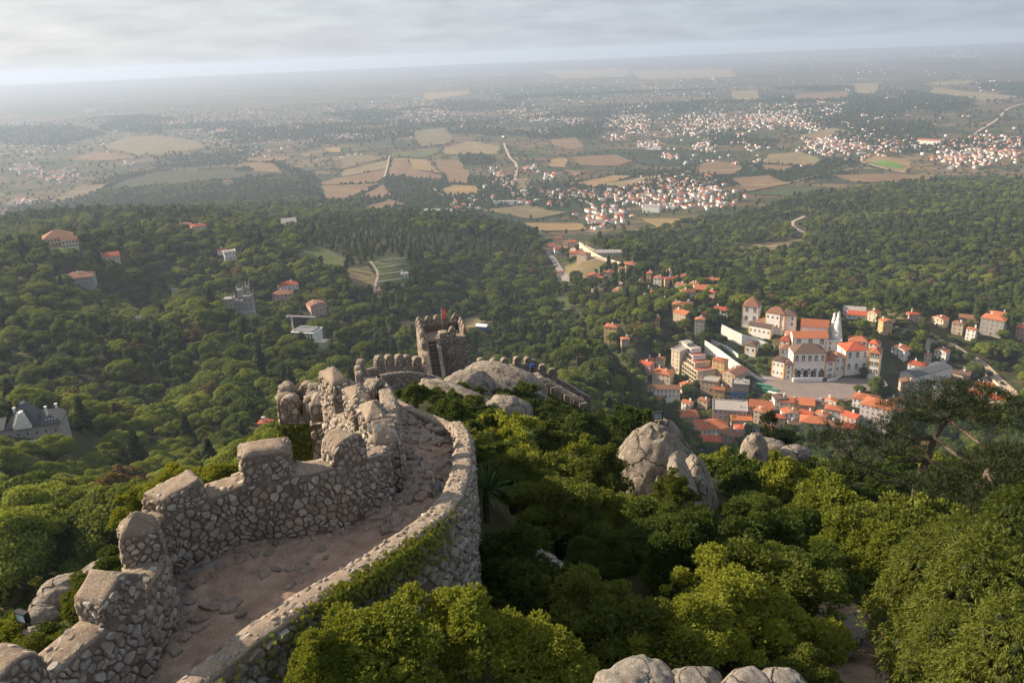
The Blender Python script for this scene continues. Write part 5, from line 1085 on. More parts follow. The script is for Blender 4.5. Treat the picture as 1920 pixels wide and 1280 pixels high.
        if stones:
            gg = np.random.default_rng(int(um*91)+1)
            for cell in vor_cells(W_*.96, (w1-w0)*.96, size*1.2, 1.1, gg):      # rubble set into the cap
                if gg.uniform() < .12: continue
                r = stone_geo(cell, lambda u, v, d: tuple(s.at(u0+.02*W_+u, w0+.02+v, z0+.1+float(top((u/W_)*.98+.01, v/(w1-w0)))+d*1.3)), h*.4, gap, gg)
                if r: s.st.append((m_, *r))
            for face in (0, 1, 2, 3):
                UL = W_ if face < 2 else (w1-w0)
                cells = vor_cells(UL, hr+.1, size, 1.15, gg)
                def cut(c):
                    a, b = np.mean([p[0] for p in c])/UL, np.mean([p[1] for p in c])
                    tt = float(top(a, .0 if face == 0 else 1.0)) if face < 2 else float(top(0.0 if face == 2 else 1.0, a))
                    return b < tt-.02, tt
                cc = [c for c in cells if cut(c)[0]]
                if face == 0: Sf = lambda u, v, d: tuple(s.at(u0+u, w0-d, z0+.1+min(v, float(top(u/W_, 0.0))-.01)))
                elif face == 1: Sf = lambda u, v, d: tuple(s.at(u0+u, w1+d, z0+.1+min(v, float(top(u/W_, 1.0))-.01)))
                elif face == 2: Sf = lambda u, v, d: tuple(s.at(u0-d, w0+u, z0+.1+min(v, float(top(0.0, u/UL))-.01)))
                else: Sf = lambda u, v, d: tuple(s.at(u1+d, w0+u, z0+.1+min(v, float(top(1.0, u/UL))-.01)))
                s.add(cc, Sf, h, gap, par=m_, drop=drop)
        return m_
    def uat(s, px, hgt=None):              # distance along the wall whose inner top edge shows at this column
        z = s.zb(s.u)+(s.sill(s.u) if hgt is None else hgt); qx, qy = project(np.stack([s.P[:, 0], s.P[:, 1], z], 1))
        return float(s.u[np.argmin(np.abs(qx-px))])
    def done(s, limit=280): emit_stones(s.st, s.root, s.loc, M_stone, limit)

# ------------------------------------------------------------------ the wall walk
PATH = [  # left edge px,py | inner top edge of the right parapet px,py | drop below the camera
 ((60,1490),(120,1480),8.4), ((150,1400),(215,1395),8.35), ((283,1275),(330,1280),8.3), ((312,1222),(385,1233),8.25), ((336,1165),(440,1190),8.2), ((322,1085),(560,1110),8.2), ((400,1045),(650,1060),8.2),
 ((500,1012),(720,1015),8.2), ((610,998),(780,975),8.25), ((705,962),(825,930),8.4), ((756,915),(844,888),8.8), ((757,880),(850,860),9.4), ((754,850),(853,835),10.1),
 ((750,820),(852,812),10.9), ((745,792),(842,793),11.8), ((738,768),(806,775),12.8), ((728,748),(775,764),13.6), ((716,738),(748,751),14.6), ((705,733),(722,738),16.0), ((697,727),(706,729),18.0)]
PAR_H = 0.72
LP = [np.array(WD(a[0], a[1], d)) for a, b, d in PATH]
RP = [np.array(WD(b[0], b[1], d-PAR_H))-np.array([0, 0, PAR_H]) for a, b, d in PATH]
def make_path():
    n = 260
    _, L = resample(LP, .08); _, Rr = resample(RP, .08)
    # re-parametrise both by station so they advance together
    def bysta(P):
        out = []; Q = [2*P[0]-P[1]]+P+[2*P[-1]-P[-2]]
        for i in range(1, len(Q)-2):
            for k in range(16):
                t = k/16; a, b, c, d = Q[i-1], Q[i], Q[i+1], Q[i+2]
                out.append(.5*((2*b)+(-a+c)*t+(2*a-5*b+4*c-d)*t*t+(-a+3*b-3*c+d)*t**3))
        return np.array(out)
    L, Rr = bysta(LP), bysta(RP); n = len(L); W_ = 56
    f = np.linspace(-.12, 1.12, W_); V = L[:, None]*(1-f)[None, :, None]+Rr[:, None]*f[None, :, None]
    X, Y = V[..., 0], V[..., 1]
    rockm = np.clip((fbm(X*1.1, Y*1.1, 61, 4)-.42)*5, 0, 1)
    sta = np.arange(n)[:, None]/16
    steps = np.clip((sta-8.8)/1.0, 0, 1)*np.clip((15.5-sta)/1, 0, 1)
    edge = np.clip((.30-f)/.3, 0, 1)[None, :]
    rockm = np.clip(rockm*(.25+.5*edge+steps)+edge*.35*fbm(X*2, Y*2, 64, 3), 0, 1)
    V[..., 2] += (fbm(X*.8, Y*.8, 62, 3)-.45)*.16 + rockm*(np.abs(fbm(X*2.6, Y*2.6, 63, 4)-.47)*.75) + (fbm(X*7, Y*7, 65, 3)-.45)*.03
    # worn rock steps where the walk drops
    ph = V[..., 2]*2.6+(fbm(X*1.4, Y*1.4, 66, 3))*1.6; V[..., 2] += steps*((np.floor(ph)-ph+.5)/2.6)*.55
    V = V.reshape(-1, 3); i = np.arange(n-1)[:, None]*W_+np.arange(W_-1)[None]; F = np.stack([i, i+W_, i+W_+1, i+1], -1).reshape(-1, 4)
    m, t, b = mat('trodden_earth', .95, .15); q = N(t); P = q.pos()
    at = q.n('ShaderNodeAttribute', attribute_name='rock')
    earth = q.ramp(q.noise(2.2, 7, P, .65), [(.28, (0.18, 0.125, 0.098)), (.5, (0.315, 0.222, 0.17)), (.72, (0.42, 0.335, 0.27))])
    grit = q.ramp(q.noise(55, 3, P, .7), [(.35, (.72, .72, .72)), (.65, (1.2, 1.2, 1.2))]); earth = q.mix(1.0, earth, grit, 'MULTIPLY')
    rk = q.ramp(q.noise(6, 7, P, .7), [(.3, (0.12, 0.105, 0.10)), (.5, (0.23, 0.205, 0.19)), (.7, (0.36, 0.33, 0.31))])
    f_ = q.ramp(q.math('ADD', at.outputs['Fac'], q.math('MULTIPLY', q.math('SUBTRACT', q.noise(5, 6, P, .7), .5), 1.3)), [(.40, (0, 0, 0)), (.55, (1, 1, 1))])
    q.l(q.mix(f_, earth, rk), b.inputs['Base Color']); q.bump(q.math('ADD', q.noise(14, 6, P, .7), q.math('MULTIPLY', q.noise(60, 3, P), .25)), .04, .9, b)
    me = npmesh('path', V, F, m, smooth=True); a = me.attributes.new('rock', 'FLOAT', 'POINT'); a.data.foreach_set('value', rockm.ravel().astype(np.float32))
    path = link('path', me); tag(path, kind='structure')
    # loose and half-buried slabs
    gg = np.random.default_rng(12); A = V.reshape(n, W_, 3)
    spots = []
    for (a, b_, s_) in ((497,1075,.17),(520,1068,.15),(540,1065,.13),(565,1062,.21),(575,1068,.18),(560,1088,.12),(545,1098,.13),(395,1143,.22),(375,1165,.2),(372,1182,.2),(410,1135,.2),(440,1130,.2),(455,1155,.14),(585,1040,.14),(605,1032,.14),
        (400,1080,.14),(450,1050,.18),(475,1042,.15),(505,1036,.12),(360,1130,.14),(535,1040,.12),(430,1148,.18),(350,1200,.14),(612,1045,.1),(760,1000,.12)):
        d = np.array(WD(a, b_, 8.2)); k = np.argmin(((V-d)**2).sum(1)); spots.append((V[k], s_))
    for k in range(230):
        si = gg.uniform(8.6, 15.8); i_ = int(si*16); j = gg.integers(7, 50); spots.append((A[i_, j], gg.uniform(.09, .28)))
    for k in range(110):
        i_ = int(gg.uniform(3.0, 11)*16); j = 6+int(abs(gg.normal())*4) % 18; spots.append((A[i_, j], gg.uniform(.06, .17)))
    for (p, s_) in spots:
        nn_ = gg.integers(5, 8); an = np.sort(gg.uniform(0, 6.28, nn_)); an = (np.arange(nn_)+gg.uniform(-.3, .3, nn_))*6.283/nn_
        rr = s_*gg.uniform(.6, 1.1, nn_); asp = gg.uniform(.5, .9); ro = gg.uniform(0, 3.14); h = s_*gg.uniform(.16, .42); tl = gg.uniform(-.25, .25, 2)
        vv = []
        for sc_, dz in ((1.05, -.08), (1.0, h*.6), (.78, h)):
            for a_, r_ in zip(an, rr):
                x, y = r_*math.cos(a_)*sc_, r_*math.sin(a_)*sc_*asp; x, y = x*math.cos(ro)-y*math.sin(ro), x*math.sin(ro)+y*math.cos(ro)
                vv.append((p[0]+x, p[1]+y, p[2]+dz+(x*tl[0]+y*tl[1] if dz > 0 else 0)+(gg.uniform(-.1, .1)*h if dz > 0 else 0)))
        k = int(nn_); fc = [(r_*k+i_, r_*k+(i_+1) % k, (r_+1)*k+(i_+1) % k, (r_+1)*k+i_) for r_ in (0, 1) for i_ in range(k)]+[tuple(2*k+i_ for i_ in range(k))]
        me = bpy.data.meshes.new('stone'); me.from_pydata(vv, [], fc); me.materials.append(M_step); link('stone', me, path)
make_path()

# left parapet (towards the valley)
wl_ = Wall('parapet_wall', 'crenellated rubble parapet in shade curving along the left edge of the near wall walk', 'wall', LP[0:11], lambda u: 1.17+.08*np.sin(np.asarray(u, float)*1.1), .55, 1, foot=5.0)
wl_.inner(.135, .036, .007); wl_.topstones(drop=.3); wl_.end(True)
wl_.outer(.35, .05, depth=2.0)
for (u0, u1, hs, hr, st, lab) in ((-.0,.6,.38,.6,'round',None), (1.5,2.25,.4,.62,'gable','broad slanting merlon nearest the camera'), (3.05,3.6,.55,.85,'pyramid','tan mortared merlon with pyramid top at the corner'), (4.55,5.25,.32,.48,'slope','merlon with a worn sloping top'),
    (5.92,6.7,.52,.6,'flat','squarish flat-topped merlon'), (7.52,8.28,.32,.58,'round','round-topped merlon')):
    wl_.merlon(u0, min(u1, wl_.L), hs, hr, st, label=lab)
print('wl', [round(wl_.uat(x), 2) for x in (158,262,318,378,443,525,593,672,700,740)])
wl_.done(290)

# right parapet: low wall with a broad mortared top
wr = Wall('parapet_wall', 'low rubble parapet with a broad sunlit top along the right edge of the near wall walk', 'wall', RP[0:15], PAR_H, .42, -1, foot=4.2)
wr.inner(.2, .035, u0=4.5); wr.outer(.18, .05, .011, depth=3.9); wr.topstones(.13, .025, .015, .15); wr.done(290)
wr2 = Wall('parapet_wall', 'lower curving stretch of sunlit parapet beyond the bend of the wall walk', 'wall', RP[14:20], lambda u: PAR_H-.25+0*np.asarray(u, float), .4, -1, foot=3.5)
wr2.inner(.2, .035); wr2.topstones(.14, .02, .015, .2); wr2.outer(.3, .05, depth=2); wr2.done(150)

# turret wall climbing away on the left of the walk
def wp(px, py, r, z=None):
    p = np.array(WD(px, py, 1)) if False else np.array(W(px, py, r)); 
    if z is not None: p[2] = CZ-z
    return p
TP = [wp(706,870,15.0,9.95), wp(692,830,16.6,10.45), wp(668,800,18.4,10.85), wp(640,780,20.2,11.2), wp(604,770,22.0,11.6)]
wt = Wall('turret_wall', 'tall sunlit turret wall with pointed merlons stepping up left of the wall walk', 'wall', TP, 2.15, .5, -1, foot=5.5, infoot=2.2, rough_=.022)
wt.infoot = 2.2
wt.inner(.19, .045, v1=2.1); 
cells_lo = vor_cells(wt.L, 2.0, .2, 1.25, np.random.default_rng(8)); wt.add(cells_lo, lambda u, v, d: tuple(wt.at(u, -d, wt.zb(u)-v)), .045, .012, drop=.04)
wt.topstones(); wt.end(False, down=3.5); wt.end(True, down=5)
for (a, b, hs, hr, st) in ((690,742,.75,1.35,'gable'), (668,712,.8,1.3,'pyramid'), (640,678,.9,1.35,'pyramid'), (606,642,.95,1.4,'pyramid')):
    u0, u1 = wt.uat(b), wt.uat(a)
    print('turret merlon', round(u0, 2), round(u1, 2), round(wt.L, 2))
for (u0, u1, hs, hr, st) in ((0.16,1.0,.5,.85,'gable'), (1.7,2.7,.8,1.04,'pyramid'), (3.55,4.7,.85,1.12,'pyramid'), (5.8,7.0,1.0,1.3,'pyramid')):
    if u1 < wt.L+.2: wt.merlon(u0, min(u1, wt.L), hs, hr, st, size=.15, h=.05)
wt.done(290)
TB = [wp(612,770,22.4,12.4), wp(640,760,25.5,13.4), wp(700,750,28.5,14.6), wp(742,745,30.5,15.6)]
wb = Wall('turret_wall', 'rear wall of the turret with worn merlons behind the tall sunlit one', 'wall', TB, 2.2, .55, 1, foot=5)
wb.inner(.24, .04); wb.topstones(drop=.5); wb.end(False, size=.22, down=3.5)
for k in range(4):
    u0 = .5+k*wb.L/4.2; wb.merlon(u0, u0+1.0, .75, 1.0, ('pyramid', 'round')[k % 2], size=.22, h=.04)
wb.done(120)
TR = [np.array(p) for p in LP[10:17]]
wq = Wall('turret_wall', 'low rubble wall between the turret and the stepped part of the walk', 'wall', TR, lambda u: 1.25-.6*np.asarray(u, float)/20, .5, 1, foot=3.5)
wq.inner(.24, .045); wq.topstones(drop=.3)
wq.done(120)
# ivy-clad turret
IV = [wp(526,800,27.5,17.3), wp(602,800,27.0,17.3), wp(612,795,28.6,17.3), wp(536,795,29.1,17.3), wp(526,800,27.5,17.3)]
iv = Wall('ivy_turret', 'small square turret overgrown with ivy left of the tall sunlit wall', 'turret', IV, 5.3, .45, 1, foot=5.6, smooth=False, ds=.16)
iv.inner(.24, .045, v1=5.2); 
for k in range(4):
    for f in (.06, .58):
        u0 = (k+f)*iv.L/4; iv.merlon(u0, u0+.62, .55, .85, 'round', size=.2, h=.035)
iv.done(280)
def ivy(parent, loc, Pfun, n, seed, label=None, size=.055):
    g_ = np.random.default_rng(seed); P, Nn = Pfun(n, g_)
    nn = Nn+g_.normal(size=P.shape)*.55; nn /= np.linalg.norm(nn, axis=1)[:, None]
    a = np.cross(nn, g_.normal(size=P.shape)); a /= np.linalg.norm(a, axis=1)[:, None]; b = np.cross(nn, a); s = size*g_.uniform(.6, 1.5, len(P))[:, None]
    V = np.stack([P-a*s, P-b*s*.8, P+a*s, P+b*s*.8], 1).reshape(-1, 3)-np.array(loc)
    o = link('ivy', npmesh('ivy', V, np.arange(len(V)).reshape(-1, 4), M_ivy), parent); tag(o, label, kind='stuff'); return o
M_ivy = leafmat('ivy_leaf', (0.05, 0.075, 0.012), (0.19, 0.21, 0.03), .25, .6)
def ivy_turret_pts(n, g_):
    u = g_.uniform(0, iv.L, n*3); v = g_.uniform(0, 5.1, n*3)
    dens = fbm(u*1.1, v*.9, 91, 3)+.14*(u < iv.L*.10)+.22*(u > iv.L*.72)-.02*v
    k = dens > .36; u, v = u[k][:n], v[k][:n]; P = iv.at(u, -g_.uniform(.03, .16, len(u)), iv.zb(u)+v)
    Nn = np.stack([-np.interp(u, iv.u, iv.Nn[:, 0]), -np.interp(u, iv.u, iv.Nn[:, 1]), u*0+.2], 1); return P, Nn
ivy(iv.root, iv.loc, ivy_turret_pts, 16000, 1, size=.065)
def ivy_right(n, g_):
    out = []
    for (uc, us, vc, vs, m_) in ((wr.uat(690), .7, .1, .22, .22), (wr.uat(640), .5, .0, .15, .12), (wr.uat(735), .5, .25, .3, .16), (wr.uat(846), .35, .9, .7, .3), (wr.uat(600), .8, .6, .4, .1), (wr.uat(500), 1.0, .8, .4, .1)):
        k = int(n*m_); out.append(np.stack([g_.normal(uc, us, k), np.abs(g_.normal(vc, vs, k))], 1))
    uv = np.concatenate(out); u, v = np.clip(uv[:, 0], 0, wr.L), uv[:, 1]
    P = wr.at(u, wr.th+g_.uniform(-.12, .14, len(u))+.006*v, wr.zb(u)+PAR_H+.06-v)
    Nn = np.stack([np.interp(u, wr.u, wr.Nn[:, 0]), np.interp(u, wr.u, wr.Nn[:, 1]), u*0+.6], 1); return P, Nn
ivy(wr.root, wr.loc, ivy_right, 5200, 2, 'yellow-green creeper hanging over the parapet', .035)
print('T castle near', time.time()-T0)
# ------------------------------------------------------------------ the lower castle: bastion wall, tower, descending wall
def qwall(name, label, tops, sill, thick, side, merl=(), foot=3, size=.36, ms=1.25, mh=1.2, mw=1.1, group=None, styles=('round',)):
    pts = []
    for a, b, r_ in tops: p = W(a, b, r_); pts.append((p.x, p.y, p.z-sill))
    w_ = Wall(name, label, 'wall', pts, sill, thick, side, foot=foot, ds=.3, rough_=.07, infoot=1.5, group=group)
    w_.inner(size, .07, .02); w_.outer(size*1.3, .06, .02, depth=min(foot, 1.5)); w_.topstones(size*.8, .04, .02, .3)
    for i, px in enumerate(merl):
        u = w_.uat(px); w_.merlon(max(0, u-mw/2), min(w_.L, u+mw/2), mh*.7, mh, styles[i % len(styles)], size=size*.8, h=.05, gap=.02)
    w_.done(60); return w_
qwall('bastion_wall', 'crenellated bastion wall with round merlons left of the castle tower', [(677,698,87),(690,693,89),(720,688,91),(750,686,92.5),(778,688,94),(800,694,95)], 1.7, .7, 1, (683,714,735,752,768,783), foot=7, mh=1.45, mw=1.15)
qwall('bastion_wall', 'short return of the bastion wall with stacked merlons', [(681,722,74),(679,710,80),(677,698,86)], 1.5, .6, 1, (680,678), foot=6, mh=1.2)
qwall('retaining_wall', 'dark rubble retaining wall below the bastion walk', [(716,704,79),(745,699,82),(775,698,85),(806,703,88),(838,714,89)], 2.8, .6, 1, (), foot=3)
mbp = MB(); pp = [W(a, b, r_) for a, b, r_ in ((679,722,74),(679,706,86),(720,700,90),(790,702,94),(836,722,92),(836,738,88),(775,716,85),(716,722,79))]
for p in pp: p.z -= .2
mbp.quad(*pp); tag(mbp.build('bastion_walk', M_cap), kind='structure')
def castle_tower():
    c = W(789, 640, 103.5); az = math.atan2(c.x, c.y); e = empty('castle_tower', c, -az+R(4)); tag(e, 'square crenellated castle tower with an open stair climbing to its platform', 'tower')
    st = []; Mw = np.array(e.matrix_basis); 
    Rm = Matrix.Rotation(-az+R(4), 3, 'Z')
    def wpt(x, y, z): q = Rm @ Vector((x, y, z)); return (q.x+c.x, q.y+c.y, q.z+c.z)
    def solid(nm, x0, x1, y0, y1, z0, z1, top=None, faces='flr', par=None):
        nx, ny, nz = max(1, int((x1-x0)/.35)), max(1, int((y1-y0)/.35)), max(1, int((z1-z0)/.35))
        per = [(x0+(x1-x0)*i/nx, y0) for i in range(nx)]+[(x1, y0+(y1-y0)*i/ny) for i in range(ny)]+[(x1-(x1-x0)*i/nx, y1) for i in range(nx)]+[(x0, y1-(y1-y0)*i/ny) for i in range(ny)]
        per = np.array(per); rows = []
        tz = np.full(len(per), z1) if top is None else np.array([top(x, y) for x, y in per])
        for k in range(nz+1): rows.append(np.column_stack([per, z0+(tz-z0)*k/nz]))
        for s in (.7, .35, .02):
            q = np.array([(x0+x1)/2, (y0+y1)/2])+(per-np.array([(x0+x1)/2, (y0+y1)/2]))*s
            rows.append(np.column_stack([q, np.full(len(per), z1) if top is None else np.array([top(x, y) for x, y in q])]))
        V = np.concatenate(rows); n = len(per); V2 = rough(V+np.array([c.x, c.y, c.z]), .06)-np.array([c.x, c.y, c.z])
        F = [(r*n+k, r*n+(k+1) % n, (r+1)*n+(k+1) % n, (r+1)*n+k) for r in range(len(rows)-1) for k in range(n)]; mi = [0 if r < nz else 1 for r in range(len(rows)-1) for k in range(n)]
        o = link(nm, npmesh(nm, V2, np.array(F), [M_mortar, M_cap], mi), par or e); gg = np.random.default_rng(int(abs(x0*7+y0*13+z1*3))+2)
        for f in faces:
            U = (x1-x0) if f in 'fb' else (y1-y0)
            S = {'f': lambda u, v, d: wpt(x0+u, y0-d, z0+v), 'b': lambda u, v, d: wpt(x0+u, y1+d, z0+v), 'l': lambda u, v, d: wpt(x0-d, y0+u, z0+v), 'r': lambda u, v, d: wpt(x1+d, y0+u, z0+v)}[f]
            for cell in vor_cells(U, z1-z0, .36, 1.2, gg):
                m = np.mean(cell, 0); x, y = (x0+m[0], y0) if f in 'fb' else (x0, y0+m[0]); lim = (z1 if top is None else top(x, y))-z0
                if m[1] > lim-.12: continue
                r_ = stone_geo([(a, min(b, lim)) for a, b in cell], S, .07, .02, gg)
                if r_: st.append((par or e, *r_))
        return o
    solid('tower_body', 2.6, 6.4, 0, 6.8, -9, -.9, faces='flr'); solid('tower_body', 0, 2.6, 2.2, 6.8, -9, -.9, faces='fl')
    solid('parapet', 3.0, 6.4, -.02, .5, -.9, .15, faces='f'); solid('parapet', 5.95, 6.42, .5, 6.8, -.9, .1, faces='r'); solid('parapet', 0, 5.95, 6.35, 6.8, -.9, .1, faces='b'); solid('parapet', -.02, .95, -1.2, 6.35, -9, 0, lambda x, y: min(0, -.0+(y-1.2)*.45), 'l')
    solid('stair_wall', -.0, .95, -6, -1.2, -9, -1, lambda x, y: -1.08+(y+1.2)*.85, 'lf'); solid('stair_wall', 2.15, 2.6, -5.0, 2.2, -9, -.1, lambda x, y: min(-.1, -.6+(y+.4)*.82), 'rf')
    def merl(x, y, w, d, h, z=0.0): solid('merlon', x-w/2, x+w/2, y-d/2, y+d/2, z-.1, z+h, lambda a, b: z+h-.45*(abs(2*(a-x)/w)**2.2)*1-.15*(abs(2*(b-y)/d)**2), faces='fl')
    for x in (.45, 1.75, 3.0, 4.3, 5.7): merl(x, 6.55, .9, .5, 1.5)
    for y in (1.0, 2.7, 4.4): merl(6.2, y, .5, 1.0, 1.5)
    for y, z in ((5.0, 0), (3.2, 0), (1.4, 0), (-.3, -.75)): merl(.35, y, .65, 1.0, 1.35, z)
    merl(4.4, .25, 1.0, .5, 1.5, .15); solid('merlon', 2.6, 3.7, -.1, 1.2, -1.2, .9, faces='fl')
    for k in range(16): z = -1.1-k*.38; y = 1.5-k*.46; MB().box(.95, 2.15, y-.5, y+.02, z-1.2, z).build('step', M_step, e)
    emit_stones(st, e, (c.x, c.y, c.z), M_stone, 0) if False else None
    inv = Rm.inverted(); SV, SQ, ST, off = [], [], [], 0
    for par, V, Q, T_ in st:
        v = (np.array(V)-np.array([c.x, c.y, c.z])) @ np.array(Rm); SV.append(v); SQ.append(np.array(Q)+off); ST.append(np.array(T_)+off); off += len(v)
    o = link('small_stones', npmesh('small_stones', np.concatenate(SV), [np.concatenate(SQ), np.concatenate(ST)], M_stone), e); tag(o, kind='stuff')
    fp = W(836, 612, 108); f = empty('banner', Vector(wpt(3.7, 6.2, -.8))); tag(f, 'red vertical banner with pale bars flying on the castle tower', 'flag'); f.rotation_euler = (0, 0, -az)
    MB().tube([(0, 0, 0), (0, 0, 3.3)], .035, 6).build('pole', M_frame, f); fb = MB()
    for k in range(8): z0, z1 = 3.2-k*.19, 3.2-(k+1)*.19; o0, o1 = .06*math.sin(k*1.1), .06*math.sin((k+1)*1.1); fb.quad((.04, o0, z0), (.62, o0*1.6-.05, z0), (.62, o1*1.6-.05, z1), (.04, o1, z1), m=0)
    fb.v += [(x, y+.02, z) for x, y, z in fb.v]; n_ = len(fb.f); fb.f += [tuple(i+n_*4 for i in q[::-1]) for q in fb.f]; fb.m += [0]*n_; fb.build('cloth', simple('red_cloth', (.65, .06, .03), .8, .1), f)
    bars = MB()
    for k in range(4): z = 3.05-k*.36; bars.box(.16, .54, -.16, -.13, z-.07, z, 0)
    bars.build('bar', M_frame, f)
castle_tower()
cw = qwall('curtain_wall', 'long crenellated wall running down to the right from the castle tower', [(872,690,109),(890,686,110.5),(915,687,111.5),(940,687,112.5),(965,684,113.5),(990,684,114.5),(1005,691,115),(1024,700,115.5),(1055,714,116),(1080,729,116.5),(1108,746,117)],
    1.7, .7, 1, (880,903,927,948,970,990,1003,1018,1036), foot=6, mh=1.25, mw=1.0)
e = empty('rock_stair', W(1010, 705, 112)); tag(e, 'weathered stone stair descending to the right along the outer castle wall', 'stairs')
for k in range(15):
    f = k/14; p = W(1008+f*82, 704+f*46, 111-f*2.5)-e.location; b = MB().box(-.75, .45, -1.1, 1.3, -1.5, 0, 0); b.v = [(x+random.uniform(-.06, .06), y+random.uniform(-.12, .12), z+random.uniform(-.03, .03)) for x, y, z in b.v]
    o = b.build('step', M_step, e, loc=p); o.rotation_euler = (0, 0, R(18+random.uniform(-4, 4)))

# ------------------------------------------------------------------ people
M_skin = simple('skin', (.45, .27, .18), .6, .05)
def person(p, rz, lab, top, low, hair, pose='stand', s=1.0):
    e = empty('person', p, rz, s); tag(e, lab, 'person')
    J = {'pel': (0, 0, .95), 'chest': (0, .0, 1.28), 'neck': (0, 0, 1.48), 'head': (0, -.01, 1.62), 'crown': (0, .0, 1.74)}
    if pose == 'sit':
        J = {k: (x, y+.1, z-.5) for k, (x, y, z) in J.items()}
        legs = [((s_*.1, .08, .46), (s_*.13, -.38, .5), (s_*.13, -.42, .09), (s_*.13, -.56, .04)) for s_ in (-1, 1)]; arms = [((s_*.2, .1, .92), (s_*.26, -.05, .68), (s_*.14, -.28, .60), (s_*.1, -.34, .58)) for s_ in (-1, 1)]
    else:
        legs = [((s_*.09, 0, .92), (s_*.11, -.06*s_, .5), (s_*.11, .05*s_, .09), (s_*.12, -.14+.05*s_, .04)) for s_ in (-1, 1)]; arms = [((s_*.2, 0, 1.42), (s_*.25, .03, 1.14), (s_*.22, -.08, .9), (s_*.2, -.12, .8)) for s_ in (-1, 1)]
    V = [J['pel'], J['chest'], J['neck'], J['head'], J['crown']]; E = [(0, 1), (1, 2), (2, 3), (3, 4)]; rad = [.13, .15, .05, .095, .06]
    for l in legs:
        i = len(V); V += list(l); E += [(0, i), (i, i+1), (i+1, i+2), (i+2, i+3)]; rad += [.095, .065, .042, .035]
    for a in arms:
        i = len(V); V += list(a); E += [(1, i), (i, i+1), (i+1, i+2), (i+2, i+3)]; rad += [.055, .042, .032, .035]
    me = bpy.data.meshes.new('body'); me.from_pydata(V, E, []); me.materials.append(M_skin); o = link('body', me, e); o.modifiers.new('skin', 'SKIN')
    if not me.skin_vertices: me.attributes
    for i, r_ in enumerate(rad): me.skin_vertices[0].data[i].radius = (r_, r_)
    me.skin_vertices[0].data[0].use_root = True; o.modifiers.new('sub', 'SUBSURF').levels = 1
    c = J['chest']; pz = J['pel']; sh = MB().tube([(pz[0], pz[1], pz[2]-.04), ((pz[0]+c[0])/2, (pz[1]+c[1])/2, (pz[2]+c[2])/2), (c[0], c[1], c[2]+.05), (c[0], c[1], c[2]+.19)], [.175, .165, .19, .09], 10)
    for a in arms: sh.tube([Vector(a[0])-Vector((a[0][0]*.3, 0, 0)), a[0], Vector(a[1]), Vector(a[1]).lerp(Vector(a[2]), .3)], [.07, .078, .06, .055], 8)
    sh.build('shirt', top, e, True); tr = MB()
    for l in legs: tr.tube([Vector(l[0])+Vector((0, 0, .05)), l[0], l[1], Vector(l[1]).lerp(Vector(l[2]), .85)], [.11, .115, .085, .065], 8)
    tr.build('trousers', low, e, True)
    h = J['head']; MB().tube([(h[0], h[1]+.02, h[2]-.02), (h[0], h[1]+.03, h[2]+.08), (h[0], h[1]+.02, h[2]+.15)], [.108, .112, .05], 10).build('hair', hair, e, True)
    return e
M_hair = simple('dark_hair', (.03, .02, .015), .7, .1); C_blue = simple('blue_cloth', (.05, .16, .75), .8, .1); C_dark = simple('dark_cloth', (.03, .03, .04), .85, .1); C_pink = simple('pink_grey_cloth', (.50, .34, .33), .85, .1); C_white = simple('white_cloth', (.72, .72, .74), .85, .1); C_rose = simple('rose_cloth', (.65, .12, .22), .85, .1)
person(W(998, 701, 111.5), R(20), 'person in a bright blue top and dark trousers at the head of the outer stair', C_blue, C_dark, M_hair, s=1.15)
person(W(797, 706, 94), R(160), 'person in greyish pink clothes at the foot of the tower stair', C_pink, C_pink, M_hair, s=1.1)
p = g1(1611, 1186, 15); person(p, R(40), 'person in a white shirt sitting in the shade beside the dirt path', C_white, C_dark, M_hair, 'sit')
p = g1(1658, 1192, 15); person(p, R(-60), 'person in blue and rose clothes sitting right of the white-shirted one', C_blue, C_rose, M_hair, 'sit')
print('T far castle', time.time()-T0)
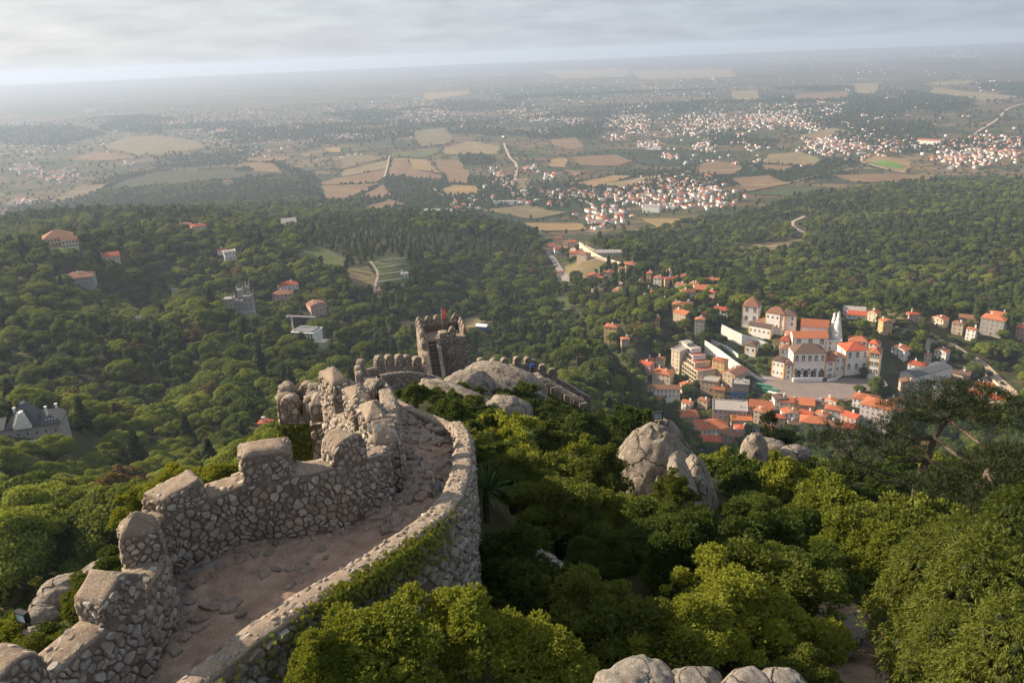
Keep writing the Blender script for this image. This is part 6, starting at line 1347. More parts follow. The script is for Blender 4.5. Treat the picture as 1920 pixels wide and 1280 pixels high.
# ------------------------------------------------------------------ granite boulders
ROCK_AT = []
def boulder(px, py, r, size, rz, seed, lab, mt=None, sub=5, tilt=(0, 0), flat=.0, crack=.10, name='boulder', cat='boulder', up=0.0, boxy=.0, block=.75, taper=0.0):
    """px,py,r: where the top of the rock stands on the line of sight; size: radii in metres"""
    import bmesh
    bm = bmesh.new(); bmesh.ops.create_icosphere(bm, subdivisions=sub, radius=1)
    V = np.array([v.co[:] for v in bm.verts]); F = np.array([[v.index for v in f.verts] for f in bm.faces]); bm.free()
    D = V.copy(); s = np.array(size)
    if boxy: V = np.sign(V)*np.abs(V)**(1-boxy)
    V = V/np.maximum(np.linalg.norm(V, axis=1)[:, None], 1e-6)*(1+.0*V[:, :1]) if not boxy else V
    V[:, :2] *= (1-taper*np.clip(V[:, 2:3], 0, 1)**1.5); o = seed*17.3; f1 = fbm(D[:, 0]*1.1+o, D[:, 1]*1.1+D[:, 2]*1.3+o, seed, 4)-.46; V = V*(1+f1[:, None]*.34)
    q = D*s; c1 = np.abs(fbm(q[:, 0]*.35+q[:, 2]*.5+o, q[:, 1]*.35+o, seed+3, 3)-.47); V = V*(1-(np.clip(.012-c1, 0, .012)/.012*crack*.7)[:, None])
    f2 = fbm(q[:, 0]*2+q[:, 2]*1.5, q[:, 1]*2+q[:, 2], seed+5, 4)-.46; V = V*s+D*(f2[:, None]*.26*min(1, s.min()*.6)); 
    f3 = np.abs(fbm(q[:, 0]*3.1+q[:, 2]*2+o, q[:, 1]*3.1+q[:, 2], seed+8, 3)-.46); V = V-D*(np.clip(.035-f3, 0, .035)*1.3*min(1, s.min()))[:, None]
    f3 = fbm(q[:, 0]*7+q[:, 2]*5, q[:, 1]*7-q[:, 2]*4, seed+6, 3)-.46; V = V+D*(f3[:, None]*.07)
    M = Matrix.Rotation(rz, 3, 'Z') @ Matrix.Rotation(R(tilt[0]), 3, 'X') @ Matrix.Rotation(R(tilt[1]), 3, 'Y'); V = V @ np.array(M).T
    p = W(px, py, r); top = V[:, 2].max(); c = Vector((p.x, p.y, p.z-top*.93-up))
    ob = link(name, npmesh(name, V, F, mt or M_rock, smooth=True), None, c); tag(ob, lab, cat); ROCK_AT.append((c.x, c.y, max(size[0], size[1])*block)); return ob
dome = boulder(1234, 797, 38, (2.75, 2.3, 4.4), .3, 4, 'tall rounded granite dome with a floodlight on top', crack=.2, taper=.25)
boulder(1322, 880, 33.0, (.7, 2.0, 4.6), -.25, 9, 'steep grey slab leaning on the right side of the granite dome', tilt=(-8, -19), boxy=.25, crack=.06)
boulder(1318, 862, 36, (.85, 1.5, 2.8), -.2, 12, 'narrow rounded rock behind the grey slab', tilt=(0, -12))
boulder(1415, 815, 52, (.95, 1.0, 3.0), .5, 15, 'upright tan rock pillar beyond the dome', boxy=.2)
boulder(1448, 822, 54, (1.6, .8, .9), -.3, 16, 'low rock ledge running right from the upright pillar', tilt=(0, 12))
boulder(1492, 836, 53, (1.2, .7, .6), .1, 17, 'small cracked rock right of the ledge')
boulder(1190, 1257, 8.0, (.56, .42, .42), .5, 21, 'largest pale boulder at the bottom edge', M_rock2, boxy=.3, tilt=(8, 6))
boulder(1303, 1266, 8.1, (.40, .30, .32), .2, 22, 'pale boulder second from the left at the bottom edge', M_rock2, boxy=.3, tilt=(8, 6))
boulder(1398, 1276, 8.0, (.46, .30, .30), .8, 23, 'low pale boulder third from the left at the bottom edge', M_rock2, boxy=.3, tilt=(8, 6))
boulder(1462, 1264, 8.6, (.32, .26, .30), .1, 24, 'small pale boulder rightmost at the bottom edge', M_rock2, boxy=.3, tilt=(8, 6))
boulder(1035, 1040, 16.5, (.95, .35, .30), -.5, 25, 'pale rock slab showing between the bushes', M_rock2, tilt=(0, 28))
boulder(1385, 990, 26, (.9, .6, .9), .1, 26, 'rock edge half hidden in the gully')
boulder(1395, 1045, 21.5, (.8, .4, .4), .3, 27, 'reddish rock below the gully bushes')
boulder(1570, 1160, 23, (1.2, .8, .6), .3, 28, 'shaded boulder at the upper end of the dirt path')
# left boulders
boulder(190, 1052, 27, (1.1, .7, .7), .5, 31, 'long pale boulder left of the corner merlon', tilt=(0, -14))
boulder(120, 1082, 25.5, (.85, .6, .6), .2, 32, 'rounded pale boulder left of the long one'); boulder(92, 1108, 24, (.6, .5, .5), .8, 33, 'small pale boulder below the rounded one')
boulder(150, 1108, 23.5, (.6, .4, .35), .1, 34, 'flat rock under the upper floodlight'); boulder(72, 1140, 22.5, (.45, .4, .35), .4, 35, 'lowest pale rock of the left outcrop')
boulder(55, 1178, 19.5, (.42, .3, .25), .7, 36, 'dark rock beside the lower floodlight'); boulder(545, 835, 33, (1.4, 1, 1.6), .1, 37, 'pale rock behind the ivy turret')
# outcrop before the castle tower
boulder(872, 696, 82, (3.3, 2.4, 3.4), .2, 41, 'rounded granite boulder in front of the castle tower', crack=.08)
boulder(950, 683, 90, (5.8, 2.4, 2.6), -.35, 42, 'highest ridge-like boulder of the outcrop before the tower', tilt=(0, 14), crack=.08)
boulder(905, 712, 84, (2.8, 2.2, 2.6), -.2, 46, 'boulder wedged between the rounded one and the ridge', tilt=(0, 8))
boulder(865, 722, 70, (5.6, 1.8, 2.2), -.42, 43, 'long sloping granite slab ending below the outcrop', tilt=(0, 18), crack=.09)
boulder(950, 745, 66, (2.6, 1.7, 2.0), -.3, 44, 'pinkish boulder at the low end of the outcrop', tilt=(0, 12))
boulder(822, 742, 64, (1.5, 1.1, 1.1), .2, 45, 'reddish rock at the left foot of the outcrop')
# floodlights
def floodlight(p, s, rz, tl, lab, glow=False):
    e = empty('floodlight', p, rz, s); tag(e, lab, 'floodlight')
    b = MB().box(-.5, .5, -.16, .16, .22, .98); b.cone(0, .16, .3, .32, .01, .01, 4); hs = b.build('housing', M_black, e)
    fr = MB(); fr.box(-.5, .5, -.2, -.16, .22, .30); fr.box(-.5, .5, -.2, -.16, .90, .98); fr.box(-.5, -.42, -.2, -.16, .30, .90); fr.box(.42, .5, -.2, -.16, .30, .90); fr.build('rim', M_black, e)
    MB().box(-.42, .42, -.175, -.163, .30, .90).build('glass', M_glassy, e)
    br = MB(); br.box(-.58, -.52, -.05, .05, 0, .62); br.box(.52, .58, -.05, .05, 0, .62); br.box(-.58, .58, -.05, .05, -.06, 0); br.box(-.06, .06, -.06, .06, -.5, -.06); br.build('bracket', M_black, e)
    fn = MB(); [fn.box(-.45, .45, .165, .24, .3+.1*k, .33+.1*k) for k in range(7)]; fn.build('cooling_fins', M_black, e)
    return e
M_black = simple('black_metal', (.02, .02, .022), .5, .1); M_glassy = simple('lamp_glass', (.28, .38, .42), .12, .15, 3, spec=.8)
floodlight(W(1232, 789, 37.9), .52, .1, 0, 'square floodlight mounted on the summit of the granite dome')
floodlight(W(151, 1104, 23.2), .30, 1.2, 0, 'small black floodlight on the flat rock of the left outcrop')
floodlight(W(46, 1168, 19.3), .34, -.4, 0, 'black floodlight lower on the left slope beside dark rocks')
floodlight(W(1418, 812, 51.5), .5, .3, 0, 'floodlight beside the upright rock pillar')
# ------------------------------------------------------------------ tree prototypes
M_leaf_a = leafmat('leaf_dark', (0.020, 0.042, 0.011), (0.115, 0.158, 0.030), 0.28, 0.25)
M_leaf_b = leafmat('leaf_mid', (0.034, 0.062, 0.012), (0.170, 0.210, 0.036), 0.32, 0.25)
M_leaf_y = leafmat('leaf_bright', (0.090, 0.135, 0.020), (0.24, 0.28, 0.042), 0.3, 0.25)
M_leaf_c = leafmat('leaf_conifer', (0.014, 0.030, 0.014), (0.042, 0.062, 0.024), 0.1, 0.3)
M_leaf_r = leafmat('leaf_rust', (0.09, 0.06, 0.025), (0.20, 0.14, 0.05), 0.2, 0.25)
M_bark = simple('bark', (0.11, 0.085, 0.065), 0.95, 0.3, 3)
def ico(sub):
    import bmesh
    bm = bmesh.new(); bmesh.ops.create_icosphere(bm, subdivisions=sub, radius=1)
    V = np.array([v.co[:] for v in bm.verts]); F = np.array([[v.index for v in f.verts] for f in bm.faces]); bm.free()
    return V, F
ICO1 = ico(1); ICO2 = ico(2); ICO3 = ico(3)
def rdir(n, g, up=-1.0):
    v = g.normal(size=(n, 3)); v /= np.linalg.norm(v, axis=1)[:, None]
    if up > -1: v[:, 2] = np.where(v[:, 2] < up, -v[:, 2], v[:, 2])
    return v
def leaves_on(lobes, n, size, g, up=-0.25, jit=0.12, tilt=0.75, asp=0.6, fold=False, droop=0.0):
    """quads spread through the outer shell of a set of ellipsoid lobes (cx,cy,cz,rx,ry,rz)"""
    L = np.array(lobes, float); w = (L[:, 3]*L[:, 4]+L[:, 3]*L[:, 5]); w /= w.sum()
    k = g.choice(len(L), int(n*1.5), p=w); d = rdir(len(k), g, up)
    rad = 1+g.uniform(-jit*1.8, jit, len(k))
    P = L[k, :3]+d*L[k, 3:6]*rad[:, None]
    keep = np.ones(len(k), bool)
    for q in L:                            # drop what lies deep inside another lobe
        keep &= (((P-q[:3])/q[3:6])**2).sum(1) > 0.62
    P = P[keep][:n]; d = d[keep][:n]; n = len(P)
    nn = d+g.normal(size=(n, 3))*tilt; nn[:, 2] += 0.25; nn /= np.linalg.norm(nn, axis=1)[:, None]
    a = np.cross(nn, g.normal(size=(n, 3))); a[:, 2] -= droop; a -= nn*(a*nn).sum(1)[:, None]; a /= np.linalg.norm(a, axis=1)[:, None]
    b = np.cross(nn, a); s = size*g.uniform(0.6, 1.35, n)[:, None]
    V = np.stack([P-a*s, P-b*s*asp+nn*s*.15, P+a*s*1.0, P+b*s*asp+nn*s*.15], 1).reshape(-1, 3)
    F = np.arange(n*4).reshape(-1, 4)
    return V, F
def crown_mesh(name, lobes, n, size, mt, seed, core=0.74, sub=ICO1, **kw):
    g = np.random.default_rng(seed)
    V, F = leaves_on(lobes, n, size, g, **kw)
    VV = [V]; F3 = []; off = len(V)
    if core:
        for q in lobes:
            q = np.array(q); v = sub[0]*(1+g.uniform(-.12, .12, (len(sub[0]), 1)))*q[3:6]*core+q[:3]
            VV.append(v); F3.append(sub[1]+off); off += len(v)
    return npmesh(name, np.concatenate(VV), [F]+([np.concatenate(F3)] if F3 else []), mt)
def lobes_round(g, R0, h, n, squash=0.8, z0=0.0):
    out = []
    for i in range(n):
        a = g.uniform(0, 6.28); rr = R0*math.sqrt(g.uniform(0, 1))*0.84; zz = z0+h*(0.36+0.60*math.sqrt(max(0, 1-(rr/R0)**2))*g.uniform(.7, 1.0))
        s = R0*g.uniform(.17, .38); out.append((rr*math.cos(a), rr*math.sin(a), zz-s*.4, s, s, s*squash))
    out.append((0, 0, z0+h*.52, R0*.62, R0*.62, h*.28))
    return out
def lobes_cone(g, R0, h, n):
    out = [(0, 0, h*.45, R0*.45, R0*.45, h*.42)]
    for i in range(n):
        f = (i+.5)/n; rr = R0*(1-f)**.8*.62; a = i*2.4
        s = R0*(.18+.30*(1-f)); out.append((rr*math.cos(a), rr*math.sin(a), h*(.12+.84*f), s, s, s*1.1))
    return out
def lobes_flat(g, R0, h, n):
    out = []
    for i in range(n):
        a = g.uniform(0, 6.28); rr = R0*math.sqrt(g.uniform(0, 1))*.85; s = R0*g.uniform(.22, .36)
        out.append((rr*math.cos(a), rr*math.sin(a), h*(.72+.2*(1-rr/R0))*g.uniform(.93, 1.05), s, s, s*.5))
    return out
def lobes_tall(g, R0, h, n):
    out = [(0, 0, h*.6, R0*.5, R0*.5, h*.34)]
    for i in range(n):
        f = i/n; a = g.uniform(0, 6.28); rr = R0*.5*g.uniform(.4, 1); s = R0*g.uniform(.3, .48)
        out.append((rr*math.cos(a), rr*math.sin(a), h*(.3+.66*f), s, s, s*1.25))
    return out
PROTO = []            # (name, crown mesh, trunk height, label bit, kind name)
g = np.random.default_rng(3)
def proto(kind, lob, n, size, mt, seed, desc, trunk=4.0, tr=0.35, **kw):
    PROTO.append((kind, crown_mesh('crown', lob, n, size, mt, seed, **kw), trunk, tr, desc))
proto('broadleaf_tree', lobes_round(g, 5.2, 10, 24), 3400, .34, M_leaf_a, 1, 'round dark green broadleaf tree')
proto('broadleaf_tree', lobes_round(g, 6.0, 11.5, 28), 4000, .36, M_leaf_b, 2, 'wide mid green broadleaf tree')
proto('broadleaf_tree', lobes_round(g, 4.4, 9, 18, 1.0), 3000, .32, M_leaf_b, 3, 'compact mid green broadleaf tree')
proto('broadleaf_tree', lobes_round(g, 5.0, 10.5, 24), 3400, .33, M_leaf_y, 4, 'bright yellow-green broadleaf tree')
proto('conifer_tree', lobes_cone(g, 3.4, 15, 22), 2600, .34, M_leaf_c, 5, 'tall dark conifer with a pointed crown')
proto('broadleaf_tree', lobes_tall(g, 3.6, 13, 22), 3000, .34, M_leaf_a, 6, 'tall narrow dark green tree')
proto('stone_pine', lobes_flat(g, 5.6, 10, 14), 2600, .32, M_leaf_a, 7, 'dark spreading pine with a flat crown', trunk=7)
proto('broadleaf_tree', lobes_round(g, 4.6, 9.5, 20), 3000, .33, M_leaf_r, 8, 'olive brown broadleaf tree')
for kd_, mt_, sd_ in (('round dark green broadleaf tree', M_leaf_a, 31), ('wide mid green broadleaf tree', M_leaf_b, 32), ('bright yellow-green broadleaf tree', M_leaf_y, 33)):
    g3 = np.random.default_rng(sd_); proto('broadleaf_tree', lobes_round(g3, 4.6, 9, 34), 15000, .15, mt_, sd_, kd_)
FARP = [crown_mesh('crown', lobes_round(g, 5.5, 9, 6), 420, .75, M_leaf_a, 21), crown_mesh('crown', lobes_round(g, 5.0, 8, 5), 380, .75, M_leaf_b, 22),
        crown_mesh('crown', lobes_tall(g, 4.0, 12, 5), 380, .75, M_leaf_a, 23)]
def trunk_mesh(h, r):
    mb = MB(); mb.tube([(0, 0, -1), (0.1, 0, h*.3), (.25, .1, h*.7), (.1, .2, h*1.15)], [r*1.3, r, r*.75, r*.5], 6)
    for k in range(3):
        a = k*2.1+.4; mb.tube([(.2, .1, h*.6), (1.2*math.cos(a), 1.2*math.sin(a), h*1.0), (2.4*math.cos(a), 2.4*math.sin(a), h*1.3)], [r*.5, r*.35, r*.15], 5)
    return mb.mesh('trunk', M_bark, True)
TRUNK = [trunk_mesh(p[2], p[3]) for p in PROTO]

# ------------------------------------------------------------------ instancing helper for uncountable masses
def scatter_stuff(name, meshes, P, S, RZ, IDX, label=None, tilt=None):
    pc = bpy.data.collections.new(name+'_forms')
    for i, me in enumerate(meshes):
        o = bpy.data.objects.new('%s_form_%02d' % (name, i), me); pc.objects.link(o)
    me = bpy.data.meshes.new(name); n = len(P)
    me.vertices.add(n); me.vertices.foreach_set('co', np.asarray(P, np.float32).ravel())
    S = np.asarray(S, np.float32)
    if S.ndim == 1: S = np.repeat(S[:, None], 3, 1)
    RR = np.zeros((n, 3), np.float32); RR[:, 2] = RZ
    if tilt is not None: RR[:, :2] = tilt
    for nm, ty, d, key in (('iscale', 'FLOAT_VECTOR', S, 'vector'), ('irot', 'FLOAT_VECTOR', RR, 'vector'), ('iidx', 'INT', np.asarray(IDX, np.int32), 'value')):
        a = me.attributes.new(nm, ty, 'POINT'); a.data.foreach_set(key, d.ravel())
    o = link(name, me); tag(o, label=label, kind='stuff')
    ng = bpy.data.node_groups.new(name, 'GeometryNodeTree'); ng.interface.new_socket('Geometry', in_out='INPUT', socket_type='NodeSocketGeometry')
    ng.interface.new_socket('Geometry', in_out='OUTPUT', socket_type='NodeSocketGeometry')
    def nn(ty): return ng.nodes.new(ty)
    gi, go, mp, ci, ip = nn('NodeGroupInput'), nn('NodeGroupOutput'), nn('GeometryNodeMeshToPoints'), nn('GeometryNodeCollectionInfo'), nn('GeometryNodeInstanceOnPoints')
    ci.inputs[0].default_value = pc; ci.inputs['Separate Children'].default_value = True; ci.inputs['Reset Children'].default_value = True
    def at(nm, ty):
        x = nn('GeometryNodeInputNamedAttribute'); x.data_type = ty; x.inputs[0].default_value = nm
        return [s for s in x.outputs if s.enabled and s.name == 'Attribute'][0]
    L = ng.links.new
    L(gi.outputs[0], mp.inputs[0]); L(mp.outputs[0], ip.inputs['Points']); L(ci.outputs[0], ip.inputs['Instance'])
    ip.inputs['Pick Instance'].default_value = True
    L(at('iidx', 'INT'), ip.inputs['Instance Index']); L(at('iscale', 'FLOAT_VECTOR'), ip.inputs['Scale'])
    er = nn('FunctionNodeEulerToRotation'); L(at('irot', 'FLOAT_VECTOR'), er.inputs[0]); L(er.outputs[0], ip.inputs['Rotation'])
    L(ip.outputs[0], go.inputs[0])
    md = o.modifiers.new('scatter', 'NODES'); md.node_group = ng
    return o

# ------------------------------------------------------------------ planting
def jgrid(r0, r1, s, th0, th1, seed):
    g = np.random.default_rng(seed); xs = np.arange(-r1, r1, s); X, Y = np.meshgrid(xs, np.arange(0, r1, s))
    X = X+g.uniform(-.45, .45, X.shape)*s; Y = Y+g.uniform(-.45, .45, Y.shape)*s; X = X.ravel(); Y = Y.ravel()
    r = np.hypot(X, Y); th = np.arctan2(X, Y); k = (r > r0) & (r < r1) & (th > th0) & (th < th1)
    return X[k], Y[k]
TL = [(60,780,'around the slate mansion'), (230,800,'right of the slate mansion'), (180,880,'below the slate mansion near the left edge'), (60,980,'at the left edge above the near wall'), (400,830,'left of the ivy turret'), (330,880,'behind the near parapet merlons'), (520,690,'above the ivy turret'), (430,700,'in the dark left forest centre'), (250,700,'in the left forest, mid height'),
      (60,640,'at the left edge, mid height'), (450,610,'below the grey gothic palace'), (570,640,'around the white mansion'), (640,640,'between white mansion and castle tower'), (115,470,'beside the pale hill palace'), (700,560,'below the garden terraces'), (840,560,'on the dark wooded knoll'), (930,620,'right behind the castle tower'), (1000,660,'above the outer castle stair'),
      (1080,700,'left of the pink mansion'), (1130,640,'near the ochre villa'), (1250,600,'above the hotel'), (1180,720,'around the pink mansion'), (1450,570,'behind the white palace'), (1650,560,'in the woods behind the cone chimneys'), (1750,600,'above the road on the right'), (1880,560,'in the woods at the right edge'), (1800,700,'below the road on the right'), (1850,790,'beyond the dark pine'), (1500,810,'among the front town roofs'), (300,560,'left of the grey gothic palace')]
def plant():
    P = []
    for r0, r1, s in ((58, 300, 8.0), (300, 900, 9.4), (900, 2600, 10.4)):
        x, y = jgrid(r0, r1, s, R(-41), R(41), int(r0)); P.append(np.stack([x, y], 1))
    P = np.concatenate(P); x, y = P[:, 0], P[:, 1]
    k = hillmask(x, y) > 0; x, y = x[k], y[k]
    keep = np.ones(len(x), bool)
    for cx, cy, cr in CLEAR: keep &= (x-cx)**2+(y-cy)**2 > (cr+3.0)**2
    for pl in CLEAR_POLY: keep &= ~inpoly(x, y, pl)
    x, y = x[keep], y[keep]; z = H(x, y)
    px, py = project(np.stack([x, y, z+6], 1))
    k = (px > -140) & (px < 2060) & (py < 1400); x, y, z, px, py = x[k], y[k], z[k], px[k], py[k]
    r = np.hypot(x, y)
    # visible at all?  march the line from the camera to the crown top
    vis = np.ones(len(x), bool); zt = z+11
    for f in np.linspace(.04, .96, 46): vis &= (CZ+(zt-CZ)*f) > H(x*f, y*f)-1.0
    x, y, z, px, py, r = x[vis], y[vis], z[vis], px[vis], py[vis], r[vis]
    # castle ridge: keep tall trees off the near slopes, they are planted as shrubs
    k = ~((r < 210) & (px > 560) & (px < 1300)) & ~((r < 120) & (px > 330)) & ~((r < 85)) & ~((r < 190) & (px >= 1180)) ; x, y, z, px, py, r = x[k], y[k], z[k], px[k], py[k], r[k]
    g = np.random.default_rng(5); n = len(x)
    zone = fbm(x/70, y/70, 31, 3)+g.uniform(-.16, .16, n); zone2 = fbm(x/110, y/110, 41, 3)+g.uniform(-.13, .13, n)
    idx = np.where(zone < .42, 0, np.where(zone < .5, 1, 2))
    idx = np.where(zone2 > .57, 3, idx); idx = np.where(zone2 < .31, 5, idx)
    u = g.uniform(0, 1, n)
    idx = np.where(u < .045, 4, idx); idx = np.where((u > .95), 6, idx); idx = np.where((u > .07) & (u < .10), 7, idx); idx = np.where((u > .10) & (u < .15) & (r < 700), 3, idx)
    # planted eucalyptus on the wooded knoll, bright limes on the sunny slope below the town
    kn = inpoly(px, py, [(560,440),(700,415),(960,440),(1010,480),(760,480),(700,520),(600,500)]) & (r > 700)
    idx = np.where(kn, 5, idx)
    sunny = inpoly(px, py, [(1050,560),(1280,540),(1260,700),(1160,730),(1060,720)]); idx = np.where(sunny & (u > .45) & (u < .8), 3, idx)
    sc = (.66+.80*g.uniform(0, 1, n)**1.5)*np.where(r < 300, .95, 1)*np.where((idx == 4) & (r > 300), .95, 1); sc *= np.where(kn, .62, 1); sc = np.where(r > 1200, sc*.85, sc)
    idx = np.where(r < 330, np.where(idx == 0, 8, np.where((idx == 1) | (idx == 2) | (idx == 5), 9, np.where((idx == 3) | ((idx == 6) & (u > .97)), 10, idx))), idx)
    idx = np.where((r < 260) & (u > .5) & (px < 620) & (idx >= 8), 10, idx)
    rz = g.uniform(0, 6.28, n)
    # a few trees the photograph singles out
    S = []
    for (a, b, kd, s_, lab) in ((228, 665, 3, 1.25, 'solitary tall bright yellow-green tree left of the dark forest centre'), (160, 505, 3, 1.2, 'round yellow-green tree right below the long pale palace on the left hill'),
        (375, 585, 3, 1.45, 'broad golden green tree left of the pinnacled grey palace'), (410, 800, 3, 1.1, 'bright yellow-green tree left of the ivy-covered turret'),
        (330, 800, 3, .8, 'small vivid green round tree in the shade, down left of the turret'), (430, 690, 3, 1.0, 'yellow-tinged tree in mid forest above the turret'), (215, 465, 3, 1.1, 'tall yellow-green tree beside the long pale palace'),
        (830, 545, 1, 1.5, 'large round tree standing out on the foot of the wooded knoll'), (1215, 600, 0, 1.3, 'large dark tree on the slope below the orange villas'), (945, 585, 0, 1.35, 'large dark round tree beyond the castle tower'),
        (1260, 560, 1, 1.3, 'broad green tree above the town hotel'), (560, 720, 3, 1.1, 'sunlit yellow-green tree above the ivy-covered turret'), (145, 760, 7, 1.2, 'brownish leaved tree beside the dark slate mansion'),
        (1438, 660, 0, .95, 'dark cedar-like tree in front of the palace annex'), (1619, 702, 0, .75, 'clipped round dark tree before the right palace wing'), (1610, 738, 0, .85, 'dark round tree at the right corner of the square'), (1640, 732, 1, .95, 'bright green round tree at the right corner of the square'), (1667, 738, 0, .8, 'dark tree below the long grey building'),
        (1290, 742, 0, 1.15, 'large dark tree between the church roof and the front villas'), (1404, 716, 0, .7, 'dark tree behind the blue-tiled building'), (1412, 738, 1, .6, 'small green tree beside the coaches'), (1440, 750, 1, .65, 'green tree at the lower end of the square'), (1545, 752, 0, .4, 'small dark tree at the front edge of the square'),
        (1300, 600, 0, 1.1, 'dark tree left of the steep-roofed narrow house'), (1335, 612, 0, 1.3, 'big dark tree right of the steep-roofed narrow house'), (1290, 590, 3, 1.1, 'bright tree above the hotel'), (1372, 792, 0, .8, 'dark tree before the long lilac building'), (1335, 782, 1, .7, 'green tree behind the white villa'), (1170, 700, 1, .8, 'green tree beside the pink mansion'), (1235, 660, 1, 1.0, 'green tree above the guest house'),
        (1480, 590, 3, .8, 'row tree of bright green behind the palace, left'), (1500, 594, 3, .8, 'row tree of bright green behind the palace, right'), (1460, 584, 3, .8, 'row tree of bright green nearest the high palace wing')):
        p = g1(a, b+(12 if a < 1270 else 5), 150); S.append((p, kd, s_, lab))
    for p, kd, s_, lab in S:
        k = (x-p.x)**2+(y-p.y)**2 > (4.5*s_)**2; x, y, z, px, py, r, idx, sc, rz = (q[k] for q in (x, y, z, px, py, r, idx, sc, rz))
        plant_one(kd, p, s_, 1.0, lab, None)
    # small garden trees tucked between the houses
    tx, ty = jgrid(380, 760, 5.2, R(2), R(34), 91); tz = H(tx, ty); tpx, tpy = project(np.stack([tx, ty, tz], 1)); B_ = np.array(BUILT)
    k = inpoly(tpx, tpy, [(1040,480),(1350,505),(1420,560),(1640,575),(1920,600),(1920,770),(1690,810),(1300,860),(1180,790),(1180,700),(1090,560)])
    tx, ty, tz, tpx, tpy = (q[k] for q in (tx, ty, tz, tpx, tpy)); ok = g.uniform(0, 1, len(tx)) < .62
    for q in B_: ok &= (tx-q[0])**2+(ty-q[1]-q[2]*.3)**2 > (q[2]*.62+1.6)**2
    ok &= ~inpoly(tx, ty, plz)
    for q in [c for c in CLEAR if c[2] <= 14]: ok &= ~(((tx-q[0])**2+(ty-q[1])**2 < (q[2]*.5)**2) if q[2] > 6 else ((tx-q[0])**2+(ty-q[1])**2 < (q[2]+1)**2))
    tx, ty, tz, tpx, tpy = (q[ok] for q in (tx, ty, tz, tpx, tpy)); m_ = len(tx); print('garden trees', m_)
    x, y, z, px, py, r = (np.concatenate(q) for q in ((x, tx), (y, ty), (z, tz), (px, tpx), (py, tpy), (r, np.hypot(tx, ty))))
    idx = np.concatenate([idx, g.choice([0, 1, 2, 3, 0, 2], m_)]); sc = np.concatenate([sc, g.uniform(.32, .68, m_)]); rz = np.concatenate([rz, g.uniform(0, 6.28, m_)])
    # the 300 that show largest of each kind become things of their own
    kinds = np.array([p[0] for p in PROTO])[idx]; size = sc/r; stuff = np.ones(len(x), bool)
    inframe = (px > 0) & (px < 1920) & (py > 0) & (py < 1280)
    for kd, lim in (('broadleaf_tree', 285), ('conifer_tree', 60), ('stone_pine', 40)):
        c = np.where((kinds == kd) & inframe)[0]; c = c[np.argsort(-size[c])][:lim]; stuff[c] = False
        for i in c:
            where = min(TL, key=lambda q: (q[0]-px[i])**2+(q[1]-py[i])**2)[2]; big = 'small ' if sc[i] < .78 else ('large ' if sc[i] > 1.12 else '')
            plant_one(int(idx[i]), (x[i], y[i], z[i]-.4), float(sc[i]), float(rz[i]), big+PROTO[idx[i]][4]+' '+where, kd.replace('_', ' ')+'s of the valley woods')
    k = stuff
    scatter_stuff('forest', [p[1] for p in PROTO], np.stack([x, y, z-.4], 1)[k], (sc[k][:, None]*g.uniform(.88, 1.12, (k.sum(), 3))), rz[k], idx[k], 'dense mixed woodland covering the hills around the castle and town')
    print('forest', k.sum(), 'single', (~k).sum())
    # woods, hedges and garden trees out on the plain
    P = []
    for r0, r1, s in ((1300, 3200, 13), (3200, 6500, 24)):
        a, b = jgrid(r0, r1, s, R(-36), R(36), int(r0)); P.append(np.stack([a, b], 1))
    P = np.concatenate(P); x, y = P[:, 0], P[:, 1]; k = (hillmask(x, y) < 0); x, y = x[k], y[k]
    wf = woodf(x, y); u = g.uniform(0, 1, len(x)); hedge = (vnoise(x/60, y/60, 77) > .72)
    k = (wf > .61) | (u < .10) | (hedge & (u < .16))
    for pl in CLEAR_POLY+FIELDS_W: k &= ~inpoly(x, y, pl)
    x, y = x[k], y[k]; z = H(x, y); n = len(x)
    sc = g.uniform(.5, 1.15, n)*np.where(np.hypot(x, y) > 3200, 1.6, 1.0)
    scatter_stuff('distant_woods', FARP, np.stack([x, y, z-1], 1), sc, g.uniform(0, 6.28, n), g.integers(0, 3, n), 'scattered copses and hedgerow trees across the hazy plain')
    print('distant', n)
def plant_one(kd, loc, s, rz, lab, grp):
    p = PROTO[kd]; e = empty(p[0], loc, rz, s); tag(e, lab, 'tree', grp)
    link('crown', p[1], e); link('trunk', TRUNK[kd], e)
if 'FIELDS_W' not in globals(): FIELDS_W = []
plant()
print('T forest', time.time()-T0)
